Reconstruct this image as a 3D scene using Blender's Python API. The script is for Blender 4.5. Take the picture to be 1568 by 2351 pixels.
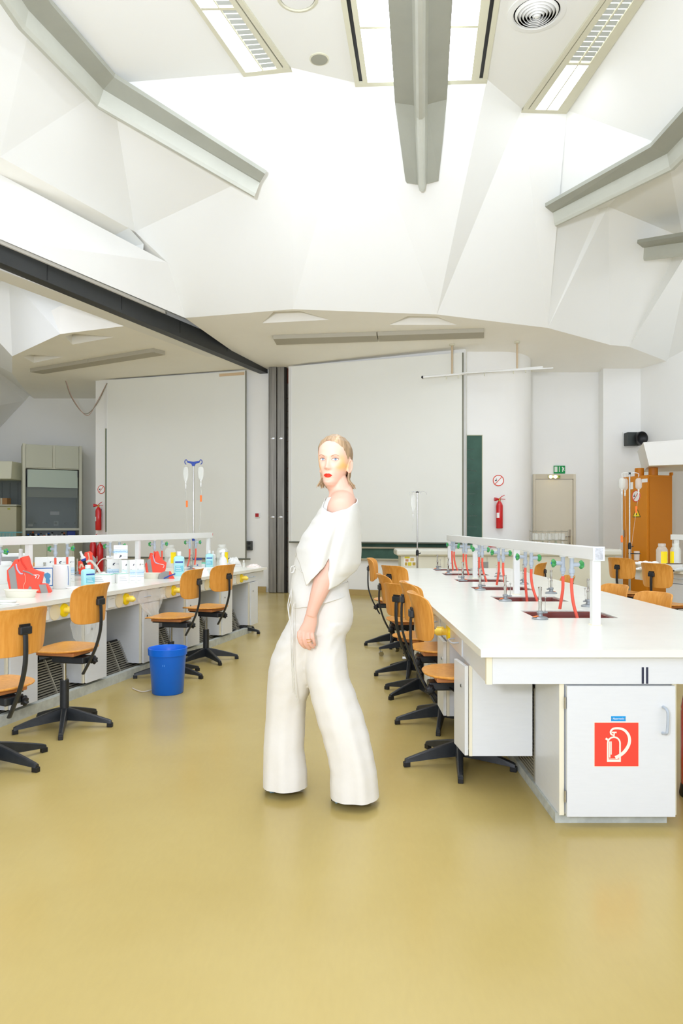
import bpy, bmesh, math, random
from mathutils import Vector, Matrix, noise
random.seed(7)
for _o in list(bpy.data.objects):
    bpy.data.objects.remove(_o)
SC = bpy.context.scene
COL = SC.collection
# ---------------------------------------------------------------- camera
F, CX, HY, CH = 1650.0, 784.0, 1208.0, 1.286     # focal length (px of the 1568 px wide frame), horizon row, eye height (m)
cd = bpy.data.cameras.new('camera')
cam = bpy.data.objects.new('camera', cd); COL.objects.link(cam)
cd.sensor_fit = 'HORIZONTAL'; cd.sensor_width = 36.0; cd.lens = F * 36.0 / 1568.0
cd.shift_y = (HY - 1175.5) / 1568.0
cd.clip_start = 0.05; cd.clip_end = 100
cam.location = (0, 0, CH); cam.rotation_euler = (math.pi / 2, 0, 0)
SC.camera = cam
# ---------------------------------------------------------------- world, lamps, exposure
w = bpy.data.worlds.new('world'); SC.world = w; w.use_nodes = True
w.node_tree.nodes['Background'].inputs[0].default_value = (0.9, 0.97, 1.12, 1)
w.node_tree.nodes['Background'].inputs[1].default_value = 1.9       # even fill light entering by the rear side left open
def area(name, loc, rot, sx, sy, power, color=(1, 1, 1)):
    l = bpy.data.lights.new(name, 'AREA'); l.shape = 'RECTANGLE'; l.size = sx; l.size_y = sy
    l.energy = power; l.color = color
    o = bpy.data.objects.new(name, l); COL.objects.link(o); o.location = loc; o.rotation_euler = rot
    return o
flash = area('camera_flash', (-0.62, 0.05, 1.58), (math.radians(103), 0, math.radians(-4)), 0.28, 0.28, 46, (0.95, 0.985, 1.08))
bounce = area('bounce_flash', (-0.75, -0.25, 1.9), (math.radians(130), 0, math.radians(-4)), 0.4, 0.4, 190, (0.94, 0.985, 1.12))   # second strobe aimed up into the ceiling folds
bounce.data.spread = math.radians(100)
# unseen fill lamps added to brighten the two neighbouring bays
area('bay_fill_left', (-6.0, 10.0, 5.1), (math.radians(18), 0, math.radians(25)), 1.6, 1.6, 62, (0.93, 0.985, 1.14))
area('bay_fill_right', (6.5, 9.6, 5.4), (math.radians(20), 0, math.radians(-20)), 1.6, 1.6, 40, (0.93, 0.985, 1.14))
LIGHT_EMIT = 12.0
SC.view_settings.view_transform = 'Standard'; SC.view_settings.look = 'None'
SC.view_settings.exposure = 0.0; SC.view_settings.gamma = 1.0; SC.view_settings.use_curve_mapping = False
SC.cycles.use_denoising = True
SC.cycles.max_bounces = 10; SC.cycles.diffuse_bounces = 6; SC.cycles.transparent_max_bounces = 16
SC.cycles.caustics_reflective = False; SC.cycles.caustics_refractive = False
SC.cycles.sample_clamp_indirect = 6.0
# ---------------------------------------------------------------- helpers
R = math.radians
def V(*a): return Vector(a)
def PZ(px, py, Z):
    Y = F * (Z - CH) / (HY - py); return Vector(((px - CX) * Y / F, Y, Z))
def PY(px, py, Y):
    return Vector(((px - CX) * Y / F, Y, CH + (HY - py) * Y / F))
def s2l(c):
    c = c / 255.0
    return c / 12.92 if c <= 0.04045 else ((c + 0.055) / 1.055) ** 2.4
def rgb(r, g, b): return (s2l(r), s2l(g), s2l(b), 1)
MATS = {}
def mat(name, col, rough=0.5, metal=0.0, var=0.0, scale=8.0, bump=0.0, emit=0.0, alpha=1.0, trans=0.0, coat=0.0, stretch=None, col2=None, ior=1.45, spec=0.5, detail=4.0, ecol=None):
    if name in MATS: return MATS[name]
    m = bpy.data.materials.new(name); m.use_nodes = True
    nt = m.node_tree; b = nt.nodes['Principled BSDF']
    if len(col) == 3: col = rgb(*col)
    b.inputs['Base Color'].default_value = col
    b.inputs['Roughness'].default_value = rough; b.inputs['Metallic'].default_value = metal
    b.inputs['IOR'].default_value = ior
    b.inputs['Specular IOR Level'].default_value = spec
    b.inputs['Alpha'].default_value = alpha
    b.inputs['Transmission Weight'].default_value = trans
    b.inputs['Coat Weight'].default_value = coat
    if emit:
        b.inputs['Emission Color'].default_value = ecol or col; b.inputs['Emission Strength'].default_value = emit
    if var or bump:
        tc = nt.nodes.new('ShaderNodeTexCoord'); mp = nt.nodes.new('ShaderNodeMapping')
        if stretch: mp.inputs['Scale'].default_value = stretch
        nz = nt.nodes.new('ShaderNodeTexNoise'); nz.inputs['Scale'].default_value = scale
        nz.inputs['Detail'].default_value = detail; nz.inputs['Roughness'].default_value = 0.6
        nt.links.new(tc.outputs['Object'], mp.inputs[0]); nt.links.new(mp.outputs[0], nz.inputs['Vector'])
        if var:
            rp = nt.nodes.new('ShaderNodeValToRGB')
            c2 = (rgb(*col2) if col2 and len(col2) == 3 else col2) or tuple(max(0, x * (1 - var)) for x in col[:3]) + (1,)
            rp.color_ramp.elements[0].color = c2; rp.color_ramp.elements[1].color = col
            rp.color_ramp.elements[0].position = 0.35; rp.color_ramp.elements[1].position = 0.65
            nt.links.new(nz.outputs['Fac'], rp.inputs[0]); nt.links.new(rp.outputs[0], b.inputs['Base Color'])
        if bump:
            bp = nt.nodes.new('ShaderNodeBump'); bp.inputs['Strength'].default_value = bump; bp.inputs['Distance'].default_value = 0.01
            nt.links.new(nz.outputs['Fac'], bp.inputs['Height']); nt.links.new(bp.outputs[0], b.inputs['Normal'])
    MATS[name] = m
    return m
def attr_mat(name, rough=0.5, spec=0.5, sss=0.0, bump=0.0, bscale=200):
    m = bpy.data.materials.new(name); m.use_nodes = True; nt = m.node_tree; b = nt.nodes['Principled BSDF']
    a = nt.nodes.new('ShaderNodeAttribute'); a.attribute_name = 'tint'
    nt.links.new(a.outputs['Color'], b.inputs['Base Color'])
    b.inputs['Roughness'].default_value = rough; b.inputs['Specular IOR Level'].default_value = spec
    if sss:
        b.inputs['Subsurface Weight'].default_value = sss; b.inputs['Subsurface Radius'].default_value = (0.01, 0.004, 0.002); b.inputs['Subsurface Scale'].default_value = 0.4
    if bump:
        nz = nt.nodes.new('ShaderNodeTexNoise'); nz.inputs['Scale'].default_value = bscale
        tc = nt.nodes.new('ShaderNodeTexCoord'); nt.links.new(tc.outputs['Object'], nz.inputs['Vector'])
        bp = nt.nodes.new('ShaderNodeBump'); bp.inputs['Strength'].default_value = bump; bp.inputs['Distance'].default_value = 0.003
        nt.links.new(nz.outputs['Fac'], bp.inputs['Height']); nt.links.new(bp.outputs[0], b.inputs['Normal'])
    return m
WM = {}                      # world matrix of every empty / mesh by object name
class MB:
    """collects shapes in a frame M (default world); build() links ONE mesh object"""
    def __init__(s, M=None): s.v = []; s.f = []; s.M = M or Matrix()
    def add(s, pts, faces, smooth=False, mi=0):
        n = len(s.v)
        s.v += [s.M @ Vector(p) for p in pts]
        s.f += [(tuple(i + n for i in f), smooth, mi) for f in faces]
        return s
    def box(s, x0, x1, y0, y1, z0, z1, mi=0):
        p = [(x, y, z) for x in (x0, x1) for y in (y0, y1) for z in (z0, z1)]
        return s.add(p, [(0, 1, 3, 2), (4, 6, 7, 5), (0, 4, 5, 1), (2, 3, 7, 6), (0, 2, 6, 4), (1, 5, 7, 3)], False, mi)
    def poly(s, pts, mi=0): return s.add(pts, [tuple(range(len(pts)))], False, mi)
    def prism(s, pts, d, mi=0):
        pts = [Vector(p) for p in pts]; d = Vector(d); n = len(pts)
        f = [tuple(range(n))[::-1], tuple(range(n, 2 * n))] + [(i, (i + 1) % n, n + (i + 1) % n, n + i) for i in range(n)]
        return s.add(pts + [p + d for p in pts], f, False, mi)
    def tube(s, pts, r, n=10, caps=True, mi=0, flat=None, smooth=True):
        pts = [Vector(p) for p in pts]; k = len(pts)
        rs = r if isinstance(r, (list, tuple)) else [r] * k
        vs = []; ref = None
        for i, p in enumerate(pts):
            t = (pts[min(i + 1, k - 1)] - pts[max(i - 1, 0)]).normalized()
            if ref is None:
                ref = Vector((0, 0, 1)) if abs(t.z) < 0.9 else Vector((1, 0, 0))
                if flat is not None: ref = Vector(flat[2:5])
            a = (ref - t * ref.dot(t)).normalized(); b = t.cross(a); ref = a
            fa, fb = (flat[0], flat[1]) if flat else (1, 1)
            for j in range(n):
                an = 2 * math.pi * j / n + (math.pi / n if n == 4 else 0)
                vs.append(p + a * (rs[i] * fa * math.cos(an)) + b * (rs[i] * fb * math.sin(an)))
        f = [(i * n + j, i * n + (j + 1) % n, (i + 1) * n + (j + 1) % n, (i + 1) * n + j) for i in range(k - 1) for j in range(n)]
        s.add(vs, f, smooth and n > 4, mi)
        if caps:
            s.add(vs[:n], [tuple(range(n))[::-1]], False, mi); s.add(vs[-n:], [tuple(range(n))], False, mi)
        return s
    def cyl(s, p0, p1, r0, r1=None, n=16, caps=True, mi=0):
        return s.tube([p0, p1], [r0, r0 if r1 is None else r1], n, caps, mi)
    def lathe(s, prof, c=(0, 0, 0), n=20, mi=0, caps=True, axis=None):
        c = Vector(c); vs = []; k = len(prof)
        A = Matrix.Identity(3) if axis is None else Vector((0, 0, 1)).rotation_difference(Vector(axis)).to_matrix()
        for r, z in prof:
            for j in range(n):
                an = 2 * math.pi * j / n
                vs.append(c + A @ Vector((r * math.cos(an), r * math.sin(an), z)))
        f = [(i * n + j, i * n + (j + 1) % n, (i + 1) * n + (j + 1) % n, (i + 1) * n + j) for i in range(k - 1) for j in range(n)]
        s.add(vs, f, True, mi)
        if caps:
            s.add(vs[:n], [tuple(range(n))[::-1]], False, mi); s.add(vs[-n:], [tuple(range(n))], False, mi)
        return s
    def ball(s, c, r, n=12, m=8, sc=(1, 1, 1), mi=0):
        c = Vector(c); vs = []
        for i in range(m + 1):
            th = math.pi * i / m
            for j in range(n):
                a = 2 * math.pi * j / n
                vs.append(c + Vector((r * sc[0] * math.sin(th) * math.cos(a), r * sc[1] * math.sin(th) * math.sin(a), r * sc[2] * math.cos(th))))
        f = [(i * n + j, (i + 1) * n + j, (i + 1) * n + (j + 1) % n, i * n + (j + 1) % n) for i in range(m) for j in range(n)]
        return s.add(vs, f, True, mi)
    def rings(s, rr, closed=True, caps=True, mi=0, smooth=True):
        n = len(rr[0]); vs = [p for r_ in rr for p in r_]; k = len(rr)
        J = range(n) if closed else range(n - 1)
        f = [(i * n + j, i * n + (j + 1) % n, (i + 1) * n + (j + 1) % n, (i + 1) * n + j) for i in range(k - 1) for j in J]
        if caps and closed:
            f += [tuple(range(n))[::-1], tuple((k - 1) * n + j for j in range(n))]
        return s.add(vs, f, smooth, mi)
    def build(s, name, m, parent=None, bevel=0.0, solid=0.0, sub=0, seg=2, recalc=True):
        me = bpy.data.meshes.new(name)
        inv = WM[parent.name].inverted() if parent else Matrix()
        me.from_pydata([inv @ p for p in s.v], [], [f[0] for f in s.f])
        me.polygons.foreach_set('use_smooth', [f[1] for f in s.f])
        me.polygons.foreach_set('material_index', [f[2] for f in s.f])
        for x in (m if isinstance(m, (list, tuple)) else [m]): me.materials.append(x)
        bm = bmesh.new(); bm.from_mesh(me)
        bmesh.ops.remove_doubles(bm, verts=bm.verts, dist=1e-5)
        bmesh.ops.dissolve_degenerate(bm, edges=bm.edges, dist=1e-6)
        if recalc: bmesh.ops.recalc_face_normals(bm, faces=bm.faces)
        for e in bm.edges:
            if len(e.link_faces) == 2 and e.calc_face_angle(0) > 0.9: e.smooth = False
        bm.to_mesh(me); bm.free()
        o = bpy.data.objects.new(name, me); COL.objects.link(o)
        if parent: o.parent = parent; WM[o.name] = WM[parent.name]
        else: WM[o.name] = Matrix()
        if solid:
            q = o.modifiers.new('thickness', 'SOLIDIFY'); q.thickness = solid; q.offset = 0
        if bevel:
            q = o.modifiers.new('edge', 'BEVEL'); q.width = bevel; q.segments = seg; q.limit_method = 'ANGLE'; q.angle_limit = R(40)
        if sub:
            q = o.modifiers.new('smooth', 'SUBSURF'); q.levels = sub; q.render_levels = sub
        return o
def tag(o, label=None, cat=None, group=None, kind=None):
    if label: o['label'] = label
    if cat: o['category'] = cat
    if group: o['group'] = group
    if kind: o['kind'] = kind
    return o
def thing(name, label, cat, loc=(0, 0, 0), rz=0.0, group=None, M=None):
    o = bpy.data.objects.new(name, None); COL.objects.link(o); o.empty_display_size = 0.1
    W = M if M is not None else Matrix.Translation(Vector(loc)) @ Matrix.Rotation(rz, 4, 'Z')
    o.matrix_world = W; o.location = W.to_translation(); o.rotation_euler = W.to_euler(); WM[o.name] = W.copy()
    return tag(o, label, cat, group)
def struct(o): o['kind'] = 'structure'; return o
def dup(src, M, label, group=None):
    r = src.copy(); COL.objects.link(r)
    r.location = M.to_translation(); r.rotation_euler = M.to_euler(); WM[r.name] = M.copy()
    r['label'] = label
    if group: r['group'] = group
    for ch in list(src.children):
        c = ch.copy(); COL.objects.link(c); c.parent = r; WM[c.name] = M
        for g in list(ch.children):
            d = g.copy(); COL.objects.link(d); d.parent = c; WM[d.name] = M
    return r
def frame(x, y, z=0.0, rz=0.0): return Matrix.Translation((x, y, z)) @ Matrix.Rotation(rz, 4, 'Z')
def text(body, name, m, parent, M, size, align='CENTER', xs=1.0):
    cu = bpy.data.curves.new(name, 'FONT'); cu.body = body; cu.size = size; cu.align_x = align; cu.align_y = 'CENTER'
    cu.resolution_u = 2
    t = bpy.data.objects.new('tmp', cu); COL.objects.link(t)
    dg = bpy.context.evaluated_depsgraph_get()
    me = bpy.data.meshes.new_from_object(t.evaluated_get(dg)); bpy.data.objects.remove(t)
    me.name = name
    T = (WM[parent.name].inverted() if parent else Matrix()) @ M @ Matrix.Diagonal((xs, 1, 1, 1))
    me.transform(T); me.materials.clear(); me.materials.append(m)
    o = bpy.data.objects.new(name, me); COL.objects.link(o)
    if parent: o.parent = parent
    WM[o.name] = WM[parent.name] if parent else Matrix()
    return o
def curve_pts(ctrl, n=16):
    """Catmull-Rom through control points"""
    c = [Vector(p) for p in ctrl]; out = []
    c = [c[0] * 2 - c[1]] + c + [c[-1] * 2 - c[-2]]
    for i in range(1, len(c) - 2):
        for k in range(n):
            t = k / n
            out.append(0.5 * ((2 * c[i]) + (c[i + 1] - c[i - 1]) * t + (2 * c[i - 1] - 5 * c[i] + 4 * c[i + 1] - c[i + 2]) * t * t + (3 * c[i] - c[i - 1] - 3 * c[i + 1] + c[i + 2]) * t ** 3))
    out.append(c[-2]); return out
def interp(tab, x):
    if x <= tab[0][0]: return tab[0][1]
    for (a, p), (b, q) in zip(tab, tab[1:]):
        if x <= b:
            t = (x - a) / (b - a); t = t * t * (3 - 2 * t) * 0.5 + t * 0.5
            return p + (q - p) * t
    return tab[-1][1]
# ---------------------------------------------------------------- materials
M_WALL = mat('wall_paint', (240, 240, 236), 0.75, var=0.02, scale=1.3, bump=0.03)
M_CEIL = mat('ceiling_plaster', (238, 239, 235), 0.8, var=0.012, scale=1.0)
M_SOF = mat('soffit_plaster', (250, 248, 240), 0.8, var=0.03, scale=1.0)
M_RIB = mat('rib_concrete_shaded', (164, 166, 154), 0.55, var=0.06, scale=3, bump=0.03)
M_RIB2 = mat('rib_concrete_lit', (192, 194, 182), 0.5, var=0.05, scale=3)  # web lighter than flange: light on the rib faces put into colour
M_TRIMC = mat('light_trim', (216, 214, 192), 0.5)
M_BLACK = mat('black_plastic', (24, 25, 27), 0.45)
M_BLKMET = mat('black_painted_metal', (38, 42, 46), 0.38, var=0.25, scale=30, spec=0.6)
M_CHROME = mat('chrome', (190, 188, 182), 0.18, metal=1.0)
M_STEEL = mat('brushed_steel', (140, 136, 126), 0.34, metal=0.85, var=0.35, scale=4, stretch=(6, 6, 0.25))
M_DKSTEEL = mat('dark_beam_steel', (62, 64, 64), 0.5, metal=0.3, var=0.15, scale=2)
M_LAM = mat('white_laminate', (224, 227, 229), 0.35, var=0.02, scale=14, stretch=(1, 1, 6))
M_LAMC = mat('cream_edge', (234, 228, 204), 0.5)
M_TOP = mat('worktop_laminate', (238, 238, 229), 0.22, var=0.03, scale=5)
M_PLINTH = mat('painted_plinth', (198, 203, 196), 0.6, var=0.2, scale=20, bump=0.1)
M_GRILLE = mat('grille_slat', (150, 146, 130), 0.5)
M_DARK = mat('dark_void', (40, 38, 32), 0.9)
M_WOOD = mat('beech_plywood', (230, 164, 78), 0.3, var=0.2, scale=5, stretch=(9, 9, 0.6), col2=(214, 144, 58))
M_WOODE = mat('beech_underside', (204, 136, 80), 0.4, var=0.2, scale=10)
M_YEL = mat('yellow_plastic', (255, 226, 20), 0.35)
M_YEL2 = mat('pale_yellow_plastic', (255, 226, 96), 0.35)
M_CREAM = mat('cream_plastic', (240, 228, 196), 0.4)
M_WHITEP = mat('white_plastic', (234, 235, 232), 0.35)
M_RED = mat('red_enamel', (206, 22, 30), 0.25, coat=0.5)
M_REDF = mat('red_foam', (250, 82, 60), 0.55)
M_GREYP = mat('grey_plastic', (150, 150, 146), 0.45)
M_PIPE = mat('grey_pipe', (180, 190, 200), 0.35)
M_GREEN = mat('green_knob', (70, 160, 88), 0.35)
M_BLUE = mat('blue_plastic', (0, 104, 218), 0.33)
M_NAVY = mat('navy_plastic', (34, 66, 160), 0.4)
M_HOSE = mat('red_rubber', (243, 96, 74), 0.5)
M_ORANGE = mat('orange_tag', (255, 130, 50), 0.5)
M_SINK = mat('brown_ceramic', (116, 48, 36), 0.2)
M_BURN = mat('burner_grey', (150, 155, 158), 0.4, metal=0.4)
M_BOARD = mat('chalkboard', (52, 82, 70), 0.7, var=0.25, scale=2.5, col2=(64, 98, 84))
M_SCREEN = mat('screen_fabric', (232, 233, 226), 0.8, var=0.015, scale=0.8)
M_PAPER = mat('paper_white', (245, 245, 242), 0.7)
M_INK = mat('dark_ink', (30, 34, 60), 0.6)
M_INKB = mat('blue_ink', (90, 165, 210), 0.6)
M_INKP = mat('pale_blue_print', (214, 234, 248), 0.6)
M_OCHRE = mat('ochre_steel', (202, 124, 14), 0.45, var=0.05, scale=2)
def clear(name, col, a, rough=0.1):
    return mat(name, col, rough, alpha=a)
M_CLEAR = clear('clear_plastic', (240, 242, 236), 0.38)
M_CLEAR2 = clear('thin_clear_film', (245, 246, 240), 0.34, 0.12)
M_GLASS = clear('hood_glass', (120, 132, 126), 0.28, 0.05)
# ================================================================ SETTING
# floor: poured yellow-ochre lino with soft gloss and faint wear
def floor_material():
    m = bpy.data.materials.new('ochre_linoleum'); m.use_nodes = True; nt = m.node_tree; b = nt.nodes['Principled BSDF']
    tc = nt.nodes.new('ShaderNodeTexCoord')
    n1 = nt.nodes.new('ShaderNodeTexNoise'); n1.inputs['Scale'].default_value = 0.9; n1.inputs['Detail'].default_value = 6
    n2 = nt.nodes.new('ShaderNodeTexNoise'); n2.inputs['Scale'].default_value = 60; n2.inputs['Detail'].default_value = 3
    mp = nt.nodes.new('ShaderNodeMapping'); mp.inputs['Scale'].default_value = (1.0, 0.25, 1)
    nt.links.new(tc.outputs['Object'], n1.inputs['Vector']); nt.links.new(tc.outputs['Object'], mp.inputs[0]); nt.links.new(mp.outputs[0], n2.inputs['Vector'])
    rp = nt.nodes.new('ShaderNodeValToRGB')
    rp.color_ramp.elements[0].color = rgb(184, 162, 97); rp.color_ramp.elements[0].position = 0.3
    rp.color_ramp.elements[1].color = rgb(193, 173, 110); rp.color_ramp.elements[1].position = 0.7
    nt.links.new(n1.outputs['Fac'], rp.inputs[0])
    mx = nt.nodes.new('ShaderNodeMixRGB'); mx.blend_type = 'MULTIPLY'; mx.inputs[0].default_value = 0.06
    nt.links.new(rp.outputs[0], mx.inputs[1]); nt.links.new(n2.outputs['Fac'], mx.inputs[2]); nt.links.new(mx.outputs[0], b.inputs['Base Color'])
    mr = nt.nodes.new('ShaderNodeMapRange'); mr.inputs['To Min'].default_value = 0.17; mr.inputs['To Max'].default_value = 0.3
    nt.links.new(n1.outputs['Fac'], mr.inputs[0]); nt.links.new(mr.outputs[0], b.inputs['Roughness'])
    b.inputs['Specular IOR Level'].default_value = 0.45
    bp = nt.nodes.new('ShaderNodeBump'); bp.inputs['Strength'].default_value = 0.05; bp.inputs['Distance'].default_value = 0.01
    nt.links.new(n1.outputs['Fac'], bp.inputs['Height']); nt.links.new(bp.outputs[0], b.inputs['Normal'])
    return m
struct(MB().box(-9.5, 8.5, -3.5, 19, -0.1, 0).build('floor', floor_material()))
def wall_line(name, p, q, z0, z1, th, m=M_WALL):
    p = V(*p, 0); q = V(*q, 0); d = (q - p).normalized(); n = V(-d.y, d.x, 0) * th
    return struct(MB().prism([p + V(0, 0, z0), q + V(0, 0, z0), q + n + V(0, 0, z0), p + n + V(0, 0, z0)], (0, 0, z1 - z0)).build(name, m))
wall_line('wall_back', (-1.02, 13.82), (2.2, 12.74), 0, 4.6, 0.15)
wall_line('wall_back_left', (-5.2, 15.2), (-1.42, 14.0), 0, 4.6, 0.15)
wall_line('wall_niche', (-8.6, 17.3), (-5.0, 17.3), 0, 5.2, 0.15)
wall_line('wall_niche_side', (-5.05, 17.3), (-5.2, 15.2), 0, 4.6, 0.12)
wall_line('wall_left', (-8.6, -3.4), (-8.6, 17.4), 0, 7.6, -0.15)
wall_line('wall_right', (5.78, 14.0), (8.2, 9.7), 0, 7.6, 0.15)
wall_line('wall_right_front', (8.2, 9.7), (8.2, -3.4), 0, 7.6, 0.15)
wall_line('light_block_wall', (-8.6, 18.9), (8.4, 18.9), 0, 7.6, 0.15)  # unseen outer wall added against stray world light
wall_line('wall_door', (3.4, 14.2), (5.12, 14.2), 0, 4.7, 0.15)
wall_line('wall_pier', (5.08, 13.95), (5.82, 13.95), 0, 4.7, 0.3)
# rounded wall end that carries the green board
pts = [(2.0, 12.9), (2.86, 12.9)] + [(2.86 + 0.7 * math.sin(R(a)), 13.6 - 0.7 * math.cos(R(a))) for a in range(5, 91, 5)] + [(3.56, 14.4), (2.0, 14.4)]
o = MB().prism([(x, y, 0) for x, y in pts], (0, 0, 4.6)).build('wall_rounded', M_WALL); struct(o)
for p_ in o.data.polygons: p_.use_smooth = abs(p_.normal.z) < 0.5
struct(MB().box(-8.8, 8.5, -3.5, 19.1, 7.6, 7.7).build('light_block_roof', M_CEIL))  # unseen outer lid added to stop world light leaking through the folds
# soffit plane (falls a little towards the back)
def PS(px, py):
    Y = (4.55 + 0.77 - CH) / ((HY - py) / F + 0.07); return PY(px, py, Y)
def ZS(Y): return 4.55 - 0.07 * (Y - 11)
def cut_soffit(name, pts, holes, m):
    s_ = MB().prism(pts, (0, 0, 0.45)).build(name, m); bpy.context.view_layer.update()
    for h in holes:
        c = MB().prism([p - V(0, 0, 0.3) for p in h], (0, 0, 0.62)).build('cutter', m)
        q = s_.modifiers.new('recess', 'BOOLEAN'); q.object = c; q.operation = 'DIFFERENCE'; q.solver = 'EXACT'
        dg = bpy.context.evaluated_depsgraph_get(); me = bpy.data.meshes.new_from_object(s_.evaluated_get(dg))
        s_.modifiers.clear(); s_.data = me; bpy.data.objects.remove(c)
    return struct(s_)
S0, S1, S2, S3, S4, S5, S6 = [PS(*p) for p in ((425, 730), (672, 710), (1003, 722), (1258, 753), (1401, 792), (1444, 796), (1533, 830))]
back = [V(8.2, 13.6, ZS(13.6)), V(8.2, 15.2, ZS(15.2)), V(-1.5, 15.2, ZS(15.2)), V(-1.62, 14.0, ZS(14.0))]
cut_soffit('ceiling_soffit', [S0, S1, S2, S3, S4, S5, S6] + back,
           [[PS(602, 742), PS(628, 716), PS(688, 714), PS(756, 734)], [PS(893, 746), PS(936, 726), PS(1003, 727), PS(1049, 746)]], M_SOF)
T0, T1, T2_, T3 = [PZ(px, py, 4.36) for px, py in ((315, 745), (138, 767), (28, 818), (28, 857))]
cut_soffit('ceiling_soffit_left', [T0, T1, T2_, T3, PZ(55, 893, 4.36), PZ(85, 921, 4.36), V(-8.4, 18.6, 4.36), V(-5, 18.6, 4.36), V(-1.45, 14.3, 4.36), V(-1.55, 13.9, 4.36)],
           [[PZ(150, 772, 4.36), PZ(172, 766, 4.36), PZ(262, 774, 4.36), PZ(166, 791, 4.36)], [PZ(52, 819, 4.36), PZ(68, 814, 4.36), PZ(146, 819, 4.36), PZ(78, 833, 4.36)]], M_SOF)
# folded plaster shell between the soffit and the upper ceiling
ZU = 6.8
U0, U1, U2, U3, U4, U5 = [PZ(px, py, ZU) for px, py in ((557, 167), (668, 155), (815, 190), (1118, 182), (1198, 250), (1302, 253))]
U0n = PZ(440, 0, ZU); U5n = PZ(1475, 0, ZU)
U0nn = U0 + (U0n - U0) * 8; U5nn = U5 + (U5n - U5) * 5.5
def on_plane(px, py, a, b, c):
    n = (b - a).cross(c - a); d = V((px - CX) / F, 1, (HY - py) / F); o = V(0, 0, CH)
    return o + d * (n.dot(a - o) / n.dot(d))
CL = (S0, S1, U0)                      # the back-left fold is one flat face
rl0, rl1, rl2 = on_plane(604, 393, *CL), PY(255, 192, 8.45), PY(82, 0, 7.1)
rl3 = V(rl2.x - 0.5, -3, rl2.z)
rr0, rr1 = PY(1264, 472, 10.5), PY(1528, 335, 8.72); rr2 = V(4.05, 6, rr1.z); rr3 = V(4.05, -3, rr1.z)
tT, tA = on_plane(385, 603, *CL), on_plane(310, 532, *CL); a0 = PZ(0, 360, tA.z)
am = tA + (a0 - tA) * 5
b1, b0 = PZ(300, 560, tA.z), PZ(0, 400, tA.z); bm_ = b1 + (b0 - b1) * 5
f0 = PZ(0, 549, 4.58); fS = S0; fm = fS + (f0 - fS) * 4
g1, g2 = PY(1376, 480, 10.9), PY(1396, 474, 10.85)
h1, h2 = PY(1568, 545, 11.4), PY(1590, 560, 11.2)
struct(MB().poly([U0, U1, U2, U3, U4, U5, U5n, U5nn, U0nn, U0n]).build('ceiling', M_CEIL))
sh = MB()
for t in ((U0, rl0, rl1), (U0, rl1, U0n), (U0n, rl1, rl2), (U0n, rl2, rl3), (U0n, rl3, U0nn),
          (rl0, tT, tA), (rl0, tA, rl1), (rl1, tA, a0), (rl1, a0, rl2), (rl2, a0, am), (rl2, am, rl3)):
    sh.poly(t)
struct(sh.build('ceiling_folds_left', M_CEIL, recalc=False))
sh = MB()
for t in ((tT, S0, S1), (tT, S1, rl0), (rl0, S1, U0), (U0, S1, U1), (U1, S1, U2), (U2, S1, S2), (U2, S2, U3), (U3, S2, U4), (U4, S2, S3), (U4, S3, U5), (U5, S3, rr0)):
    sh.poly(t)
struct(sh.build('ceiling_folds_back', M_CEIL, recalc=False))
sh = MB(); far = V(8.0, 11, 6.4); far2 = V(8.2, 12, 4.5)
for t in ((U5, rr0, rr1), (U5, rr1, U5n), (U5n, rr1, rr2), (U5n, rr2, rr3), (U5n, rr3, U5nn), (rr0, S3, g1), (S3, g1, g2), (g1, rr0, rr1), (g1, rr1, g2), (g2, S3, S4),
          (g2, S4, S5), (g2, S5, h1), (g2, h1, rr1), (h1, S5, h2), (S5, S6, h2), (h2, S6, far2), (h1, h2, far), (h2, far2, far), (h1, far, rr1), (rr1, far, rr2), (rr2, far, rr3)):
    sh.poly(t)
struct(sh.build('ceiling_folds_right', M_CEIL, recalc=False))
struct(MB().poly([am, a0, tA, tT, b1, b0, bm_]).build('ceiling_ledge', M_SOF))
struct(MB().poly([bm_, b0, b1, tT, fS, f0, fm]).build('wall_fascia', M_WALL))
# raised folds of the neighbouring bay
sh = MB(); q0, q1 = PZ(20, 635, 5.6), PZ(330, 560, 5.4)
for t in ((T0, T1, q0), (T0, q0, q1), (T1, T2_, q0), (T2_, PZ(-80, 700, 5.2), q0), (T2_, T3, PZ(-80, 700, 5.2)), (q0, q1, V(-4.2, 8, 6.6)), (q0, V(-4.2, 8, 6.6), V(-8.5, 8, 6.6)), (q0, V(-8.5, 8, 6.6), PZ(-80, 700, 5.2)),
          (T3, PZ(55, 893, 4.36), PZ(-60, 810, 4.9)), (T3, PZ(-60, 810, 4.9), PZ(-80, 700, 5.2))):
    sh.poly(t)
struct(sh.build('ceiling_folds_bay', M_CEIL, recalc=False))
struct(MB().poly([PZ(55, 893, 4.36), PZ(85, 921, 4.36), V(-7.62, 17.28, 4.3), V(-8.55, 17.28, 3.3), V(-8.55, 14, 3.3), PZ(-60, 810, 4.9)]).build('wall_bay_slope', M_WALL))
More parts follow.
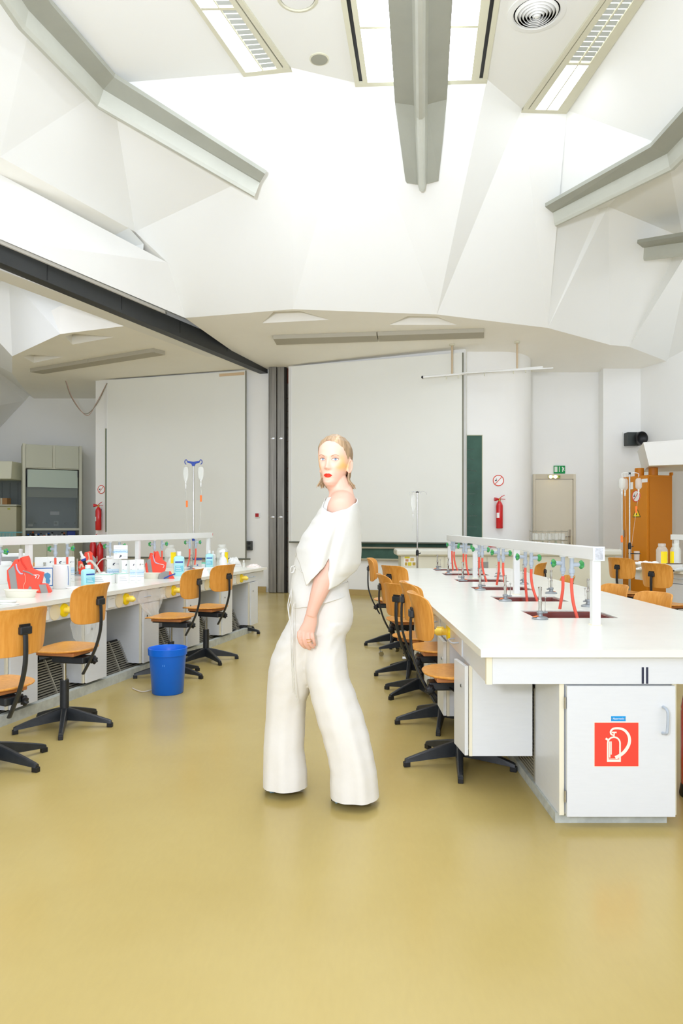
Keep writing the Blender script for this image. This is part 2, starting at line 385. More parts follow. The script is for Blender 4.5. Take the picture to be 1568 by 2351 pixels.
# partition track: dark steel beam with white casing, steel post, edge bricks
pd = V(0.4115, 0.9114, 0); pn = V(-0.9114, 0.4115, 0); pb = V(-3.98, 8.37, 0)
def PP(s, off, z): return pb + pd * s + pn * off + V(0, 0, z)
SE = 6.25
t = tag(thing('partition_beam', 'long dark steel track beam running across the ceiling to the steel post', 'beam', PP(SE, 0, 4.36)), kind='structure')
MB().rings([[PP(s_, 0.0, zb_), PP(s_, 0.16, zb_), PP(s_, 0.16, 4.57), PP(s_, 0.0, 4.57)] for s_, zb_ in ((-9, 4.365), (0, 4.36), (SE - 0.02, 4.262))], smooth=False).build('beam_web', M_DKSTEEL, t)
MB().prism([PP(-9, 0.161, 4.34), PP(-9, 0.52, 4.36), PP(-9, 0.52, 4.9), PP(-9, 0.161, 4.9)], pd * (9 + SE - 1.35)).build('casing', M_WALL, t)
MB().prism([PP(-9, -0.03, 4.57), PP(-9, 0.15, 4.57), PP(-9, 0.15, 4.61), PP(-9, -0.03, 4.61)], pd * (9 + 3.0)).build('cover_strip', M_SOF, t)
for k in range(7):
    MB().prism([PP(-2.0 + k * 1.35, -0.004, 4.37), PP(-2.0 + k * 1.35, 0.0, 4.37), PP(-2.0 + k * 1.35, 0.0, 4.56), PP(-2.0 + k * 1.35, -0.004, 4.56)], pd * 0.012).build('joint', M_BLACK, t)
pc = PY(633, 1363, 13.7); t = tag(thing('steel_post', 'tall brushed steel guide post at the end of the dark beam', 'post', (pc.x, 13.85, 0), R(-8)), kind='structure')
fr = WM[t.name]
for (x0, x1, y0, nm) in ((-0.145, 0.005, -0.03, 'steel_panel'), (0.008, 0.155, 0.0, 'steel_panel')):
    MB(fr).box(x0, x1, y0, 0.3, 0.0, 4.52).build(nm, M_STEEL, t, bevel=0.01)
MB(fr).box(0.156, 0.19, 0.02, 0.3, 0, 4.5).build('shadow_gap', M_DARK, t)
for z in (1.46, 2.98):
    for s in (-1, 1): MB(fr).ball((-0.07 if s < 0 else 0.08, -0.025 if s < 0 else 0.005, z), 0.06, sc=(1, 0.12, 0.55)).build('post_glint', M_CHROME, t)  # flat chrome discs added to imitate glints on the steel
t = tag(thing('edge_masonry', 'narrow bare strip of grey edge blocks with rust red joints beside steel post', 'wall', (pc.x + 0.26, 13.9, 0)), kind='structure')
fr = WM[t.name]; z = 0.0
MB(fr).box(-0.06, 0.05, 0.03, 0.3, 0, 4.45).build('mortar', mat('rust_mortar', (120, 70, 54), 0.9), t)
me0 = None
for k in range(15):
    hh = 0.27 + 0.05 * ((k * 37) % 5 - 2) / 2
    if z + hh > 4.45: break
    b_ = MB(fr).box(-0.058, 0.05 + 0.008 * (k % 3 - 1), 0.0, 0.06, z + 0.006, z + hh - 0.006).build('edge_block', mat('edge_block_grey', (112, 104, 92), 0.8, var=0.3, scale=9), t, bevel=0.004)
    z += hh
# baseboards
struct(MB().prism([V(-0.98, 13.79, 0), V(2.18, 12.72, 0), V(2.18, 12.70, 0), V(-0.98, 13.77, 0)], (0, 0, 0.11)).build('baseboard_back', mat('tan_baseboard', (176, 152, 96), 0.5)))
struct(MB().prism([V(-3.4, 14.6, 0), V(-1.47, 13.99, 0), V(-1.47, 13.97, 0), V(-3.4, 14.58, 0)], (0, 0, 0.11)).build('baseboard_left', MATS['tan_baseboard']))
# ---------------------------------------------------------------- concrete ribs
def rib(name, label, pts, ws):
    t = tag(thing(name, label, 'rib', pts[0], group=None), kind='structure')
    fl, wb = [], []
    k = len(pts)
    for i, p in enumerate(pts):
        d = (pts[min(i + 1, k - 1)] - pts[max(i - 1, 0)]).normalized()
        sd = V(d.y, -d.x, 0).normalized(); up = sd.cross(d).normalized()
        if up.z < 0: up = -up
        wd = ws[i]
        def q(x, z): return p + sd * x + up * z
        fl.append([q(-wd / 2, 0.05), q(-wd / 2, 0.0), q(-0.08, -0.05), q(0.08, -0.05), q(wd / 2, 0.0), q(wd / 2, 0.05)])
        s_ = wd / 0.62
        wb.append([q(-0.085 * s_, -0.035), q(-0.05 * s_, -0.20), q(-0.022 * s_, -0.235), q(0.022 * s_, -0.235), q(0.05 * s_, -0.20), q(0.085 * s_, -0.035)])
    MB().rings(fl, smooth=False).build('flange', M_RIB, t); MB().rings(wb, smooth=False).build('web', M_RIB2, t)
    return t
def ext(a, b, y): 
    d = b - a; return a + d * ((y - a.y) / d.y)
c1, c2 = PY(966, 232, 8.88), PY(965, 0, 7.19)
rib('ceiling_rib', 'broad grey central ceiling rib hanging between the two bright light strips', [PY(969, 418, 9.72), c1, ext(c1, V(c2.x, c2.y, c1.z), -2)], [0.44, 0.64, 0.64])
dn = V(0, 0, -0.06)
rib('ceiling_rib', 'long bent grey ceiling rib crossing the upper left of the ceiling', [PY(596, 405, 9.3) + dn, rl1 + dn + V(-0.12, 0, 0), V(rl2.x - 0.15, rl2.y, rl1.z - 0.06), V(rl2.x - 0.5, -2, rl1.z - 0.06)], [0.42, 0.62, 0.62, 0.62])
rib('ceiling_rib', 'bent grey ceiling rib below the right-hand light strip', [PY(1276, 482, 10.35), PY(1545, 345, 8.7), V(4.12, 6, rr1.z - 0.08), V(4.12, -2, rr1.z - 0.08)], [0.42, 0.62, 0.62, 0.62])
rib('ceiling_rib', 'short grey ceiling rib poking in beside the right wall folds', [PY(1486, 562, 11.2), PY(1640, 540, 10.0)], [0.4, 0.5])
# ---------------------------------------------------------------- luminaires in the upper ceiling
M_EMIT = mat('lit_diffuser', (246, 251, 255), 0.6, emit=LIGHT_EMIT, ecol=(0.93, 0.985, 1.14, 1))
M_LOUV = mat('louvre_slat', (196, 202, 200), 0.35, metal=0.2)
M_LIT2 = mat('lit_reflector', (255, 255, 250), 0.5, emit=1.5)
def strip(name, label, cfl, cfr, cnl, cnr, lay, slot, length, first_bar, louvre):
    """far-left/right and near-left/right corners on the ceiling; lay: (a0,a1) lit bands across; slot: dark air slots"""
    za = V(0, 0, -0.012)
    dl, dr = (cnl - cfl), (cnr - cfr); L = dl.length
    def q(a, b, z=0.0): return (cfl + dl * (b / L)) * (1 - a) + (cfr + dr * (b / L)) * a + za + V(0, 0, z)
    t = thing(name, label, 'ceiling light', q(0.5, 0.0))
    def slab(nm, a0_, a1_, b0_, b1_, z0, z1, m): return MB().prism([q(a0_, b0_, z0), q(a1_, b0_, z0), q(a1_, b1_, z0), q(a0_, b1_, z0)], (0, 0, z1 - z0)).build(nm, m, t)
    # frame strips around the openings
    edges = [0.0]
    for a_, b_ in sorted(lay + slot): edges += [a_, b_]
    edges.append(1.0)
    for i in range(0, len(edges), 2):
        if edges[i + 1] - edges[i] > 0.01: slab('frame', edges[i], edges[i + 1], 0.0, length, -0.02, 0.01, M_TRIMC)
    slab('frame', 0, 1, -0.05, 0.05, -0.022, 0.01, M_TRIMC)
    for a_, b_ in slot: slab('air_slot', a_, b_, 0.05, length, 0.0, 0.008, M_BLACK)
    k = 0; b = 0.05
    while b < length - 0.2:
        e = (first_bar if k == 0 else b + 1.25)
        for i, (a_, b_) in enumerate(lay):
            if louvre(k, i):
                slab('reflector', a_, b_, b, e - 0.04, 0.004, 0.009, M_LIT2)
                n = int((e - 0.04 - b) / 0.085)
                src_ = None
                for j in range(n):
                    bb = b + (j + 0.5) * (e - 0.04 - b) / n
                    if e > 2.6 or True:
                        MB().prism([q(a_ + 0.01, bb, -0.016), q(b_ - 0.01, bb, -0.016), q(b_ - 0.01, bb + 0.05, -0.002), q(a_ + 0.01, bb + 0.05, -0.002)], (0, 0, 0.003)).build('slat', M_LOUV, t)
            else:
                slab('diffuser', a_, b_, b, e - 0.04, -0.008, 0.004, M_EMIT)
            slab('cross_bar', a_, b_, e - 0.04, e, -0.016, 0.006, M_TRIMC)
        b = e; k += 1
    return t
strip('ceiling_light', 'slanting light strip above the bent rib, half bright diffuser and half louvres', U0, U1, PZ(440, 0, ZU), PZ(560, 0, ZU), [(0.1, 0.44), (0.46, 0.75)], [(0.865, 0.895)], 6.5, 1.18, lambda k, i: i == 1 and k < 2)
strip('ceiling_light', 'wide double light strip split by the broad central rib', U2, U3, PZ(783, 0, ZU), PZ(1147, 0, ZU), [(0.1, 0.42), (0.62, 0.88)], [(0.035, 0.062), (0.938, 0.965)], 7.5, 1.05, lambda k, i: False)
strip('ceiling_light', 'slanting light strip right of the round ring vent, bright end then louvres', U4, U5, PZ(1375, 0, ZU), PZ(1475, 0, ZU), [(0.27, 0.5), (0.53, 0.76)], [(0.1, 0.125)], 6.5, 1.0, lambda k, i: k in (1, 2))
# ring vent and small grille, ceiling ring
v = PZ(1232, 28, ZU); t = thing('ring_vent', 'round white ceiling vent of concentric rings', 'vent', (v.x, v.y, ZU))
MB().lathe([(0.31, 0.0), (0.31, -0.012), (0.25, -0.02), (0.24, 0.0)], v, 40).build('rim', M_WHITEP, t)
MB().lathe([(0.24, -0.001), (0.001, -0.001)], v, 40).build('throat', M_DARK, t)
for k in range(6):
    r_ = 0.225 - k * 0.034
    MB().lathe([(r_, -0.005), (r_ - 0.024, -0.03 - k * 0.006), (r_ - 0.02, -0.034 - k * 0.006), (r_ + 0.004, -0.008)], v, 36, caps=False).build('ring', M_WHITEP, t)
MB().ball(v + V(0, 0, -0.05), 0.03, sc=(1, 1, 0.4)).build('hub', M_WHITEP, t)
v = PZ(733, 135, ZU); t = thing('ceiling_speaker', 'small round grey speaker grille in the white ceiling', 'speaker', (v.x, v.y, ZU))
MB().lathe([(0.115, 0.0), (0.115, -0.01), (0.1, -0.014)], v, 30, caps=False).build('rim', M_TRIMC, t)
MB().lathe([(0.105, -0.004), (0.1, -0.013), (0.001, -0.016)], v, 30).build('grille', mat('grille_grey', (160, 160, 146), 0.7), t)
v = PZ(683, -8, ZU); t = thing('ring_vent', 'white ring vent cut off by the top edge above the small speaker', 'vent', (v.x, v.y, ZU))
MB().lathe([(0.22, 0.0), (0.22, -0.012), (0.19, -0.02), (0.185, 0.0)], v, 36).build('rim', M_TRIMC, t)
MB().lathe([(0.18, -0.004), (0.001, -0.01)], v, 36).build('cover', M_WHITEP, t)
# long grey fittings under the soffit
M_FIT = mat('fitting_grey', (176, 171, 154), 0.6)
def fitting(label, n0, n1, f1, f0, P, splits):
    c = (P(*n0) + P(*n1)) / 2; t = thing('batten_light', label, 'ceiling light', c)
    a_, b_, c_, d_ = P(*n0), P(*n1), P(*f1), P(*f0)
    for i in range(splits):
        u, v_ = i / splits + 0.002, (i + 1) / splits - 0.002
        MB().prism([a_ + (b_ - a_) * u, a_ + (b_ - a_) * v_, d_ + (c_ - d_) * v_, d_ + (c_ - d_) * u], (0, 0, -0.07)).build('housing', M_FIT, t, bevel=0.006)
    return t
fitting('long grey batten under the soffit above the projection screen', (626, 769), (1112, 753), (1112, 767), (634, 783), PS, 2)
fitting('grey batten under the soffit of the bay beyond the dark beam', (68, 846), (352, 799), (380, 806), (98, 851), lambda a, b: PZ(a, b, 4.36), 2)
# ================================================================ BENCHES
HT = 0.765
def D(M, s): return M @ Matrix.Diagonal((s, 1, 1, 1))
def drawn(M, s, **k): return MB(D(M, s))
def bench(M, s, y0, y1, wdt, sinks, label, apron_end, outlets, drawers, discs, end_label=False, far_end=False):
    fr = D(M, s)
    t = thing('lab_worktop', label, 'worktop', M=M @ Matrix.Translation((s * wdt / 2, (y0 + y1) / 2, 0)))
    top = MB(fr).box(0, wdt, y0, y1, HT - 0.032, HT).build('top', M_TOP, t)
    inv = WM[t.name]
    if sinks:
        c = MB(fr)
        for sy in sinks: c.box(wdt / 2 - 0.235, wdt / 2 + 0.235, sy - 0.18, sy + 0.18, HT - 0.1, HT + 0.1)
        c = c.build('cutter', M_TOP, t); bpy.context.view_layer.update()
        q = top.modifiers.new('holes', 'BOOLEAN'); q.object = c; q.operation = 'DIFFERENCE'; q.solver = 'EXACT'
        dg = bpy.context.evaluated_depsgraph_get(); me = bpy.data.meshes.new_from_object(top.evaluated_get(dg))
        top.modifiers.clear(); top.data = me; bpy.data.objects.remove(c)
        for sy in sinks:
            x0, x1, a, b = wdt / 2 - 0.23, wdt / 2 + 0.23, sy - 0.175, sy + 0.175
            m = MB(fr); zt, zb = HT - 0.006, HT - 0.17; e = 0.03
            o_ = [(x0, a, zt), (x1, a, zt), (x1, b, zt), (x0, b, zt)]
            i1 = [(x0 + .012, a + .012, zt - .004), (x1 - .012, a + .012, zt - .004), (x1 - .012, b - .012, zt - .004), (x0 + .012, b - .012, zt - .004)]
            i2 = [(x0 + e, a + e, zb), (x1 - e, a + e, zb), (x1 - e, b - e, zb), (x0 + e, b - e, zb)]
            m.add(o_ + i1 + i2, [(i, (i + 1) % 4, (i + 1) % 4 + 4, i + 4) for i in range(4)] + [(i + 4, (i + 1) % 4 + 4, (i + 1) % 4 + 8, i + 8) for i in range(4)] + [(8, 9, 10, 11)])
            sk = m.build('sink_basin', M_SINK, t, recalc=False)
            MB(fr).lathe([(0.03, 0.001), (0.03, 0.005), (0.022, 0.006), (0.02, 0.002)], (wdt / 2, sy, zb), 14).build('drain', M_CHROME, sk)
            MB(fr).tube(curve_pts([(wdt / 2 - 0.06, b - .02, zb + 0.06), (wdt / 2 - 0.06, b - .035, zb + 0.09), (wdt / 2, b - .04, zb + 0.1), (wdt / 2 + 0.06, b - .035, zb + 0.09), (wdt / 2 + 0.06, b - .02, zb + 0.06)], 4), 0.008, 6).build('overflow', M_SINK, sk)
    # aprons
    ax = 0.035
    MB(fr).box(ax, ax + 0.02, y0 + 0.05, y1 - 0.04, 0.612, HT - 0.033).build('apron', M_LAM, t)
    MB(fr).box(wdt - ax - 0.02, wdt - ax, y0 + 0.05, y1 - 0.04, 0.612, HT - 0.033).build('apron', M_LAM, t)
    if apron_end:
        e = MB(fr).box(ax + 0.022, wdt - ax - 0.022, y0 + 0.04, y0 + 0.06, 0.612, HT - 0.034).build('end_apron', M_LAM, t, bevel=0.001)
        MB(fr).box(ax - 0.004, ax + 0.021, y0 + 0.038, y0 + 0.062, 0.61, HT - 0.034).build('edge_strip', M_LAMC, e)
    if far_end:
        MB(fr).box(ax + 0.022, wdt - ax - 0.022, y1 - 0.06, y1 - 0.04, 0.612, HT - 0.034).build('end_apron', M_LAM, t)
    # a plain board of slim pieces on the aisle face
    for (a, b) in drawers:
        d = MB(fr).box(ax - 0.007, ax, a, b, 0.616, HT - 0.042).build('drawer_front', M_LAM, t, bevel=0.002)
        c = (a + b) / 2
        MB(fr).tube(curve_pts([(ax - 0.007, c - 0.07, 0.675), (ax - 0.04, c - 0.06, 0.672), (ax - 0.045, c, 0.672), (ax - 0.04, c + 0.06, 0.672), (ax - 0.007, c + 0.07, 0.675)], 5), 0.0045, 8).build('handle', M_PIPE, d)
    for y in outlets:
        g = MB(fr).cyl((ax - 0.012, y, 0.675), (ax, y, 0.675), 0.046, 0.05, 24).build('flange', M_YEL, t)
        MB(fr).lathe([(0.02, 0.0), (0.02, 0.03), (0.023, 0.032), (0.022, 0.06), (0.015, 0.066), (0.012, 0.074)], (ax - 0.012, y, 0.675), 16, axis=(-1, 0, 0)).build('tap_spout', M_YEL2, g)
        MB(fr).box(ax - 0.07, ax - 0.03, y - 0.006, y + 0.006, 0.694, 0.704).build('tap_grip', M_YEL2, g, bevel=0.002)
    for y in discs:
        MB(fr).lathe([(0.058, 0), (0.056, 0.006), (0.01, 0.009), (0.001, 0.009)], (ax, y, 0.672), 28, axis=(-1, 0, 0)).build('cover_disc', M_CREAM, t)
        sp = MB(fr).box(ax - 0.012, ax, y - 0.17, y - 0.075, 0.627, 0.72).build('socket_plate', M_WHITEP, t, bevel=0.003)
        for k in range(4): MB(fr).box(ax - 0.013, ax - 0.012, y - 0.15 + k * 0.017, y - 0.142 + k * 0.017, 0.697, 0.701).build('slot', M_GREYP, sp)
    return t
def pedestal(M, s, y0, y1, zb, depth, label, group, open_door=0.0):
    fr = D(M, s)
    t = thing('pedestal_cabinet', label, 'cabinet', M=M @ Matrix.Translation((s * 0.2, (y0 + y1) / 2, zb)), group=group)
    MB(fr).box(0.045, depth, y0 + 0.002, y1 - 0.002, zb, 0.611).build('body', M_LAM, t)
    MB(fr).box(0.03, 0.0445, y0, y0 + 0.017, zb, 0.611).build('edge_strip', M_LAMC, t)
    Md = fr @ Matrix.Translation((0.029, y0 + 0.018, 0)) @ Matrix.Rotation(R(open_door), 4, 'Z')
    d = MB(Md).box(-0.018, 0, 0, y1 - y0 - 0.02, zb - 0.002, 0.607).build('door', M_LAMC if False else M_LAM, t, bevel=0.002)
    l = MB(Md).cyl((-0.018, 0.06, 0.5), (-0.023, 0.06, 0.5), 0.009, None, 14).build('lock', M_CHROME, d)
    MB(Md).box(-0.0245, -0.0232, 0.0585, 0.0615, 0.495, 0.505).build('key_slot', M_BLACK, d)
    return t
def grille(M, s, x, y0, y1, z0, z1, lean, t):
    fr = D(M, s)
    MB(fr).prism([(x + 0.02, y0, z0), (x + 0.03, y0, z0), (x + lean + 0.03, y0, z1), (x + lean + 0.02, y0, z1)], (0, y1 - y0, 0)).build('grille_backing', M_DARK, t)
    n = int((z1 - z0) / 0.017); m = MB(fr)
    for k in range(n):
        z = z0 + 0.008 + k * 0.017; xx = x + lean * (z - z0) / (z1 - z0)
        m.box(xx, xx + 0.014, y0, y1, z, z + 0.0075)
    o = m.build('grille_slats', M_GRILLE, t); o['kind'] = 'stuff'
    k = 0; y = y0
    while y < y1:
        MB(fr).prism([(x - 0.003, y, z0), (x + 0.012, y, z0), (x + lean + 0.012, y, z1), (x + lean - 0.003, y, z1)], (0, 0.012, 0)).build('grille_upright', M_GRILLE, t); y += 0.42
    return t
def rail(M, s, x, y0, y1, zt, posts, label):
    fr = D(M, s); t = thing('service_rail', label, 'rail', M=M @ Matrix.Translation((s * x, (y0 + y1) / 2, HT)))
    MB(fr).box(x - 0.026, x + 0.026, y0, y1, zt - 0.068, zt).build('beam', M_WHITEP, t, bevel=0.004)
    for y in posts: 
        MB(fr).box(x - 0.022, x + 0.022, y - 0.022, y + 0.022, HT, zt - 0.068).build('post', M_WHITEP, t, bevel=0.003)
        MB(fr).box(x - 0.027, x + 0.027, y - 0.027, y + 0.027, HT, HT + 0.004).build('foot_plate', M_LAMC, t)
    return t
TAPN = 0
def tap(M, s, x, y, zb, label, hoses=(0.2, 0.2), bend=(0.0, 0.03), group=None):
    fr = D(M, s) @ Matrix.Translation((x, y, zb))
    t = thing('gas_tap', label, 'tap', M=M @ Matrix.Translation((s * x, y, zb)), group=group)
    for i, (yy, dx) in enumerate(((-0.083, 1), (0.083, -1))):
        MB(fr).lathe([(0.02, 0.0), (0.02, -0.008), (0.012, -0.01)], (0, yy, 0), 14).build('collar', M_WHITEP, t)
        MB(fr).lathe([(0.0125, -0.005), (0.0125, -0.07), (0.017, -0.072), (0.017, -0.095), (0.0125, -0.097), (0.0125, -0.112), (0.007, -0.114), (0.0065, -0.15)], (0, yy, 0), 14).build('pipe', M_PIPE, t)
        MB(fr).cyl((0, yy, -0.047), (dx * 0.045, yy, -0.047), 0.0125, None, 12).build('valve', M_PIPE, t)
        k = 5; prof = []
        for j in range(30):
            a = 2 * math.pi * j / 30; r_ = 0.021 + 0.006 * math.cos(k * a)
            prof.append((r_ * math.cos(a), r_ * math.sin(a)))
        rr = []
        for xx, sc in ((0.04, 0.35), (0.046, 0.75), (0.052, 1.0), (0.062, 1.0), (0.068, 0.7), (0.07, 0.3)):
            rr.append([(dx * xx, yy + p[0] * sc, -0.047 + p[1] * sc) for p in prof])
        kn = MB(fr).rings(rr).build('knob', M_GREEN, t)
        MB(fr).cyl((dx * 0.07, yy, -0.047), (dx * 0.072, yy, -0.047), 0.006, None, 10).build('cap', M_BLUE, kn)
        L = hoses[i]
        if L > 0:
            b_ = bend[i]
            MB(fr).tube(curve_pts([(0, yy, -0.125), (0, yy, -0.19), (b_ * 0.25, yy - b_ * 0.2, -0.125 - L * 0.55), (b_, yy - b_ * 0.9, -0.125 - L)], 7), 0.0095, 10).build('hose', M_HOSE, t)
    return t
def burner(p, rz, label, tilt=0):
    t = thing('bunsen_burner', label, 'burner', p, rz); fr = WM[t.name]
    MB(fr).lathe([(0.045, 0), (0.046, 0.005), (0.04, 0.011), (0.016, 0.018), (0.013, 0.03), (0.018, 0.033), (0.018, 0.045), (0.010, 0.048)], n=24).build('base', M_BURN, t)
    MB(fr).prism([(-0.012, -0.014, 0.0185), (-0.034, -0.026, 0.0135), (-0.042, 0.0, 0.0115), (-0.034, 0.012, 0.0135), (-0.016, 0.004, 0.018)], (0, 0, 0.002)).build('orange_mark', M_ORANGE, t)
    MB(fr).lathe([(0.0095, 0.045), (0.0095, 0.085), (0.0112, 0.087), (0.0112, 0.105), (0.0085, 0.107), (0.0085, 0.16), (0.0105, 0.162), (0.0105, 0.18), (0.007, 0.18)], n=14).build('barrel', M_CHROME, t)
    MB(fr).cyl((0.012, 0, 0.036), (0.045, 0.01, 0.036), 0.0055, None, 8).build('gas_inlet', M_BURN, t)
    pl = MB(fr).cyl((0.034, 0.012, 0.036), (0.036, 0.012, 0.115), 0.0016, None, 6).build('pilot_rod', M_CHROME, t)
    MB(fr).ball((0.036, 0.012, 0.12), 0.0065, 10, 6).build('pilot_ball', M_CHROME, pl)
    return t
# ---- bench on the right of the aisle
MR = frame(0.587, 0, 0, 0); SINKS = [4.26, 5.15, 6.03, 6.91, 7.8, 8.62]
WR = 1.503
bench(MR, 1, 3.027, 8.9, WR, SINKS, 'long white worktop with brown sinks right of the aisle', True,
      [4.16 + 0.826 * k for k in range(6)], [(3.68 + 0.826 * k, 4.0 + 0.826 * k) for k in range(6)], [4.04 + 0.826 * k for k in range(1, 6)], far_end=True)
# two dark bars on the end apron (part of the worktop)
tw = bpy.data.objects['lab_worktop']
for k in (0, 1):
    MB(MR).box(0.694 + k * 0.0185, 0.703 + k * 0.0185, 3.0655, 3.067, 0.614, 0.684).build('numeral_bar', mat('navy_bar', (40, 44, 66), 0.5), tw)
for k, (a, b) in enumerate(((3.47, 3.69), (4.2, 4.48), (4.97, 5.2), (5.7, 5.92), (6.48, 6.70), (7.38, 7.57), (8.1, 8.4))):
    pedestal(MR, 1, a, b, 0.175, 0.335, 'nearest white hanging cabinet under the right-hand worktop, door ajar' if k == 0 else 'white hanging cabinet behind the %s chair from the near end of right worktop' % ('nearest second third fourth fifth sixth'.split()[k - 1]), 'hanging cabinets under the right-hand worktop', 6.0 if k == 0 else 0)
# end cabinet with the extinguisher sign
t = thing('base_cabinet', 'white end cabinet with red extinguisher sign on its door', 'cabinet', (1.185, 3.5, 0)); CAB = t
MB().box(0.926, 1.41, 3.115, 3.95, 0.0, 0.045).build('plinth', M_PLINTH, t)
MB().box(0.935, 0.955, 3.085, 3.47, 0.046, 0.611).build('side_panel', M_LAM, t, bevel=0.001)
MB().box(1.418, 1.438, 3.085, 3.95, 0.046, 0.611).build('side_panel', M_LAMC, t, bevel=0.001)
MB().box(0.955, 1.418, 3.1, 3.95, 0.046, 0.61).build('body', M_LAM, t)
d = MB().box(0.962, 1.425, 3.066, 3.084, 0.045, 0.604).build('door', M_LAM, t, bevel=0.0015)
MB().box(0.934, 0.9545, 3.083, 3.0849, 0.046, 0.61).build('edge_strip', M_LAMC, t)
for z in (0.53, 0.13):
    MB().cyl((0.9575, 3.075, z - 0.025), (0.9575, 3.075, z + 0.025), 0.0045, None, 10).build('hinge', M_CHROME, t)
hp = [(1.372, 3.066, 0.515), (1.374, 3.04, 0.51), (1.378, 3.034, 0.49), (1.376, 3.034, 0.43), (1.372, 3.036, 0.41), (1.370, 3.066, 0.403)]
MB().tube(curve_pts(hp, 6), 0.0062, 10).build('handle', M_PIPE, d)
# ---- the sign (flat sticker with raised print)
sx0, sx1, sz0, sz1 = 1.079, 1.266, 0.262, 0.448; sy = 3.0655
sg = MB().box(sx0 - 0.002, sx1 + 0.002, sy - 0.0006, sy + 0.0004, sz0 - 0.002, sz1 + 0.002).build('extinguisher_sign', mat('sign_cream', (250, 244, 220), 0.5), None)
tag(sg, 'red square sign with cream extinguisher pictogram on the end cabinet door', 'sign')
MB().box(sx0, sx1, sy - 0.0012, sy - 0.0007, sz0, sz1).build('red_field', mat('sign_red', (238, 70, 52), 0.5), sg)
def SG(u, v): return (sx0 + (sx1 - sx0) * u, sy - 0.0013, sz1 - (sz1 - sz0) * v)   # u,v 0..1 from the upper left
M_SGC = mat('sign_print', (248, 244, 224), 0.5)
STN = [0]
def stroke(pts, wd, nm, closed=False):
    STN[0] += 1; dy_ = V(0, -0.00012 * STN[0], 0)
    pts = [Vector((p[0], p[1], 0)) for p in pts]; wl = wd if isinstance(wd, list) else [wd] * len(pts)
    a, b = [], []
    for i, p in enumerate(pts):
        dd = (pts[min(i + 1, len(pts) - 1)] - pts[max(i - 1, 0)]).normalized(); n = Vector((-dd.y, dd.x, 0)) * wl[i] / 2
        a.append(V(*SG(*(p + n)[:2])) + dy_); b.append(V(*SG(*(p - n)[:2])) + dy_)
    m = MB(); m.add(a + b, [(i, i + 1, len(a) + i + 1, len(a) + i) for i in range(len(a) - 1)])
    m.build(nm, M_SGC, sg, recalc=False)
# cylinder outline: straight sides with a domed top
cx0, cx1 = 0.30, 0.58
dome = [(0.44 + 0.14 * math.cos(R(a)), 0.47 - 0.14 * math.sin(R(a))) for a in range(180, -1, -12)]
stroke([(0.30, 0.90), (0.30, 0.47)] + dome[1:-1] + [(0.58, 0.47), (0.58, 0.90)], 0.036, 'outline')
stroke([(0.283, 0.875), (0.597, 0.875)], 0.05, 'outline_foot'); stroke([(0.318, 0.83), (0.562, 0.83)], 0.014, 'level_line')
stroke([(0.345, 0.43), (0.345, 0.80)], 0.028, 'gauge'); stroke([(0.378, 0.43), (0.378, 0.73)], 0.022, 'gauge')
stroke([(0.25, 0.36), (0.33, 0.405)], 0.045, 'nozzle')
stroke([(0.44, 0.34), (0.445, 0.23)], 0.028, 'stem'); stroke([(0.39, 0.222), (0.50, 0.222)], 0.032, 'grip')
hose = curve_pts([V(0.43, 0.29, 0), V(0.375, 0.26, 0), V(0.365, 0.2, 0), V(0.42, 0.14, 0), V(0.54, 0.127, 0), V(0.67, 0.165, 0), V(0.765, 0.27, 0), V(0.795, 0.4, 0), V(0.765, 0.53, 0), V(0.68, 0.66, 0), V(0.57, 0.75, 0), V(0.47, 0.80, 0)], 5)
stroke([(p.x, p.y) for p in hose], [0.03 + 0.045 * min(1, i / (len(hose) * 0.75)) for i in range(len(hose))], 'hose')
# small blue name plate
bl = MB().box(1.150, 1.212, 3.0652, 3.066, 0.4545, 0.4755).build('name_plate', mat('plate_blue', (0, 150, 220), 0.4), None)
tag(bl, 'small blue name plate with white lettering above the red extinguisher sign', 'sign')
text('Absperrventile', 'lettering', M_PAPER, bl, Matrix.Translation((1.181, 3.0649, 0.465)) @ Matrix.Rotation(R(90), 4, 'X'), 0.0125, xs=0.62)
for x in (1.1535, 1.2085): MB().cyl((x, 3.0652, 0.465), (x, 3.0645, 0.465), 0.0022, None, 8).build('screw', M_CHROME, bl)
# core behind the cabinet, grille along the aisle
t = thing('bench_core', 'white service core under the right-hand worktop behind the end cabinet', 'cabinet', (1.34, 6.3, 0))
MB().box(0.96, 1.73, 3.96, 8.8, 0.05, 0.61).build('body', M_LAM, t); MB().box(0.926, 1.75, 3.952, 8.8, 0.0, 0.045).build('plinth', M_PLINTH, t)
grille(MR, 1, 0.348, 3.475, 8.8, 0.05, 0.5, 0.0, t)
rail(MR, 1, 0.751, 3.74, 8.98, 1.177, [3.79, 5.5, 7.2, 8.9], 'white service rail on posts above the right-hand worktop')
rl_ = bpy.data.objects['service_rail']
MB(MR).box(0.72, 0.782, 3.735, 3.739, 1.105, 1.18).build('end_cap', M_LAM, rl_, bevel=0.002)
MB(MR).box(0.732, 0.772, 3.7335, 3.7348, 1.112, 1.172).build('peeled_label', mat('peeled_label', (214, 216, 220), 0.8, var=0.3, scale=90, bump=0.3), rl_)
names = ['nearest gas tap pair on the right-hand rail, hoses in the first sink', 'second gas tap pair back on the right-hand rail', 'third gas tap pair back, hoses crossing the middle sink on the right', 'fourth gas tap pair back on the right-hand rail, beside a post', 'fifth gas tap pair back on the right-hand rail with single dark hose', 'farthest gas tap pair at the far end of the right-hand rail']
for i, y in enumerate(SINKS):
    tap(MR, 1, 0.751, y, 1.109, names[i], (0.29, 0.2) if i % 2 == 0 else (0.26, 0.26), (0.04, -0.015) if i % 2 == 0 else (0.045, 0.012), group='gas taps under the right-hand rail')
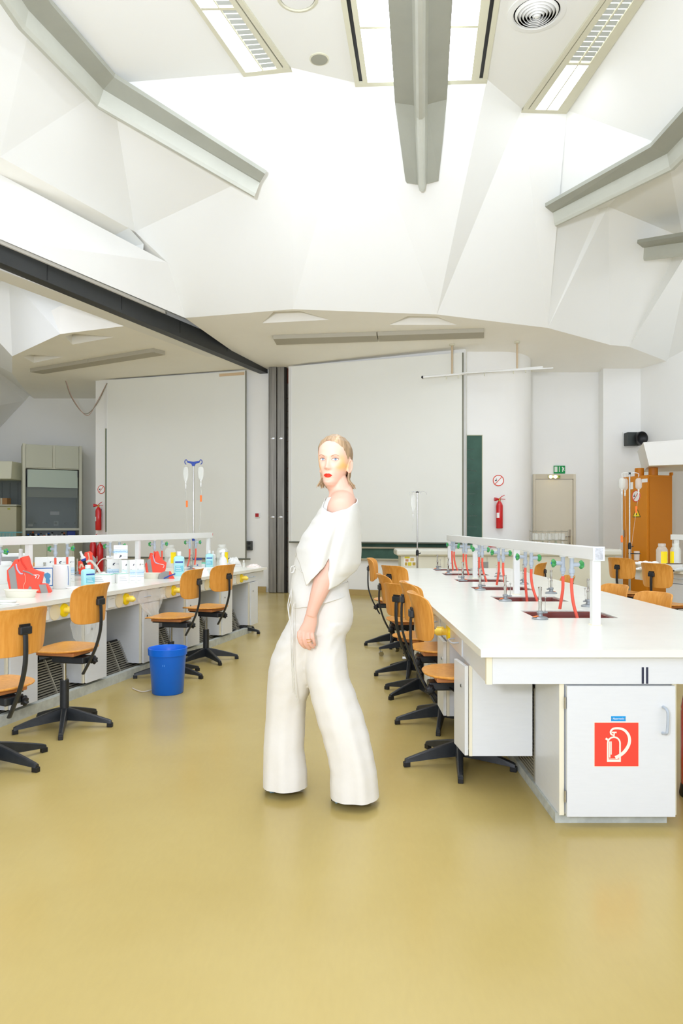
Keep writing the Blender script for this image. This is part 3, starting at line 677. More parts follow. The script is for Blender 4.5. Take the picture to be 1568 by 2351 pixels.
for i, (x, y) in enumerate(((1.113, 4.03), (1.139, 5.0), (1.131, 5.86), (1.155, 6.85), (1.155, 7.78), (1.145, 8.58))):
    burner((x, y, HT), R((5, -8, 4, 150, 10, 0)[i]), ['nearest bunsen burner left of the first sink on the right worktop', 'bunsen burner beside the second sink, left of the hoses', 'bunsen burner beside the third sink, orange mark to the aisle', 'bunsen burner turned round beside the fourth sink', 'bunsen burner beside the fifth sink near the far end', 'farthest bunsen burner at the far end of right worktop'][i])
for i, (x, y) in enumerate(((1.60, 4.66), (1.622, 5.56), (1.637, 6.46), (1.62, 7.4), (1.6, 8.3))):
    burner((x, y, HT), R(200), ['bunsen burner half hidden behind the first rail post', 'bunsen burner behind the rail right of the second hose pair', 'bunsen burner behind the rail left of the second post', 'bunsen burner behind the rail near the fourth sink', 'bunsen burner behind the rail near the far sinks'][i])
# ---- bench on the left of the aisle
ML = frame(-2.16, 4.55, 0, R(-14.8)); TL = [0.826 * k for k in range(-2, 6)]
bench(ML, -1, -2.3, 4.75, 1.5, [], 'long cluttered white worktop left of the aisle', False,
      [k + 0.688 for k in TL[:-1]], [(k - 0.03, k + 0.315) for k in TL], [k + 0.585 for k in TL[:-1]], far_end=True)
ordn = ['out of frame', 'far left edge', 'first', 'second', 'third', 'fourth', 'fifth', 'last']
for i, k in enumerate(TL[1:]):
    pedestal(ML, -1, k + 0.088, k + 0.373 if i < 6 else k + 0.33, 0.095, 0.42, ['white hanging cabinet at the left picture edge under the left worktop', 'white hanging cabinet behind the nearest left chair', 'white hanging cabinet behind the second left chair', 'white hanging cabinet just left of the blue bin', 'white hanging cabinet behind the chair at the blue bin', 'white hanging cabinet behind the fourth left chair', 'last white hanging cabinet at the far end of the left worktop'][i], 'hanging cabinets under the left worktop')
frl = D(ML, -1)
t = thing('bench_core', 'white knee-space back wall under the left worktop', 'cabinet', M=ML @ Matrix.Translation((-0.75, 1.2, 0)))
MB(frl).box(0.44, 1.1, -2.2, 4.35, 0.30, 0.61).build('body', M_LAM, t)
MB(frl).box(0.03, 0.08, -2.2, 4.3, 0.0, 0.07).build('plinth', M_PLINTH, t)
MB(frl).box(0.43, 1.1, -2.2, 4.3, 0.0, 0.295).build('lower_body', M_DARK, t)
grille(ML, -1, 0.12, -2.2, 4.3, 0.03, 0.295, 0.12, t)
rail(ML, -1, 0.75, -2.2, 4.69, 1.203, [-2.15, -0.47, 1.217, 2.91, 4.62], 'white service rail on posts above the left worktop')
rl_ = bpy.data.objects['service_rail.001']
MB(frl).box(0.722, 0.73, 4.688, 4.693, 1.165, 1.195).build('red_tag', M_RED, rl_)
tl_names = ['gas tap pair at the left picture edge under the left rail', 'gas tap pair with two red hoses above the white paper roll', 'gas tap pair behind the stacked white boxes on left worktop', 'gas tap pair above the third red training block', 'gas tap pair at the far end of left rail by drip stand']
for i, y in enumerate((0.80, 1.64, 2.48, 3.34, 4.18)):
    tap(ML, -1, 0.75, y, 1.135, tl_names[i], [(0, 0), (0.2, 0.2), (0, 0), (0.2, 0.2), (0.22, 0.2)][i], (0.02, 0.01), group='gas taps under the left rail')
# ---- bench at the far right
M3 = frame(3.68, 9.15, 0, R(15.9))
bench(M3, 1, -4.5, 0.0, 1.1, [], 'grey white worktop at the right picture edge, by the orange cabinet', False, [-0.32, -1.15, -1.98], [(-1.0, -0.62)], [-0.2], far_end=True)
w3 = bpy.data.objects['lab_worktop.002']
text('2', 'number', M_INK, w3, M3 @ Matrix.Translation((0.0345, -0.43, 0.667)) @ Matrix.Rotation(R(-90), 4, 'Z') @ Matrix.Rotation(R(90), 4, 'X'), 0.05)
pedestal(M3, 1, -1.05, -0.62, 0.1, 0.5, 'white hanging cabinet under the far right worktop', None)
rail(M3, 1, 0.53, -4.4, -0.12, 1.18, [-0.2, -1.9, -3.6], 'white service rail cut off by the right picture edge')
# ---- teacher's bench by the back wall
t = thing('teacher_bench', 'long cream bench standing before the back wall and chalkboard', 'bench', (2.9, 12.1, 0))
MB().box(0.9, 4.6, 11.75, 12.45, 0.80, 0.905).build('top', mat('teacher_top', (226, 226, 214), 0.4), t, bevel=0.03)
MB().box(0.98, 4.5, 11.82, 12.4, 0.0, 0.80).build('body', mat('teacher_body', (228, 226, 208), 0.5), t)
for k in range(5):
    MB().box(1.0 + k * 0.7, 1.68 + k * 0.7, 11.806, 11.82, 0.1, 0.785).build('front_panel', MATS['teacher_body'], t, bevel=0.003)
MB().box(2.27, 2.41, 11.795, 11.806, 0.49, 0.7).build('socket_plate', M_GREYP, t, bevel=0.004)
st = MB().box(1.03, 1.22, 11.801, 11.8055, 0.63, 0.84 - 0.05).build('fruit_poster', M_PAPER, None); tag(st, 'small yellow and white sticker sheet on the end of the teacher bench', 'poster')
for (a, b, c, d_, m) in ((1.035, 1.12, 0.755, 0.787, mat('sticker_yellow', (222, 208, 60), 0.6)), (1.04, 1.08, 0.64, 0.69, mat('sticker_olive', (190, 160, 70), 0.6)), (1.09, 1.15, 0.635, 0.692, MATS['sticker_yellow']), (1.165, 1.215, 0.64, 0.69, MATS['sticker_olive']), (1.05, 1.1, 0.705, 0.745, mat('sticker_salmon', (208, 150, 110), 0.6)), (1.13, 1.19, 0.71, 0.765, mat('sticker_tan', (216, 190, 120), 0.6))):
    MB().box(a, b, 11.7995, 11.8008, c, d_).build('print', m, st)
# ================================================================ CHAIRS
def seat_outline(n=44):
    pts = []
    for j in range(n):
        a = 2 * math.pi * j / n; c, s_ = math.cos(a), math.sin(a)
        e = 2.7
        x = 0.2 * math.copysign(abs(c) ** (2 / e), c); y = 0.2 * math.copysign(abs(s_) ** (2 / e), s_)
        if y > 0: x *= 1 + 0.04 * y / 0.2
        else: x *= 1 - 0.10 * (-y / 0.2) ** 2
        pts.append((x, y))
    return pts
def make_chair(x, y, rz, seat=0.50, back=0.80, label='', group=None, tilt=8, castors=False, base_rz=None, mech=1):
    t = thing('swivel_chair', label, 'chair', (x, y, 0), rz, group); fr = WM[t.name]
    z = seat
    # seat: dished plywood, rolled front edge
    ol = seat_outline()
    def sz(px, py):
        r2 = (px / 0.2) ** 2 + (py / 0.2) ** 2
        return z - 0.006 + 0.007 * r2 - (0.02 * max(0, (py - 0.1) / 0.1) ** 2 if py > 0.1 else 0)
    rr = []
    for k, (sc, dz) in enumerate(((0.02, 0), (0.35, 0), (0.7, 0), (0.93, 0), (0.985, -0.001), (1.0, -0.006), (0.985, -0.012), (0.7, -0.0125), (0.02, -0.0125))):
        rr.append([(px * sc, py * sc, sz(px * sc, py * sc) + dz) for px, py in ol])
    MB(fr).rings(rr).build('seat', M_WOOD, t)
    MB(fr).prism([(-0.11, -0.14, z - 0.02), (0.11, -0.14, z - 0.02), (0.11, -0.14, z - 0.045), (-0.11, -0.14, z - 0.045)], (0, 0.27, 0)).build('seat_block', M_WOODE, t, bevel=0.006)
    # mechanism
    mc = MB(fr).box(-0.05, 0.05, -0.17, 0.06, z - 0.10, z - 0.055).build('mechanism', M_BLKMET, t, bevel=0.008)
    MB(fr).box(-0.10, 0.10, -0.12, 0.12, z - 0.055, z - 0.047).build('seat_plate', M_BLACK, t)
    MB(fr).tube([(0.05, -0.06, z - 0.085), (0.13, -0.03, z - 0.095), (0.17, -0.02, z - 0.10)], [0.006, 0.006, 0.009], 8).build('lever', M_BLACK, mc)
    # knob at the rear
    kp = []
    for xx, sc in ((0.0, 0.5), (0.008, 1), (0.02, 1), (0.028, 0.8), (0.03, 0.4)):
        kp.append([(xx * 1.0 + 0.05, -0.17 + (0.026 + 0.004 * math.cos(7 * a)) * sc * math.cos(a), z - 0.09 + (0.026 + 0.004 * math.cos(7 * a)) * sc * math.sin(a)) for a in [2 * math.pi * j / 28 for j in range(28)]])
    MB(fr).rings(kp).build('tension_knob', M_BLACK, mc)
    # strut of the back
    yb = -0.245 - 0.015
    st = curve_pts([(0, -0.135, z - 0.17), (0, -0.175, z - 0.10), (0, -0.225, z + 0.0), (0, yb, z + 0.12), (0, yb - 0.004, back - 0.04), (0, yb + 0.004, back + 0.015)], 6)
    MB(fr).tube(st, 0.013, 10, flat=(0.62, 1.15, 0, 1, 0)).build('back_strut', M_BLKMET, t)
    # backrest: curved plywood
    tl = math.tan(R(tilt)); hw, hh = 0.197, 0.125; NU, NV = 20, 10
    def bp(u, v, o):
        # rounded-rectangle mapping; u,v in -1..1
        m_ = max(abs(u), abs(v), 1e-6); e = 6.0
        k = m_ / ((abs(u) ** e + abs(v) ** e) ** (1 / e) + 1e-9)
        x_ = u * k * hw * (1 - 0.06 * (-v if v < 0 else 0)); z_ = v * k * hh
        y_ = yb + 0.03 - 0.02 + 1.9 * x_ * x_ - z_ * tl * 0.6 - 0.03 * max(0, v) ** 3 * 0.6
        nx = -3.8 * x_; ln = math.hypot(1, nx)
        return (x_ + o * nx / ln, y_ + o / ln, back + z_)
    g0 = [[bp(-1 + 2 * i / NU, -1 + 2 * j / NV, 0) for i in range(NU + 1)] for j in range(NV + 1)]
    g1 = [[bp(-1 + 2 * i / NU, -1 + 2 * j / NV, 0.011) for i in range(NU + 1)] for j in range(NV + 1)]
    n = NU + 1; vs = [p for r_ in g0 for p in r_] + [p for r_ in g1 for p in r_]; o = n * (NV + 1)
    fs = [(j * n + i, j * n + i + 1, (j + 1) * n + i + 1, (j + 1) * n + i) for j in range(NV) for i in range(NU)]
    fs += [tuple(a + o for a in f)[::-1] for f in fs]
    rim = [(0, i) for i in range(NU)] + [(j, NU) for j in range(NV)] + [(NV, i) for i in range(NU, 0, -1)] + [(j, 0) for j in range(NV, 0, -1)]
    ri = [j * n + i for j, i in rim]
    fs += [(ri[k], ri[(k + 1) % len(ri)], ri[(k + 1) % len(ri)] + o, ri[k] + o) for k in range(len(ri))]
    MB(fr).add(vs, fs, True).build('backrest', M_WOOD, t, bevel=0.003)
    br = MB(fr).box(-0.035, 0.035, yb - 0.014, yb + 0.012, back - 0.012, back + 0.03).build('bracket', M_BLKMET, t, bevel=0.006)
    MB(fr).box(-0.03, 0.03, yb - 0.004, yb + 0.012, back + 0.03, back + 0.042).build('clip', M_BLACK, br)
    # column and five-star base
    top = 0.30 if z > 0.46 else z - 0.14
    MB(fr).cyl((0, 0, 0.05), (0, 0, top), 0.028, 0.028, 20).build('column', M_BLKMET, t)
    MB(fr).cyl((0, 0, top - 0.01), (0, 0, z - 0.06), 0.0125, None, 16).build('piston', M_CHROME, t)
    b0 = (random.uniform(0, 72) if base_rz is None else base_rz)
    for k in range(5):
        A = fr @ Matrix.Rotation(R(b0 + 72 * k) - rz, 4, 'Z')
        zo = 0.045 if castors else 0.0
        prof = [(0.02, 0.045 + zo, 0.125 + zo, 0.021), (0.10, 0.042 + zo, 0.105 + zo, 0.02), (0.22, 0.032 + zo, 0.07 + zo, 0.017), (0.29, 0.026 + zo, 0.048 + zo, 0.015), (0.303, 0.024 + zo, 0.042 + zo, 0.0135)]
        rr = [[(r_, -w_, zl), (r_, w_, zl), (r_, w_ * 0.8, zh - 0.004), (r_, w_ * 0.45, zh), (r_, -w_ * 0.45, zh), (r_, -w_ * 0.8, zh - 0.004)] for r_, zl, zh, w_ in prof]
        lg = MB(A).rings(rr, smooth=False).build('leg', M_BLKMET, t)
        if castors:
            MB(A).cyl((0.29, 0, 0.03), (0.29, 0, 0.075), 0.006, None, 8).build('castor_stem', M_CHROME, lg)
            MB(A).cyl((0.28, -0.02, 0.025), (0.28, 0.02, 0.025), 0.025, None, 16).build('castor', M_CHROME, lg)
        else:
            MB(A).prism([(0.276, -0.0135, 0), (0.311, -0.014, 0), (0.311, 0.014, 0), (0.276, 0.0135, 0)], (0, 0, 0.027)).build('foot', M_BLACK, lg, bevel=0.003)
    return t
GL, GR = 'swivel chairs along the left worktop', 'swivel chairs along the right worktop'
aL = R(75.2)
make_chair(-1.875, 3.86, R(62), 0.445, 0.735, 'plywood swivel chair cut off by the left picture edge', GL, base_rz=-20)
make_chair(-1.777, 4.61, R(76), 0.515, 0.80, 'plywood swivel chair in front of the plastic film left of the blue bin', GL, base_rz=-1)
make_chair(-1.46, 6.15, R(78), 0.525, 0.80, 'plywood swivel chair standing behind the blue bin', GL, base_rz=-20)
make_chair(-1.295, 6.87, R(66), 0.525, 0.80, 'plywood swivel chair beyond the blue bin, nearest the steel post', GL, base_rz=18)
def star_base(t, b0, legs_z=0.0):
    fr = WM[t.name]
    for k in range(5):
        A = fr @ Matrix.Rotation(R(b0 + 72 * k), 4, 'Z')
        prof = [(0.02, 0.04, 0.09, 0.021), (0.10, 0.038, 0.085, 0.02), (0.22, 0.032, 0.066, 0.017), (0.29, 0.026, 0.048, 0.015), (0.303, 0.024, 0.042, 0.0135)]
        lg = MB(A).rings([[(r_, -w_, zl), (r_, w_, zl), (r_, w_ * 0.8, zh - 0.004), (r_, w_ * 0.45, zh), (r_, -w_ * 0.45, zh), (r_, -w_ * 0.8, zh - 0.004)] for r_, zl, zh, w_ in prof], smooth=False).build('leg', M_BLKMET, t)
        MB(A).prism([(0.276, -0.0135, 0), (0.311, -0.014, 0), (0.311, 0.014, 0), (0.276, 0.0135, 0)], (0, 0, 0.027)).build('foot', M_BLACK, lg, bevel=0.003)
    MB(fr).cyl((0, 0, 0.03), (0, 0, 0.092), 0.028, None, 20).build('hub', M_BLKMET, t)
t = thing('chair_base', 'black five-star chair base under the far end of the left worktop', 'chair', (-1.27, 8.66, 0)); star_base(t, -18)
make_chair(0.638, 3.895, R(-88), 0.505, 0.805, 'nearest plywood swivel chair at the right worktop, tucked behind the open cabinet door', GR, base_rz=-26, tilt=13)
make_chair(0.655, 4.70, R(-86), 0.50, 0.80, 'second swivel chair at right worktop, back hidden behind nearest backrest', GR, base_rz=-30)
make_chair(0.60, 5.5, R(-48), 0.455, 0.735, 'third swivel chair at the right worktop, low back turned side on', GR, base_rz=1.5)
make_chair(0.587, 6.22, R(-84), 0.49, 0.75, 'fourth swivel chair at the right worktop with back leaning to aisle', GR, base_rz=-26.4, tilt=15)
make_chair(0.672, 7.13, R(-55), 0.50, 0.78, 'fifth swivel chair at the right worktop, on chrome castors', GR, castors=True, base_rz=-32)
make_chair(0.55, 7.80, R(-98), 0.50, 0.815, 'farthest swivel chair on the aisle side of the right worktop', GR, base_rz=-25)
GF = 'low swivel chairs on the far side of the right worktop'
make_chair(2.28, 5.6, R(112), 0.40, 0.64, 'low chair back peeping over the right edge of worktop, under the far chair', GF)
make_chair(2.30, 6.5, R(108), 0.40, 0.63, 'low chair back just peeping over the worktop left of the far right chairs', GF)
make_chair(2.28, 7.9, R(90), 0.39, 0.62, 'sliver of orange chair back seen between the gas hoses', GF)
make_chair(2.36, 9.25, R(60), 0.46, 0.70, 'small chair seen between hoses beyond the second burner row', GF)
G3 = 'swivel chairs at the far right worktop'
make_chair(3.48, 8.6, R(-62), 0.50, 0.79, 'swivel chair by the drip stand in front of the orange cabinet', G3)
make_chair(3.36, 7.35, R(-66), 0.50, 0.79, 'swivel chair at the right picture edge before far right worktop', G3)
GB = 'swivel chairs beyond the left worktop'
pA = ML @ V(-1.78, 1.75, 0); pB = ML @ V(-1.78, 3.0, 0)
make_chair(pA.x, pA.y, R(-105), 0.58, 0.86, 'chair back rising behind the white boxes beyond the left worktop', GB)
make_chair(pB.x, pB.y, R(-105), 0.50, 0.76, 'chair beyond the left worktop seen between the boxes and red block', GB)
# ================================================================ PERSON
def remeshed(name, mb, vox, m, parent, smooth_it=4, smooth_f=0.5):
    o = mb.build('tmp', m, None, recalc=True)
    q = o.modifiers.new('r', 'REMESH'); q.mode = 'VOXEL'; q.voxel_size = vox; q.use_smooth_shade = True
    if smooth_it:
        q = o.modifiers.new('s', 'SMOOTH'); q.iterations = smooth_it; q.factor = smooth_f
    dg = bpy.context.evaluated_depsgraph_get(); me = bpy.data.meshes.new_from_object(o.evaluated_get(dg))
    old = o.data; bpy.data.objects.remove(o); bpy.data.meshes.remove(old)
    me.name = name; me.transform(WM[parent.name].inverted()); me.materials.clear(); me.materials.append(m)
    r = bpy.data.objects.new(name, me); COL.objects.link(r); r.parent = parent; WM[r.name] = WM[parent.name]
    return r
def tint(o, fn):
    me = o.data; a = me.color_attributes.new('tint', 'FLOAT_COLOR', 'POINT')
    W = WM[o.name]; buf = []
    for v in me.vertices: buf += fn(W @ v.co)
    a.data.foreach_set('color', buf)
PT = thing('person', 'woman in cream top and wide trousers standing in the aisle, face turned to camera', 'person', (-0.09, 3.42, 0))
M_SKIN = attr_mat('skin', 0.5, 0.35, 0.0)
M_CLOTH = mat('cream_cloth', (230, 229, 223), 0.85, var=0.02, scale=40, bump=0.04, spec=0.2)
M_CLOTH2 = mat('cream_trouser_cloth', (230, 227, 220), 0.85, var=0.02, scale=30, bump=0.05, spec=0.2)
# ---- head in its own frame: x to her left, -y forward, z up from the chin
TH = R(-20)
HM = Matrix.Translation((-0.033, 3.425, 1.598)) @ Matrix.Rotation(R(2.2), 4, 'Y') @ Matrix.Translation((0, 0, -0.12)) @ Matrix.Rotation(TH, 4, 'Z')
fF = [(-0.03, 0.02), (-0.012, 0.05), (0.0, 0.074), (0.012, 0.084), (0.03, 0.081), (0.045, 0.084), (0.06, 0.083), (0.08, 0.084), (0.1, 0.085), (0.118, 0.086), (0.137, 0.092), (0.16, 0.093), (0.185, 0.084), (0.205, 0.067), (0.222, 0.043), (0.233, 0.016), (0.237, 0.002)]
fB = [(-0.03, 0.03), (0.0, 0.045), (0.04, 0.066), (0.08, 0.088), (0.12, 0.099), (0.16, 0.097), (0.19, 0.082), (0.21, 0.062), (0.226, 0.038), (0.234, 0.014), (0.237, 0.002)]
fW = [(-0.03, 0.022), (-0.008, 0.027), (0.004, 0.034), (0.02, 0.0415), (0.04, 0.0495), (0.065, 0.059), (0.09, 0.067), (0.12, 0.0735), (0.15, 0.0745), (0.175, 0.071), (0.2, 0.059), (0.22, 0.038), (0.232, 0.016), (0.237, 0.002)]
NS = [(0.064, 0.0), (0.070, 0.006), (0.075, 0.019), (0.080, 0.0235), (0.09, 0.018), (0.105, 0.0115), (0.118, 0.007), (0.128, 0.004), (0.14, 0.0)]
def G(a, s_): return math.exp(-(a / s_) ** 2)
def face_delta(x, z):
    ax = abs(x)
    d = interp(NS, z) * G(x, 0.0085 if z > 0.09 else 0.0105) if 0.064 < z < 0.14 else 0
    d += 0.007 * G(ax - 0.0125, 0.006) * G(z - 0.078, 0.006)
    d -= 0.0105 * G(ax - 0.032, 0.016) * G(z - 0.119, 0.0105)
    d += 0.003 * G(ax - 0.028, 0.02) * G(z - 0.138, 0.007)
    d += 0.005 * G(ax - 0.043, 0.016) * G(z - 0.088, 0.017)
    d -= 0.003 * G(ax - 0.04, 0.014) * G(z - 0.05, 0.016)
    d += 0.004 * G(x, 0.018) * G(z - 0.049, 0.0045) + 0.0045 * G(x, 0.016) * G(z - 0.0385, 0.005)
    d -= 0.003 * G(x, 0.02) * G(z - 0.029, 0.005)
    d += 0.004 * G(x, 0.016) * G(z - 0.012, 0.01)
    return d
NE = 2.25
def head_pt(phi, z, off=0.0, zoff=0.0):
    c, s_ = math.cos(phi), math.sin(phi)
    r_ = 1 / ((abs(c) ** NE + abs(s_) ** NE) ** (1 / NE))
    f = interp(fF, z) if c > 0 else interp(fB, z)
    x = (interp(fW, z) + off) * s_ * r_; y = -(f + off) * c * r_
    if c > 0: y -= face_delta(x, z) * min(1, c * 3)
    return V(x, y, z + zoff)
def face_surf(x, z, off=0.0):
    w_, f = interp(fW, z), interp(fF, z)
    k = max(0.0, 1 - abs(x / w_) ** NE) ** (1 / NE)
    return V(x, -(f * k) - face_delta(x, z) - off, z)
hd = MB(HM)
NP = 72
hd.rings([[head_pt(2 * math.pi * j / NP, z) for j in range(NP)] for z in [-0.03 + 0.267 * i / 88 for i in range(89)]])
for sx in (-1, 1):          # ears
    E = HM @ Matrix.Translation((sx * 0.0745, 0.012, 0.097)) @ Matrix.Rotation(sx * R(-22), 4, 'Z') @ Matrix.Rotation(R(-10), 4, 'X')
    e = MB(E)
    pth = [V(0, 0.0145 * math.sin(a), 0.0275 * math.cos(a) - (0.004 if math.cos(a) < 0 else 0)) for a in [2 * math.pi * k / 20 for k in range(20)]] + [V(0, 0, 0.0275)]
    hd.v += []; e.tube(pth, 0.0055, 8, caps=True); e.ball((0, 0, -0.002), 0.023, 12, 8, (0.16, 0.55, 1.05)); e.ball((0.001 * sx, -0.004, -0.026), 0.009, 10, 6, (0.5, 0.8, 1))
    n_ = len(hd.v); hd.v += e.v; hd.f += [(tuple(i + n_ for i in f[0]), f[1], f[2]) for f in e.f]
# ---- body
def pxm(px, py, Y): return PY(px, py, Y)
bd = hd; bd.M = Matrix()
def limb(pts, n=20):
    c = curve_pts([p[0] for p in pts], 6); rs = []
    for i in range(len(pts) - 1):
        for k in range(6): rs.append(pts[i][1] + (pts[i + 1][1] - pts[i][1]) * k / 6)
    rs.append(pts[-1][1]); bd.tube(c, rs, n)
limb([(HM @ V(0, 0.012, 0.05), 0.05), (pxm(778, 1118, 3.425), 0.051), (pxm(784, 1138, 3.43), 0.053), (pxm(789, 1158, 3.43), 0.066)])
# shoulder girdle, deltoid, trapezius, chest
limb([(pxm(787, 1180, 3.60), 0.05), (pxm(787, 1168, 3.53), 0.056), (pxm(788, 1158, 3.43), 0.066), (pxm(784, 1160, 3.35), 0.067), (pxm(782, 1172, 3.285), 0.064)]); bd.ball(pxm(782, 1172, 3.285), 0.0645, 20, 14)
limb([(pxm(789, 1112, 3.45), 0.03), (pxm(794, 1130, 3.42), 0.036), (pxm(793, 1154, 3.38), 0.046)]); bd.ball(pxm(793, 1154, 3.38), 0.046, 16, 10)
for side in (-1, 1):
    bd.tube(curve_pts([HM @ V(side * 0.055, 0.035, 0.03), pxm(768 + side * 8, 1128, 3.40 - side * 0.02), pxm(760 + 4 * side, 1146, 3.385 - side * 0.03)], 6), [0.011] * 13, 8)
rr = []
for y, xl, xr, hy in ((1160, 752, 815, 0.16), (1190, 738, 812, 0.16), (1240, 712, 806, 0.145), (1300, 690, 798, 0.12), (1340, 684, 788, 0.115), (1390, 684, 798, 0.15), (1440, 676, 792, 0.155), (1475, 676, 782, 0.14)):
    c = pxm((xl + xr) / 2, y, 3.42); hx = (xr - xl) / 2 * 3.42 / F
    rr.append([c + V(hx * math.cos(a), hy * math.sin(a), 0) for a in [2 * math.pi * j / 32 for j in range(32)]])
bd.rings(rr)
YA = 3.19
limb([(pxm(782, 1172, 3.285), 0.060), (pxm(779, 1215, 3.27), 0.050), (pxm(769, 1265, 3.25), 0.044), (pxm(750, 1316, 3.225), 0.0445), (pxm(741, 1338, 3.21), 0.0445), (pxm(731, 1364, 3.195), 0.037), (pxm(721, 1391, YA), 0.0285), (pxm(714, 1414, 3.19), 0.0255)])
limb([(pxm(790, 1172, 3.60), 0.052), (pxm(770, 1240, 3.62), 0.042), (pxm(752, 1305, 3.60), 0.038), (pxm(735, 1350, 3.52), 0.03), (pxm(725, 1380, 3.5), 0.026)])   # far arm, kept inside the drape
limb([(pxm(738, 1440, 3.36), 0.085), (pxm(735, 1520, 3.35), 0.075), (pxm(752, 1620, 3.345), 0.052), (pxm(775, 1700, 3.34), 0.05), (pxm(800, 1805, 3.34), 0.032)])
limb([(pxm(712, 1440, 3.47), 0.085), (pxm(668, 1530, 3.47), 0.072), (pxm(655, 1620, 3.47), 0.052), (pxm(654, 1700, 3.48), 0.048), (pxm(664, 1790, 3.48), 0.03)])
# hand: palm rings then five fingers
def hp(px, py, dy=0.0): return pxm(px, py, 3.19 + dy)
pr = []
for (cx, cy, hw, hd_) in ((714, 1412, 0.0265, 0.021), (712, 1424, 0.032, 0.020), (708, 1436, 0.038, 0.0195), (704, 1448, 0.0405, 0.0185), (703.5, 1457, 0.038, 0.016)):
    c = hp(cx, cy); pr.append([c + V(hw * math.cos(a), hd_ * math.sin(a), 0.010 * math.cos(a) * (1 if cy > 1420 else 0)) for a in [2 * math.pi * j / 24 for j in range(24)]])
bd.rings(pr)
FNG = [[(687.5, 1449, -.004), (686.5, 1462, -.012), (690, 1475, -.008), (697, 1483.5, .004), (701.5, 1486.5, .014)],
       [(697, 1453, -.009), (697.5, 1467, -.018), (701, 1479, -.012), (707, 1486.5, .002), (711, 1489, .013)],
       [(707.5, 1455, -.010), (708.5, 1468, -.019), (711.5, 1478, -.013), (716.5, 1484, .000), (719.5, 1486, .010)],
       [(717, 1455, -.006), (718.5, 1464, -.013), (720.5, 1472, -.010), (722.5, 1477, .000), (723, 1479.5, .008)]]
for fg, r0 in zip(FNG, (0.0095, 0.0098, 0.0092, 0.0082)):
    cp = curve_pts([hp(a, b, c) for a, b, c in fg], 5); k = len(cp)
    bd.tube(cp, [r0 * (1.05 - 0.28 * i / (k - 1)) * (1.06 if i in (5, 10) else 1) for i in range(k)], 12); bd.ball(cp[-1], r0 * 0.8, 10, 6)
cp = curve_pts([hp(703, 1428, .02), hp(697, 1444, .034), hp(697, 1458, .04), hp(701, 1468, .036)], 5); bd.tube(cp, [0.0125 - 0.004 * i / (len(cp) - 1) for i in range(len(cp))], 12); bd.ball(cp[-1], 0.0085, 10, 6)
BODY = remeshed('body', bd, 0.0028, M_SKIN, PT, 3, 0.5)
vg = BODY.vertex_groups.new(name='soft'); _W = WM[BODY.name]
_idx = {}
for v_ in BODY.data.vertices:
    z_ = (_W @ v_.co).z
    w_ = max(0.0, min(1.0, (1.475 - z_) / 0.03)) * max(0.0, min(1.0, (z_ - 1.12) / 0.1))
    if w_ > 0: _idx.setdefault(round(w_, 1), []).append(v_.index)
for w_, l_ in _idx.items(): vg.add(l_, w_, 'REPLACE')
_q = BODY.modifiers.new('soften', 'SMOOTH'); _q.vertex_group = 'soft'; _q.iterations = 60; _q.factor = 0.8
HI = HM.inverted()
sk = (s2l(230), s2l(186), s2l(164)); yl = (s2l(234), s2l(182), s2l(84)); pk = (s2l(226), s2l(158), s2l(136))
def skin_col(p):
    c = list(sk)
    if p.z > 1.44:
        q = HI @ p
        if q.y < 0.01:
            ax = abs(q.x)
            k = 0.72 * G(ax - 0.0615, 0.0125) * G(q.z - 0.094, 0.016) + 0.45 * G(ax - 0.060, 0.011) * G(q.z - 0.125, 0.018) + 0.45 * G(ax - 0.048, 0.012) * G(q.z - 0.080, 0.011)
            k = min(0.9, k)
            c = [a + (b - a) * k for a, b in zip(c, yl)]
            k = 0.35 * G(ax - 0.033, 0.014) * G(q.z - 0.128, 0.004) + 0.3 * G(ax - 0.011, 0.007) * G(q.z - 0.073, 0.003)
            c = [a + (b - a) * k for a, b in zip(c, pk)]
    elif p.z < 1.05:
        k = 0.25 if p.z < 0.83 else 0.15
        c = [a + (b - a) * k for a, b in zip(c, pk)]
    return c + [1]
tint(BODY, skin_col)
# nails and rings
M_NAIL = mat('red_nail', (232, 60, 44), 0.3)
for fg, on in zip(FNG, (1, 1, 1, 1)):
    a, b, c = fg[-1]; q = hp(a, b + 1.3, c - 0.004)
    MB().ball(q, 0.0052, 10, 6, (1, 0.6, 0.55)).build('nail', M_NAIL, PT)
M_GOLD = mat('gold', (232, 190, 92), 0.25, metal=1.0)
for yy in (1467.5, 1473.5):
    a_ = hp(708.4 + (yy - 1467) * 0.25, yy, -0.0185 + (yy - 1467) * 0.0005)
    MB().tube([a_ + V(0.0105 * math.cos(t_), 0.0105 * math.sin(t_), 0.0012 * math.cos(t_)) for t_ in [2 * math.pi * k / 20 for k in range(21)]], 0.0011, 6).build('finger_ring', M_GOLD, PT)
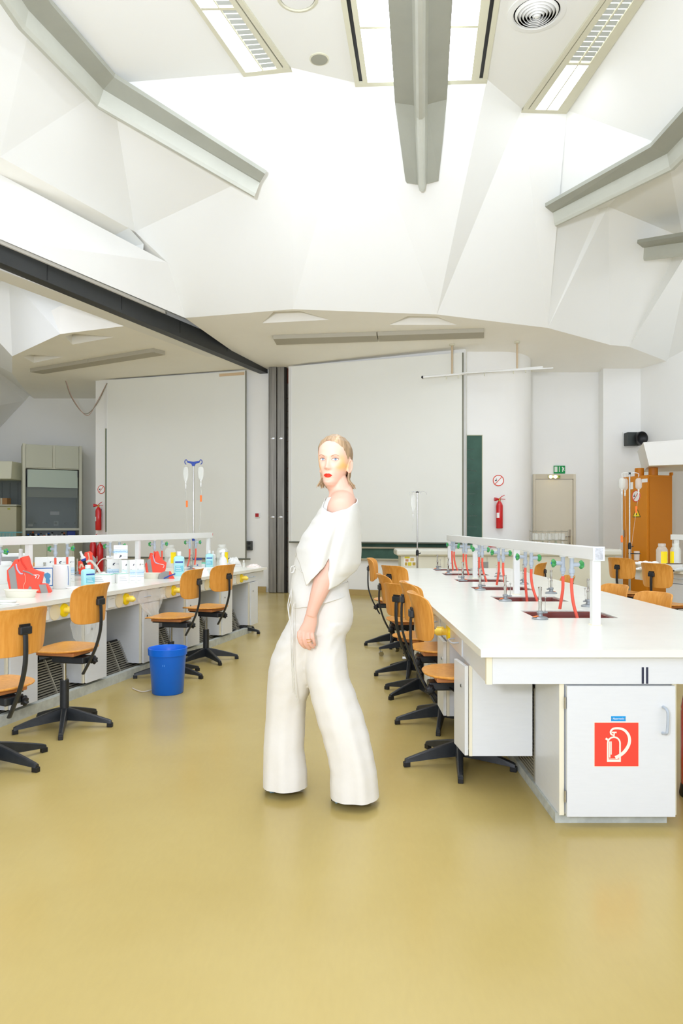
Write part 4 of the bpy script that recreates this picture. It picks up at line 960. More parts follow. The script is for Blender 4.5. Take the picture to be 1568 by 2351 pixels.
# ---- facial details on the skin
M_SCL = mat('eye_white', (246, 240, 236), 0.3); M_IRIS = mat('iris_grey_blue', (112, 134, 156), 0.25); M_PUP = mat('pupil', (18, 18, 20), 0.2)
M_LASH = mat('lash_brown', (104, 78, 64), 0.6); M_LIP = mat('red_lips', (236, 52, 28), 0.38); M_LIPD = mat('lip_line', (150, 26, 18), 0.5); M_BROW = mat('brow_blonde', (186, 146, 120), 0.8)
for s_ in (-1, 1):
    ex, ez = s_ * 0.032, 0.1185
    def lid(u, up):      # u -1..1 across the opening
        return ez + (0.0054 if up else -0.0046) * (1 - abs(u) ** 2.2) + 0.0012 * u * s_
    def ep(u, v, o):
        zz = lid(u, False) + (lid(u, True) - lid(u, False)) * v; x_ = ex + 0.0145 * u
        return face_surf(x_, zz, 0.0015 + 0.0028 * (1 - u * u) + o)
    m = MB(HM); NU = 20; NV = 8
    m.add([ep(-1 + 2 * i / NU, j / NV, 0) for j in range(NV + 1) for i in range(NU + 1)], [(j * (NU + 1) + i, j * (NU + 1) + i + 1, (j + 1) * (NU + 1) + i + 1, (j + 1) * (NU + 1) + i) for j in range(NV) for i in range(NU)], True)
    ey = m.build('eye', M_SCL, PT, recalc=False)
    gx = ex + 0.0016 - s_ * 0.0006     # the gaze goes to the camera
    def disc(r_, o, nm, mm):
        pts = []
        for k in range(24):
            a = 2 * math.pi * k / 24; x_ = gx + r_ * math.cos(a); z_ = ez + 0.0006 + r_ * math.sin(a)
            u = (x_ - ex) / 0.0145; z_ = min(max(z_, lid(u, False) + 0.0003), lid(u, True) - 0.0003)
            pts.append(face_surf(x_, z_, 0.0015 + 0.0028 * (1 - u * u) + o))
        MB(HM).poly(pts).build(nm, mm, ey, recalc=False)
    disc(0.0050, 0.0008, 'iris', M_IRIS); disc(0.0024, 0.0012, 'pupil', M_PUP)
    up = [face_surf(ex + 0.0155 * u, lid(u, True) + 0.0004, 0.0028 + 0.0022 * (1 - u * u)) for u in [-1 + 0.1 * k for k in range(21)]]
    MB(HM).tube(up, [0.0006 + 0.0007 * (1 if u * s_ > 0 else 0.6) for u in [-1 + 0.1 * k for k in range(21)]], 6).build('eyelashes', M_LASH, PT)
    lo = [face_surf(ex + 0.0148 * u, lid(u, False) - 0.0002, 0.0018 + 0.002 * (1 - u * u)) for u in [-1 + 0.1 * k for k in range(21)]]
    MB(HM).tube(lo, 0.0005, 6).build('lower_lash_line', mat('lash_soft', (176, 130, 112), 0.7), PT)
    bw = [(0.016, 0.1305, 0.0020), (0.022, 0.1345, 0.0024), (0.031, 0.1385, 0.0022), (0.039, 0.1392, 0.0018), (0.047, 0.1365, 0.0011), (0.051, 0.134, 0.0006)]
    a = [face_surf(s_ * x_, z_ + h, 0.001) for x_, z_, h in bw]; b = [face_surf(s_ * x_, z_ - h, 0.001) for x_, z_, h in bw]
    MB(HM).add(a + b, [(i, i + 1, 7 + i, 6 + i) for i in range(5)], True).build('eyebrow', M_BROW, PT, recalc=False)
def lipz(u, k):      # k: 0 lower edge, 1 mouth line, 2 upper edge ; u -1..1
    a = max(0.0, 1 - abs(u) ** 2.0)
    if k == 0: return 0.0445 - 0.0112 * a ** 0.75
    if k == 1: return 0.0445 + 0.0006 * math.cos(3 * u)
    return 0.0447 + 0.0082 * a ** 0.9 - 0.0016 * G(u, 0.16)
for nm, k0, k1 in (('upper_lip', 1, 2), ('lower_lip', 0, 1)):
    m = MB(HM); NU = 24; NV = 6; vs = []
    for j in range(NV + 1):
        for i in range(NU + 1):
            u = -1 + 2 * i / NU; za, zb = lipz(u, k0), lipz(u, k1); v = j / NV
            bul = 0.0032 * math.sin(math.pi * min(1, max(0, 0.12 + 0.8 * v))) * (1 - u * u)
            vs.append(face_surf(0.0212 * u, za + (zb - za) * v, 0.0012 + bul))
    m.add(vs, [(j * (NU + 1) + i, j * (NU + 1) + i + 1, (j + 1) * (NU + 1) + i + 1, (j + 1) * (NU + 1) + i) for j in range(NV) for i in range(NU)], True)
    m.build(nm, M_LIP, PT, recalc=False)
MB(HM).tube([face_surf(0.0205 * u, lipz(u, 1), 0.0018 + 0.0012 * (1 - u * u)) for u in [-1 + 0.1 * k for k in range(21)]], 0.0006, 6).build('mouth_line', M_LIPD, PT)
for s_ in (-1, 1): MB(HM).ball(face_surf(s_ * 0.0068, 0.0712, -0.0012), 0.0026, 8, 6, (1.1, 0.8, 0.6)).build('nostril', mat('nostril', (190, 110, 96), 0.7), PT)
# ---- hair: slick cap with a side part, then loose ends below the ears
M_HAIR = attr_mat('blonde_hair', 0.42, 0.4)
HLN = [(0, 0.204), (20, 0.2035), (38, 0.194), (52, 0.172), (62, 0.150), (70, 0.128), (78, 0.108), (84, 0.112), (92, 0.128), (104, 0.122), (116, 0.09), (128, 0.03), (140, 0.012), (180, 0.006)]
NA, NZ = 150, 44
vs = []; cols = []
hc0 = (s2l(196), s2l(166), s2l(128)); hc1 = (s2l(116), s2l(92), s2l(66))
for j in range(NZ + 1):
    for i in range(NA):
        ph = -math.pi + 2 * math.pi * i / NA; deg = abs(math.degrees(ph))
        zl = interp(HLN, deg) - (0.004 if ph > 0 and deg < 50 else 0)
        t_ = j / NZ; z = zl + (0.2365 - zl) * (t_ ** 0.8)
        off = -0.0025 + 0.0105 * min(1, t_ * 2.2) ** 0.8
        ln = 0.0016 * noise.noise(V(ph * 13, z * 6, 3)) * min(1, t_ * 6)
        p = head_pt(ph, z, off + ln, zoff=0.009 * min(1, max(0, (z - 0.15) / 0.08)))
        # parting groove at her left front
        if p.y < 0.02: p.z -= 0.0035 * G(p.x - 0.026, 0.004) * (1 if t_ > 0.02 else 0)
        vs.append(p)
        k = 0.5 + 0.5 * noise.noise(V(ph * 22 + 2 * noise.noise(V(z * 18, ph * 3, 0)), z * 5, 1.7)) + 0.25 * noise.noise(V(ph * 60, z * 9, 8))
        if p.y < 0.02: k += 0.9 * G(p.x - 0.026, 0.004)
        k = min(1, max(0, k)); cols.append([a + (b - a) * k for a, b in zip(hc1, hc0)])
m = MB(HM); m.add(vs, [(j * NA + i, j * NA + (i + 1) % NA, (j + 1) * NA + (i + 1) % NA, (j + 1) * NA + i) for j in range(NZ) for i in range(NA)], True)
rnd = random.Random(3)
for k in range(230):
    sd = rnd.choice((-1, 1)); dg_ = rnd.uniform(97, 178); ph = sd * R(dg_)
    z0 = rnd.uniform(0.075, 0.13); p0 = head_pt(ph, z0, 0.005); p1 = head_pt(ph, 0.05, 0.012 + rnd.uniform(0, .008))
    fl = rnd.uniform(0.002, 0.016) if dg_ < 140 else rnd.uniform(0, 0.006)
    p2 = head_pt(ph, 0.03, 0.021 + fl * 0.4); p3 = head_pt(ph, 0.035, 0.028 + fl); p3.z = rnd.uniform(-0.012, 0.006) ; p3 += V(rnd.uniform(-.006, .006) + sd * fl * .5, rnd.uniform(-.006, .006), 0)
    n0 = len(m.v); cp = curve_pts([p0, p1, p2, p3], 4)
    m.tube(cp, [0.0044 * (1 - 0.8 * (i / (len(cp) - 1)) ** 2) for i in range(len(cp))], 6)
    q = rnd.uniform(0.1, 1)
    nn = len(m.v) - n0
    for i in range(nn):
        f_ = min(1, q * 0.7 + 0.5 * (max(0.0, 0.05 - (HI @ m.v[n0 + i]).z) / 0.06)); cols.append([a + (b - a) * f_ for a, b in zip(hc1, hc0)])
hv = [v.copy() for v in m.v]
me = bpy.data.meshes.new('hair'); inv = WM[PT.name].inverted()
me.from_pydata([inv @ v for v in hv], [], [f[0] for f in m.f]); me.polygons.foreach_set('use_smooth', [True] * len(me.polygons)); me.materials.append(M_HAIR)
ca = me.color_attributes.new('tint', 'FLOAT_COLOR', 'POINT'); ca.data.foreach_set('color', [x for c in cols for x in (c + [1])])
o = bpy.data.objects.new('hair', me); COL.objects.link(o); o.parent = PT; WM[o.name] = WM[PT.name]
# ---- trousers
def SMO(t_):
    t_ = min(1, t_ / 0.62); return 1 - t_ * t_ * (3 - 2 * t_)
def leg_rings(tab, Yf, hys, seed, fold):
    out = []; n = 72
    tabL = [(y, a) for y, a, b in tab]; tabR = [(y, b) for y, a, b in tab]
    y0_, y1_ = tab[0][0], tab[-1][0]; K = 70
    for k in range(K + 1):
        y = y0_ + (y1_ - y0_) * k / K; xl, xr = interp(tabL, y), interp(tabR, y)
        t_ = k / K; hy = hys[1] + (hys[0] - hys[1]) * SMO(t_); Yc = Yf[1] + (Yf[0] - Yf[1]) * SMO(t_); c = pxm((xl + xr) / 2, y, Yc); hx = (xr - xl) / 2 * Yc / F
        ring = []
        for j in range(n):
            a = 2 * math.pi * j / n
            f_ = 1 + fold * t_ * (0.6 * math.sin(5 * a + seed + 1.5 * math.sin(3 * t_)) + 0.4 * math.sin(9 * a - seed * 2 + 2 * t_)) * (0.25 + 0.75 * abs(math.sin(a)))
            f_ += 0.028 * noise.noise(V(math.cos(a) * 1.6 + seed, math.sin(a) * 1.6, t_ * 5)) + 0.034 * noise.noise(V(math.cos(a) * 1.5, math.sin(a), t_ * 20 + 3 * math.cos(a))) * max(0, 1 - t_ * 1.6)
            e = 2.2; r_ = 1 / ((abs(math.cos(a)) ** e + abs(math.sin(a)) ** e) ** (1 / e))
            ring.append(c + V(hx * math.cos(a) * r_ * (1 + (f_ - 1) * (0.5 if abs(math.cos(a)) > .9 else 1)), hy * math.sin(a) * r_ * f_, 0))
        out.append(ring)
    return out
tr = MB()
tr.rings(leg_rings([(1425, 690, 806), (1440, 690, 803), (1456, 690, 794), (1470, 690, 792), (1491, 692, 795), (1527, 697, 798), (1552, 702, 801), (1597, 713, 818), (1650, 727, 836), (1695, 741, 849), (1742, 753, 859), (1772, 757.5, 865), (1800, 756.5, 868), (1828, 758, 870.5), (1848, 758, 872)], (3.375, 3.335), (0.143, 0.115), 0.7, 0.06))
tr.rings(leg_rings([(1425, 662, 770), (1440, 655, 760), (1458, 645, 750), (1480, 634, 742), (1515, 621, 730), (1548, 616, 721), (1580, 613.5, 714), (1610, 612, 703), (1645, 611, 701), (1680, 608, 700), (1715, 605.5, 698), (1746, 605, 702), (1772, 604.5, 705.5), (1812, 604.5, 706), (1836, 604.5, 706)], (3.41, 3.47), (0.165, 0.105), 2.1, 0.06))
rr = []
for y, xl, xr, hy in ((1336, 676, 797, 0.135), (1350, 672, 800, 0.145), (1370, 669, 804, 0.155), (1395, 669, 810, 0.165), (1412, 667, 811.5, 0.17), (1430, 661, 809, 0.17), (1445, 655, 803, 0.17), (1452, 654, 797, 0.16)):
    c = pxm((xl + xr) / 2, y, 3.40); hx = (xr - xl) / 2 * 3.4 / F; ring = []
    for j in range(64):
        a = 2 * math.pi * j / 64; e = 2.2; r_ = 1 / ((abs(math.cos(a)) ** e + abs(math.sin(a)) ** e) ** (1 / e))
        ring.append(c + V(hx * math.cos(a) * r_, hy * math.sin(a) * r_ * (1 + 0.02 * noise.noise(V(a * 1.2, y * 0.05, 4))), 0))
    rr.append(ring)
tr.rings(rr)
TRO = remeshed('trousers', tr, 0.0055, M_CLOTH2, PT, 5, 0.5)
_b = bmesh.new(); _b.from_mesh(TRO.data)
bmesh.ops.bisect_plane(_b, geom=_b.verts[:] + _b.edges[:] + _b.faces[:], plane_co=(0, 0, 0.036), plane_no=(0, 0, 1), clear_inner=True)
_b.to_mesh(TRO.data); _b.free()
# waistband on the trousers
wb = []
for y in (1343, 1345, 1357, 1359):
    o_ = 0.0015 if 1344 < y < 1358 else 0.0
    c = pxm(736, y - 3, 3.40); wb.append([c + V((0.1312 + o_) * math.cos(a), (0.147 + o_) * math.sin(a), 0.010 * math.cos(a)) for a in [2 * math.pi * j / 60 for j in range(60)]])
MB().rings(wb).build('waistband', M_CLOTH2, PT)
# ---- inner wrap (front of the top and its short skirt)
rr = []
for y, xl, xr, hy in ((1143, 750, 792, 0.10), (1152, 745.5, 800, 0.125), (1168, 736, 806, 0.13), (1190, 722.5, 811, 0.125), (1215, 709, 815, 0.14), (1240, 694, 815, 0.148), (1262, 683, 812, 0.152), (1290, 676.5, 806, 0.155), (1300, 674, 803, 0.156), (1308, 674, 801, 0.154), (1325, 670, 798, 0.158), (1345, 667, 796, 0.165), (1365, 666, 797, 0.175), (1380, 667, 799, 0.181), (1393, 669, 801, 0.185), (1394, 673, 797, 0.176)):
    c = pxm((xl + xr) / 2, y, 3.40); hx = (xr - xl) / 2 * 3.4 / F; ring = []
    for j in range(72):
        a = 2 * math.pi * j / 72
        up = 0.062 * max(0, (y - 1345) / 48) * (0.5 + 0.5 * math.cos(a))          # skirt hem rises to the back
        ring.append(c + V(hx * math.cos(a), hy * math.sin(a) * (1 + 0.012 * math.sin(6 * a + y * 0.03)), up))
    rr.append(ring)
MB().rings(rr).build('wrap_top', M_CLOTH, PT)
# ---- draped outer blouse: one wide sheet, neckline off her left shoulder, slit over the forearm
TOPY = [(-180, 1143), (-165, 1153), (-150, 1166), (-105, 1179), (-75, 1172), (-40, 1157), (0, 1144), (60, 1140), (120, 1138), (180, 1143)]
BOT = [(-1.0, 1264), (-0.82, 1284), (-0.63, 1309), (-0.44, 1336), (-0.28, 1321), (-0.1, 1300), (0.045, 1277), (0.065, 1279), (0.10, 1300), (0.16, 1331), (0.20, 1347), (0.5, 1339), (0.78, 1322), (0.93, 1306), (1.0, 1292)]
XL = [(1138, 749), (1150, 745), (1160, 740), (1180, 728), (1200, 715), (1235, 692), (1262, 681), (1290, 676), (1320, 672), (1350, 671)]
XR = [(1140, 818), (1160, 823.5), (1180, 825), (1200, 826), (1235, 828.5), (1262, 829.5), (1290, 828), (1306, 822), (1320, 812), (1350, 800)]
HYT = [(1140, 0.165), (1160, 0.185), (1180, 0.208), (1200, 0.225), (1250, 0.238), (1300, 0.238), (1350, 0.22)]
NA, NT = 220, 46
g = []
for i in range(NT + 1):
    t_ = i / NT; ring = []
    for j in range(NA):
        d_ = -180 + 360 * j / NA; a = R(d_)
        yt = interp(TOPY, d_)
        u = math.cos(a)
        yb_ = interp(BOT, u) if d_ < 0 else 1325 - 35 * max(0, u)
        if d_ < 0: yb_ = yb_ + (1325 - 35 * max(0, u) - yb_) * max(0, 1 - abs(math.sin(a)) * 6) * 0.3
        y = yt + (yb_ - yt) * t_
        xl, xr = interp(XL, y), interp(XR, y); c = pxm((xl + xr) / 2, y, 3.41); hx = (xr - xl) / 2 * 3.4 / F; hy = interp(HYT, y)
        e = 2.15; r_ = 1 / ((abs(math.cos(a)) ** e + abs(math.sin(a)) ** e) ** (1 / e))
        px_ = (xl + xr) / 2 + (xr - xl) / 2 * u
        fo = 0.008 * t_ * math.sin(7 * a + 3 * t_) * abs(math.sin(a)) + 0.006 * noise.noise(V(math.cos(a) * 2.5, math.sin(a) * 2.5, y * 0.02)) * t_
        fx = 771 - (y - 1225) * 0.25                                          # fold that runs down into the slit
        if d_ < 0 and y > 1195: fo -= 0.016 * min(1, (y - 1195) / 50) * G(px_ - fx, 6) - 0.010 * min(1, (y - 1195) / 50) * (G(px_ - fx - 16, 9) + G(px_ - fx + 15, 9))
        ring.append(c + V(hx * math.cos(a) * r_, (hy + fo) * math.sin(a) * r_, 0))
    g.append(ring)
o = MB().rings(g, caps=False).build('blouse', M_CLOTH, PT, solid=0.0035)
# seam under the bust of the wrap and the ties at her front
def ties(ctrl, r_, nm='tie_string', flat=(1, 0.45, 0, 1, 0)): MB().tube(curve_pts([pxm(*c) for c in ctrl], 8), r_, 8, flat=flat).build(nm, M_CLOTH, PT)
ties([(677, 1298, 3.33), (668, 1303, 3.32), (667, 1314, 3.32), (673, 1313, 3.33), (676, 1303, 3.33)], 0.0045, 'tie_loop')
ties([(668, 1355, 3.30), (661, 1388, 3.27), (663, 1412, 3.235), (667, 1440, 3.205), (668, 1480, 3.20), (670, 1530, 3.235), (673, 1590, 3.29)], 0.0045)
ties([(669, 1352, 3.30), (668, 1375, 3.27), (663, 1400, 3.245), (667, 1436, 3.20), (671, 1480, 3.195), (674, 1530, 3.23), (679, 1600, 3.29)], 0.004)
ties([(676, 1384, 3.25), (672, 1395, 3.235), (671, 1412, 3.22), (672, 1450, 3.195), (671, 1500, 3.20), (676, 1560, 3.25), (684, 1625, 3.31)], 0.004)
ties([(672, 1300, 3.30), (690, 1312, 3.235), (706, 1316, 3.21)], 0.0025, 'wrap_seam')
# ---- shoes
M_SHOE = mat('black_shoe', (22, 22, 24), 0.4); M_SHOEB = mat('pale_blue_fluff', (150, 190, 214), 0.9, var=0.4, scale=220, bump=0.6)
for (px, py, Y, nm) in ((659, 1812, 3.49, 0), (812, 1826, 3.36, 1)):
    c = pxm(px, py, Y); c.z = 0; rr = []
    for k in range(13):
        t_ = k / 12; x_ = -0.105 + 0.185 * t_; w_ = 0.044 * (math.sin(math.pi * min(1, 0.12 + 0.86 * t_)) ** 0.5) * (1.0 if t_ < 0.5 else 0.85); h_ = 0.035 + 0.05 * t_
        rr.append([c + V(x_, w_ * math.cos(a), max(0.0, 0.004 + h_ * 0.5 + h_ * 0.5 * math.sin(a))) for a in [2 * math.pi * j / 16 for j in range(16)]])
    s_ = MB().rings(rr).build('shoe', M_SHOE, PT)
    m = MB()
    for k in range(26): m.ball(c + V(-0.085 + 0.05 * rnd.random(), -0.046 + 0.02 * rnd.random(), 0.012 + 0.02 * rnd.random()), 0.008, 6, 4)
    q = m.build('fluff_trim', M_SHOEB, s_); q['kind'] = 'stuff'
# ================================================================ THINGS ON AND AROUND THE LEFT WORKTOP
def rrect(w_, d_, z, e=4.0, n=28):
    out = []
    for j in range(n):
        a = 2 * math.pi * j / n; c, s_ = math.cos(a), math.sin(a)
        out.append((w_ / 2 * math.copysign(abs(c) ** (2 / e), c), d_ / 2 * math.copysign(abs(s_) ** (2 / e), s_), z))
    return out
def at(px, py): return PZ(px, py, HT)
def flat(fr, x0, x1, z0, z1, y, m, nm, par): return MB(fr).box(x0, x1, y - 0.0006, y, z0, z1).build(nm, m, par)
M_TEAL = mat('teal_print', (110, 214, 180), 0.5); M_GREYTX = mat('grey_print', (170, 176, 184), 0.6)
def carton(p, rz, w_, d_, h, label, group=None, top=False, logo=True, brand=True, flip=False):
    t = thing('supply_box', label, 'box', p, rz, group); fr = WM[t.name]
    b = MB(fr).box(-w_ / 2, w_ / 2, -d_ / 2, d_ / 2, 0, h).build('carton', M_PAPER, t, bevel=0.0012)
    MB(fr).box(-w_ / 2 + 0.002, w_ / 2 - 0.002, -d_ / 2 + 0.001, d_ / 2 - 0.03, h + 0.0003, h + 0.0022).build('lid_flap', M_PAPER, t)
    y = -d_ / 2 - 0.0002
    def zz(v): return h * (v if not flip else 1 - v)
    def band(a, b_, m, x0=-0.5, x1=0.5, nm='print_band'):
        z0, z1 = sorted((zz(a), zz(b_))); flat(fr, w_ * x0, w_ * x1, z0, z1, y, m, nm, b)
    if brand:
        band(0.34, 0.58, M_INKP, -0.497, 0.497); band(0.28, 0.29, M_INKB, -0.497, 0.497, 'print_line'); band(0.6, 0.62, M_GREYTX, -0.45, -0.25, 'print_line')
        Mt = fr @ Matrix.Translation((-0.04 * w_, y - 0.0012, zz(0.46))) @ (Matrix.Rotation(math.pi, 4, 'Y') if flip else Matrix()) @ Matrix.Rotation(R(90), 4, 'X')
        text('Copolymed®', 'brand_lettering', M_INKB, b, Mt, w_ * 0.21)
        band(0.12, 0.13, M_GREYTX, -0.4, 0.1, 'print_line')
    if logo:
        x = -0.02 * w_; s_ = w_ * 0.16
        z = zz(0.8); q = -1 if flip else 1
        P2 = [(x - s_ * .6 * q, z - s_ * .55 * q), (x - s_ * .35 * q, z + s_ * .35 * q), (x + s_ * .6 * q, z + s_ * .65 * q), (x + s_ * .45 * q, z + s_ * .1 * q), (x - s_ * .05 * q, z + s_ * .05 * q), (x - s_ * .1 * q, z - s_ * .25 * q), (x + s_ * .25 * q, z - s_ * .3 * q), (x + s_ * .2 * q, z - s_ * .6 * q)]
        MB(fr).prism([(a, y, c) for a, c in P2], (0, -0.0006, 0)).build('logo', M_INK, b)
        band(0.79, 0.81, M_GREYTX, 0.16, 0.42, 'print_line')
    return t
GB_ = 'white supply cartons on the left worktop'
for i, (px, py, w_, h, rz) in enumerate(((96, 1334, 0.115, 0.225, 16), (116, 1333, 0.085, 0.225, 24), (140, 1333, 0.125, 0.222, 18), (161, 1334, 0.066, 0.228, 30))):
    carton(at(px, py), R(rz), w_, 0.09, h, ['leftmost white carton of the row behind the picture box', 'white carton second of the row behind the picture box', 'white carton third of the row, behind the white canister', 'narrow white carton at the right end of row behind canister'][i], GB_, logo=i > 0)
for i, (px, py, w_, h, rz) in enumerate(((262.5, 1334, 0.125, 0.205, 16), (287, 1337, 0.085, 0.205, 34), (304, 1338, 0.075, 0.21, 34), (318, 1338, 0.068, 0.213, 38))):
    carton(at(px, py), R(rz), w_, 0.09, h, ['white Copolymed carton carrying the upside-down one', 'second white carton of the Copolymed stack, just right of front one', 'third white carton of the Copolymed stack', 'right-hand narrow white carton of the Copolymed stack'][i], GB_)
p = at(277, 1336); carton(V(p.x, p.y, HT + 0.216), R(17), 0.124, 0.09, 0.125, 'white carton standing upside down on top of the stack', GB_, flip=True)
carton(at(259, 1324), R(20), 0.13, 0.08, 0.215, 'plain white carton behind the upside-down one', GB_, logo=False, brand=False)
def glovebox(px, py, rz, w_, d_, label):
    t = thing('glove_box', label, 'box', at(px, py), R(rz), 'low boxes with teal edges'); fr = WM[t.name]
    MB(fr).box(-w_ / 2, w_ / 2, -d_ / 2, d_ / 2, 0, 0.084).build('carton', M_PAPER, t, bevel=0.0012)
    MB(fr).box(-w_ / 2, w_ / 2, -d_ / 2, d_ / 2, 0.0842, 0.0865).build('teal_top', M_TEAL, t)
    MB(fr).box(-w_ / 2 + 0.012, w_ / 2 - 0.012, -d_ / 2 + 0.012, d_ / 2 - 0.012, 0.0867, 0.088).build('white_panel', M_PAPER, t)
    MB(fr).tube([(-0.04, 0, 0.088), (0, 0.006, 0.093), (0.04, 0, 0.088)], [0.002, 0.014, 0.002], 8).build('glove_tip', M_WHITEP, t)
    for k in range(3): flat(fr, -w_ * 0.4, w_ * (0.05 * k), 0.055 - 0.016 * k, 0.058 - 0.016 * k, -d_ / 2 - 0.0002, M_GREYTX, 'print_line', t)
glovebox(238, 1340, 2, 0.17, 0.12, 'low white box with teal top edge beside the pale blue bottle')
glovebox(284, 1338, 36, 0.14, 0.10, 'low white box with teal edge in front of the stacked cartons')
# picture box
t = thing('picture_box', 'white box with blue border and blue silhouette picture', 'box', at(98, 1347), R(17)); fr = WM[t.name]
MB(fr).box(-0.09, 0.09, -0.05, 0.05, 0, 0.172).build('carton', M_PAPER, t, bevel=0.0015)
M_BB = mat('border_blue', (30, 104, 178), 0.5)
for (a, b, c, d) in ((-0.088, 0.088, 0.158, 0.165), (-0.088, 0.088, 0.008, 0.015), (-0.088, -0.081, 0.008, 0.165), (0.081, 0.088, 0.008, 0.165)): flat(fr, a, b, c, d, -0.0503, M_BB, 'border', t)
bl = [(0.02, 0.115), (0.045, 0.125), (0.066, 0.108), (0.068, 0.085), (0.058, 0.07), (0.066, 0.055), (0.06, 0.038), (0.058, 0.026), (0.035, 0.03), (0.028, 0.05), (0.03, 0.07), (0.02, 0.088), (0.015, 0.1)]
MB(fr).prism([(x, -0.0503, z) for x, z in bl], (0, -0.0006, 0)).build('silhouette', mat('silhouette_blue', (96, 160, 206), 0.6), t)
# canister, bucket
t = thing('white_canister', 'tall white canister with a thin blue line in front of the cartons', 'canister', at(142, 1351), 0); fr = WM[t.name]
MB(fr).lathe([(0.066, 0), (0.07, 0.004), (0.071, 0.19), (0.068, 0.197), (0.06, 0.2), (0.001, 0.2)], n=40).build('body', M_WHITEP, t)
MB(fr).tube([(0.0715 * math.sin(R(62)), -0.0715 * math.cos(R(62)), 0.19), (0.073 * math.sin(R(66)), -0.073 * math.cos(R(66)), 0.12), (0.0715 * math.sin(R(64)), -0.0715 * math.cos(R(64)), 0.03)], 0.0022, 6).build('blue_line', M_BB, t)
t = thing('white_bucket', 'white lidded bucket cut off by the left picture edge', 'bucket', at(2, 1340), 0); fr = WM[t.name]
MB(fr).lathe([(0.075, 0), (0.08, 0.005), (0.086, 0.165)], n=36).build('body', M_WHITEP, t)
MB(fr).lathe([(0.09, 0.165), (0.09, 0.198), (0.086, 0.202), (0.001, 0.203)], n=36).build('lid', M_WHITEP, t)
# kidney dishes
def dish(px, py, rz, L, W, H, label):
    t = thing('kidney_dish', label, 'dish', at(px, py), R(rz), 'pulp kidney dishes'); fr = WM[t.name]
    def ring(s_, z):
        out = []
        for j in range(40):
            a = 2 * math.pi * j / 40; x = L / 2 * s_ * math.cos(a); y = W / 2 * s_ * math.sin(a) + 0.18 * W * (2 * x / L) ** 2
            out.append((x, y, z))
        return out
    M_P = mat('pulp_cream', (238, 234, 218), 0.8)
    MB(fr).rings([ring(0.02, 0), ring(0.82, 0), ring(0.86, 0.004), ring(0.95, H), ring(1.04, H + 0.003), ring(1.04, H), ring(0.93, H - 0.004), ring(0.8, 0.008), ring(0.02, 0.008)]).build('bowl', M_P, t)
    return t
dish(44, 1371, -12, 0.265, 0.13, 0.05, 'large cream kidney dish in front of the first red block')
dish(352, 1328, -6, 0.235, 0.11, 0.052, 'cream kidney dish in front of the third red block')
# red training blocks (anatomical half-section stands)
def block(px, py, rz, sc, red, greys, whites, label, th=0.10, extra=None):
    t = thing('training_block', label, 'training model', at(px, py), R(rz), 'red airway training blocks'); fr = WM[t.name]
    MB(fr).prism([(x * sc, 0, z * sc) for x, z in red], (0, th, 0)).build('red_body', M_REDF, t, bevel=0.004)
    for g_ in greys: MB(fr).prism([(x * sc, -0.003, z * sc) for x, z in g_], (0, th + 0.006, 0)).build('grey_strap', M_GREYP, t, bevel=0.001)
    for w_, r_, m in whites: MB(fr).tube(curve_pts([(x * sc, -0.004, z * sc) for x, z in w_], 5), r_, 8).build('airway', m, t)
    return t
def cv(pts, x0, y0, k): return [((x - x0) / k, (y0 - y) / k) for x, y in pts]
M_LIL = mat('lilac_tube', (196, 190, 214), 0.4); M_FLESH = mat('pale_flesh', (238, 200, 170), 0.5)
r1 = cv([(145, 600), (200, 540), (262, 430), (300, 425), (318, 470), (335, 415), (370, 390), (440, 372), (462, 415), (478, 500), (505, 575), (570, 615), (682, 650), (660, 760), (645, 832), (735, 835), (802, 960), (795, 974), (590, 968), (520, 915), (180, 905), (150, 760)], 470, 972, 7.127 * 290)
g1_ = [cv([(165, 605), (250, 520), (270, 600), (308, 908), (208, 902), (182, 690)], 470, 972, 7.127 * 290), cv([(620, 838), (726, 834), (762, 976), (656, 978)], 470, 972, 7.127 * 290), cv([(452, 912), (482, 858), (508, 872), (518, 914)], 470, 972, 7.127 * 290)]
w1 = [(cv([(285, 500), (300, 580), (345, 650), (385, 655)], 470, 972, 7.127 * 290), 0.006, M_LIL), (cv([(385, 610), (470, 640), (540, 685)], 470, 972, 7.127 * 290), 0.0055, M_GREYP), (cv([(540, 680), (625, 685), (605, 742)], 470, 972, 7.127 * 290), 0.003, M_WHITEP), (cv([(560, 690), (585, 700), (570, 730)], 470, 972, 7.127 * 290), 0.003, M_WHITEP), (cv([(410, 655), (425, 760), (395, 850), (400, 912)], 470, 972, 7.127 * 290), 0.0018, M_FLESH), (cv([(350, 400), (372, 480), (440, 590)], 470, 972, 7.127 * 290), 0.005, mat('red_tube', (226, 60, 44), 0.5))]
block(66, 1362, 15, 1.0, r1, g1_, w1, 'largest red training block with grey straps, nearest on the left worktop')
K3 = 4.61 * 215
r3 = cv([(258, 425), (290, 380), (310, 310), (328, 308), (345, 365), (358, 300), (385, 290), (402, 345), (425, 375), (470, 410), (462, 470), (440, 548), (272, 540), (262, 480)], 365, 545, K3)
g3 = [cv([(268, 395), (304, 362), (332, 545), (292, 545), (280, 470)], 365, 545, K3)]
w3_ = [(cv([(330, 330), (350, 400), (385, 420)], 365, 545, K3), 0.006, M_LIL), (cv([(385, 420), (440, 435), (432, 465)], 365, 545, K3), 0.003, M_WHITEP)]
block(359, 1322, 20, 1.0, r3, g3, w3_, 'third red training block with one grey strap beside the pale blue bottle')
K2 = 7.127 * 232
r2_ = cv([(1280, 412), (1370, 372), (1398, 245), (1490, 228), (1520, 262), (1536, 470), (1560, 640), (1290, 645), (1275, 520)], 1420, 645, K2)
g2_ = [cv([(1512, 285), (1572, 352), (1580, 640), (1545, 645), (1530, 460)], 1420, 645, K2)]
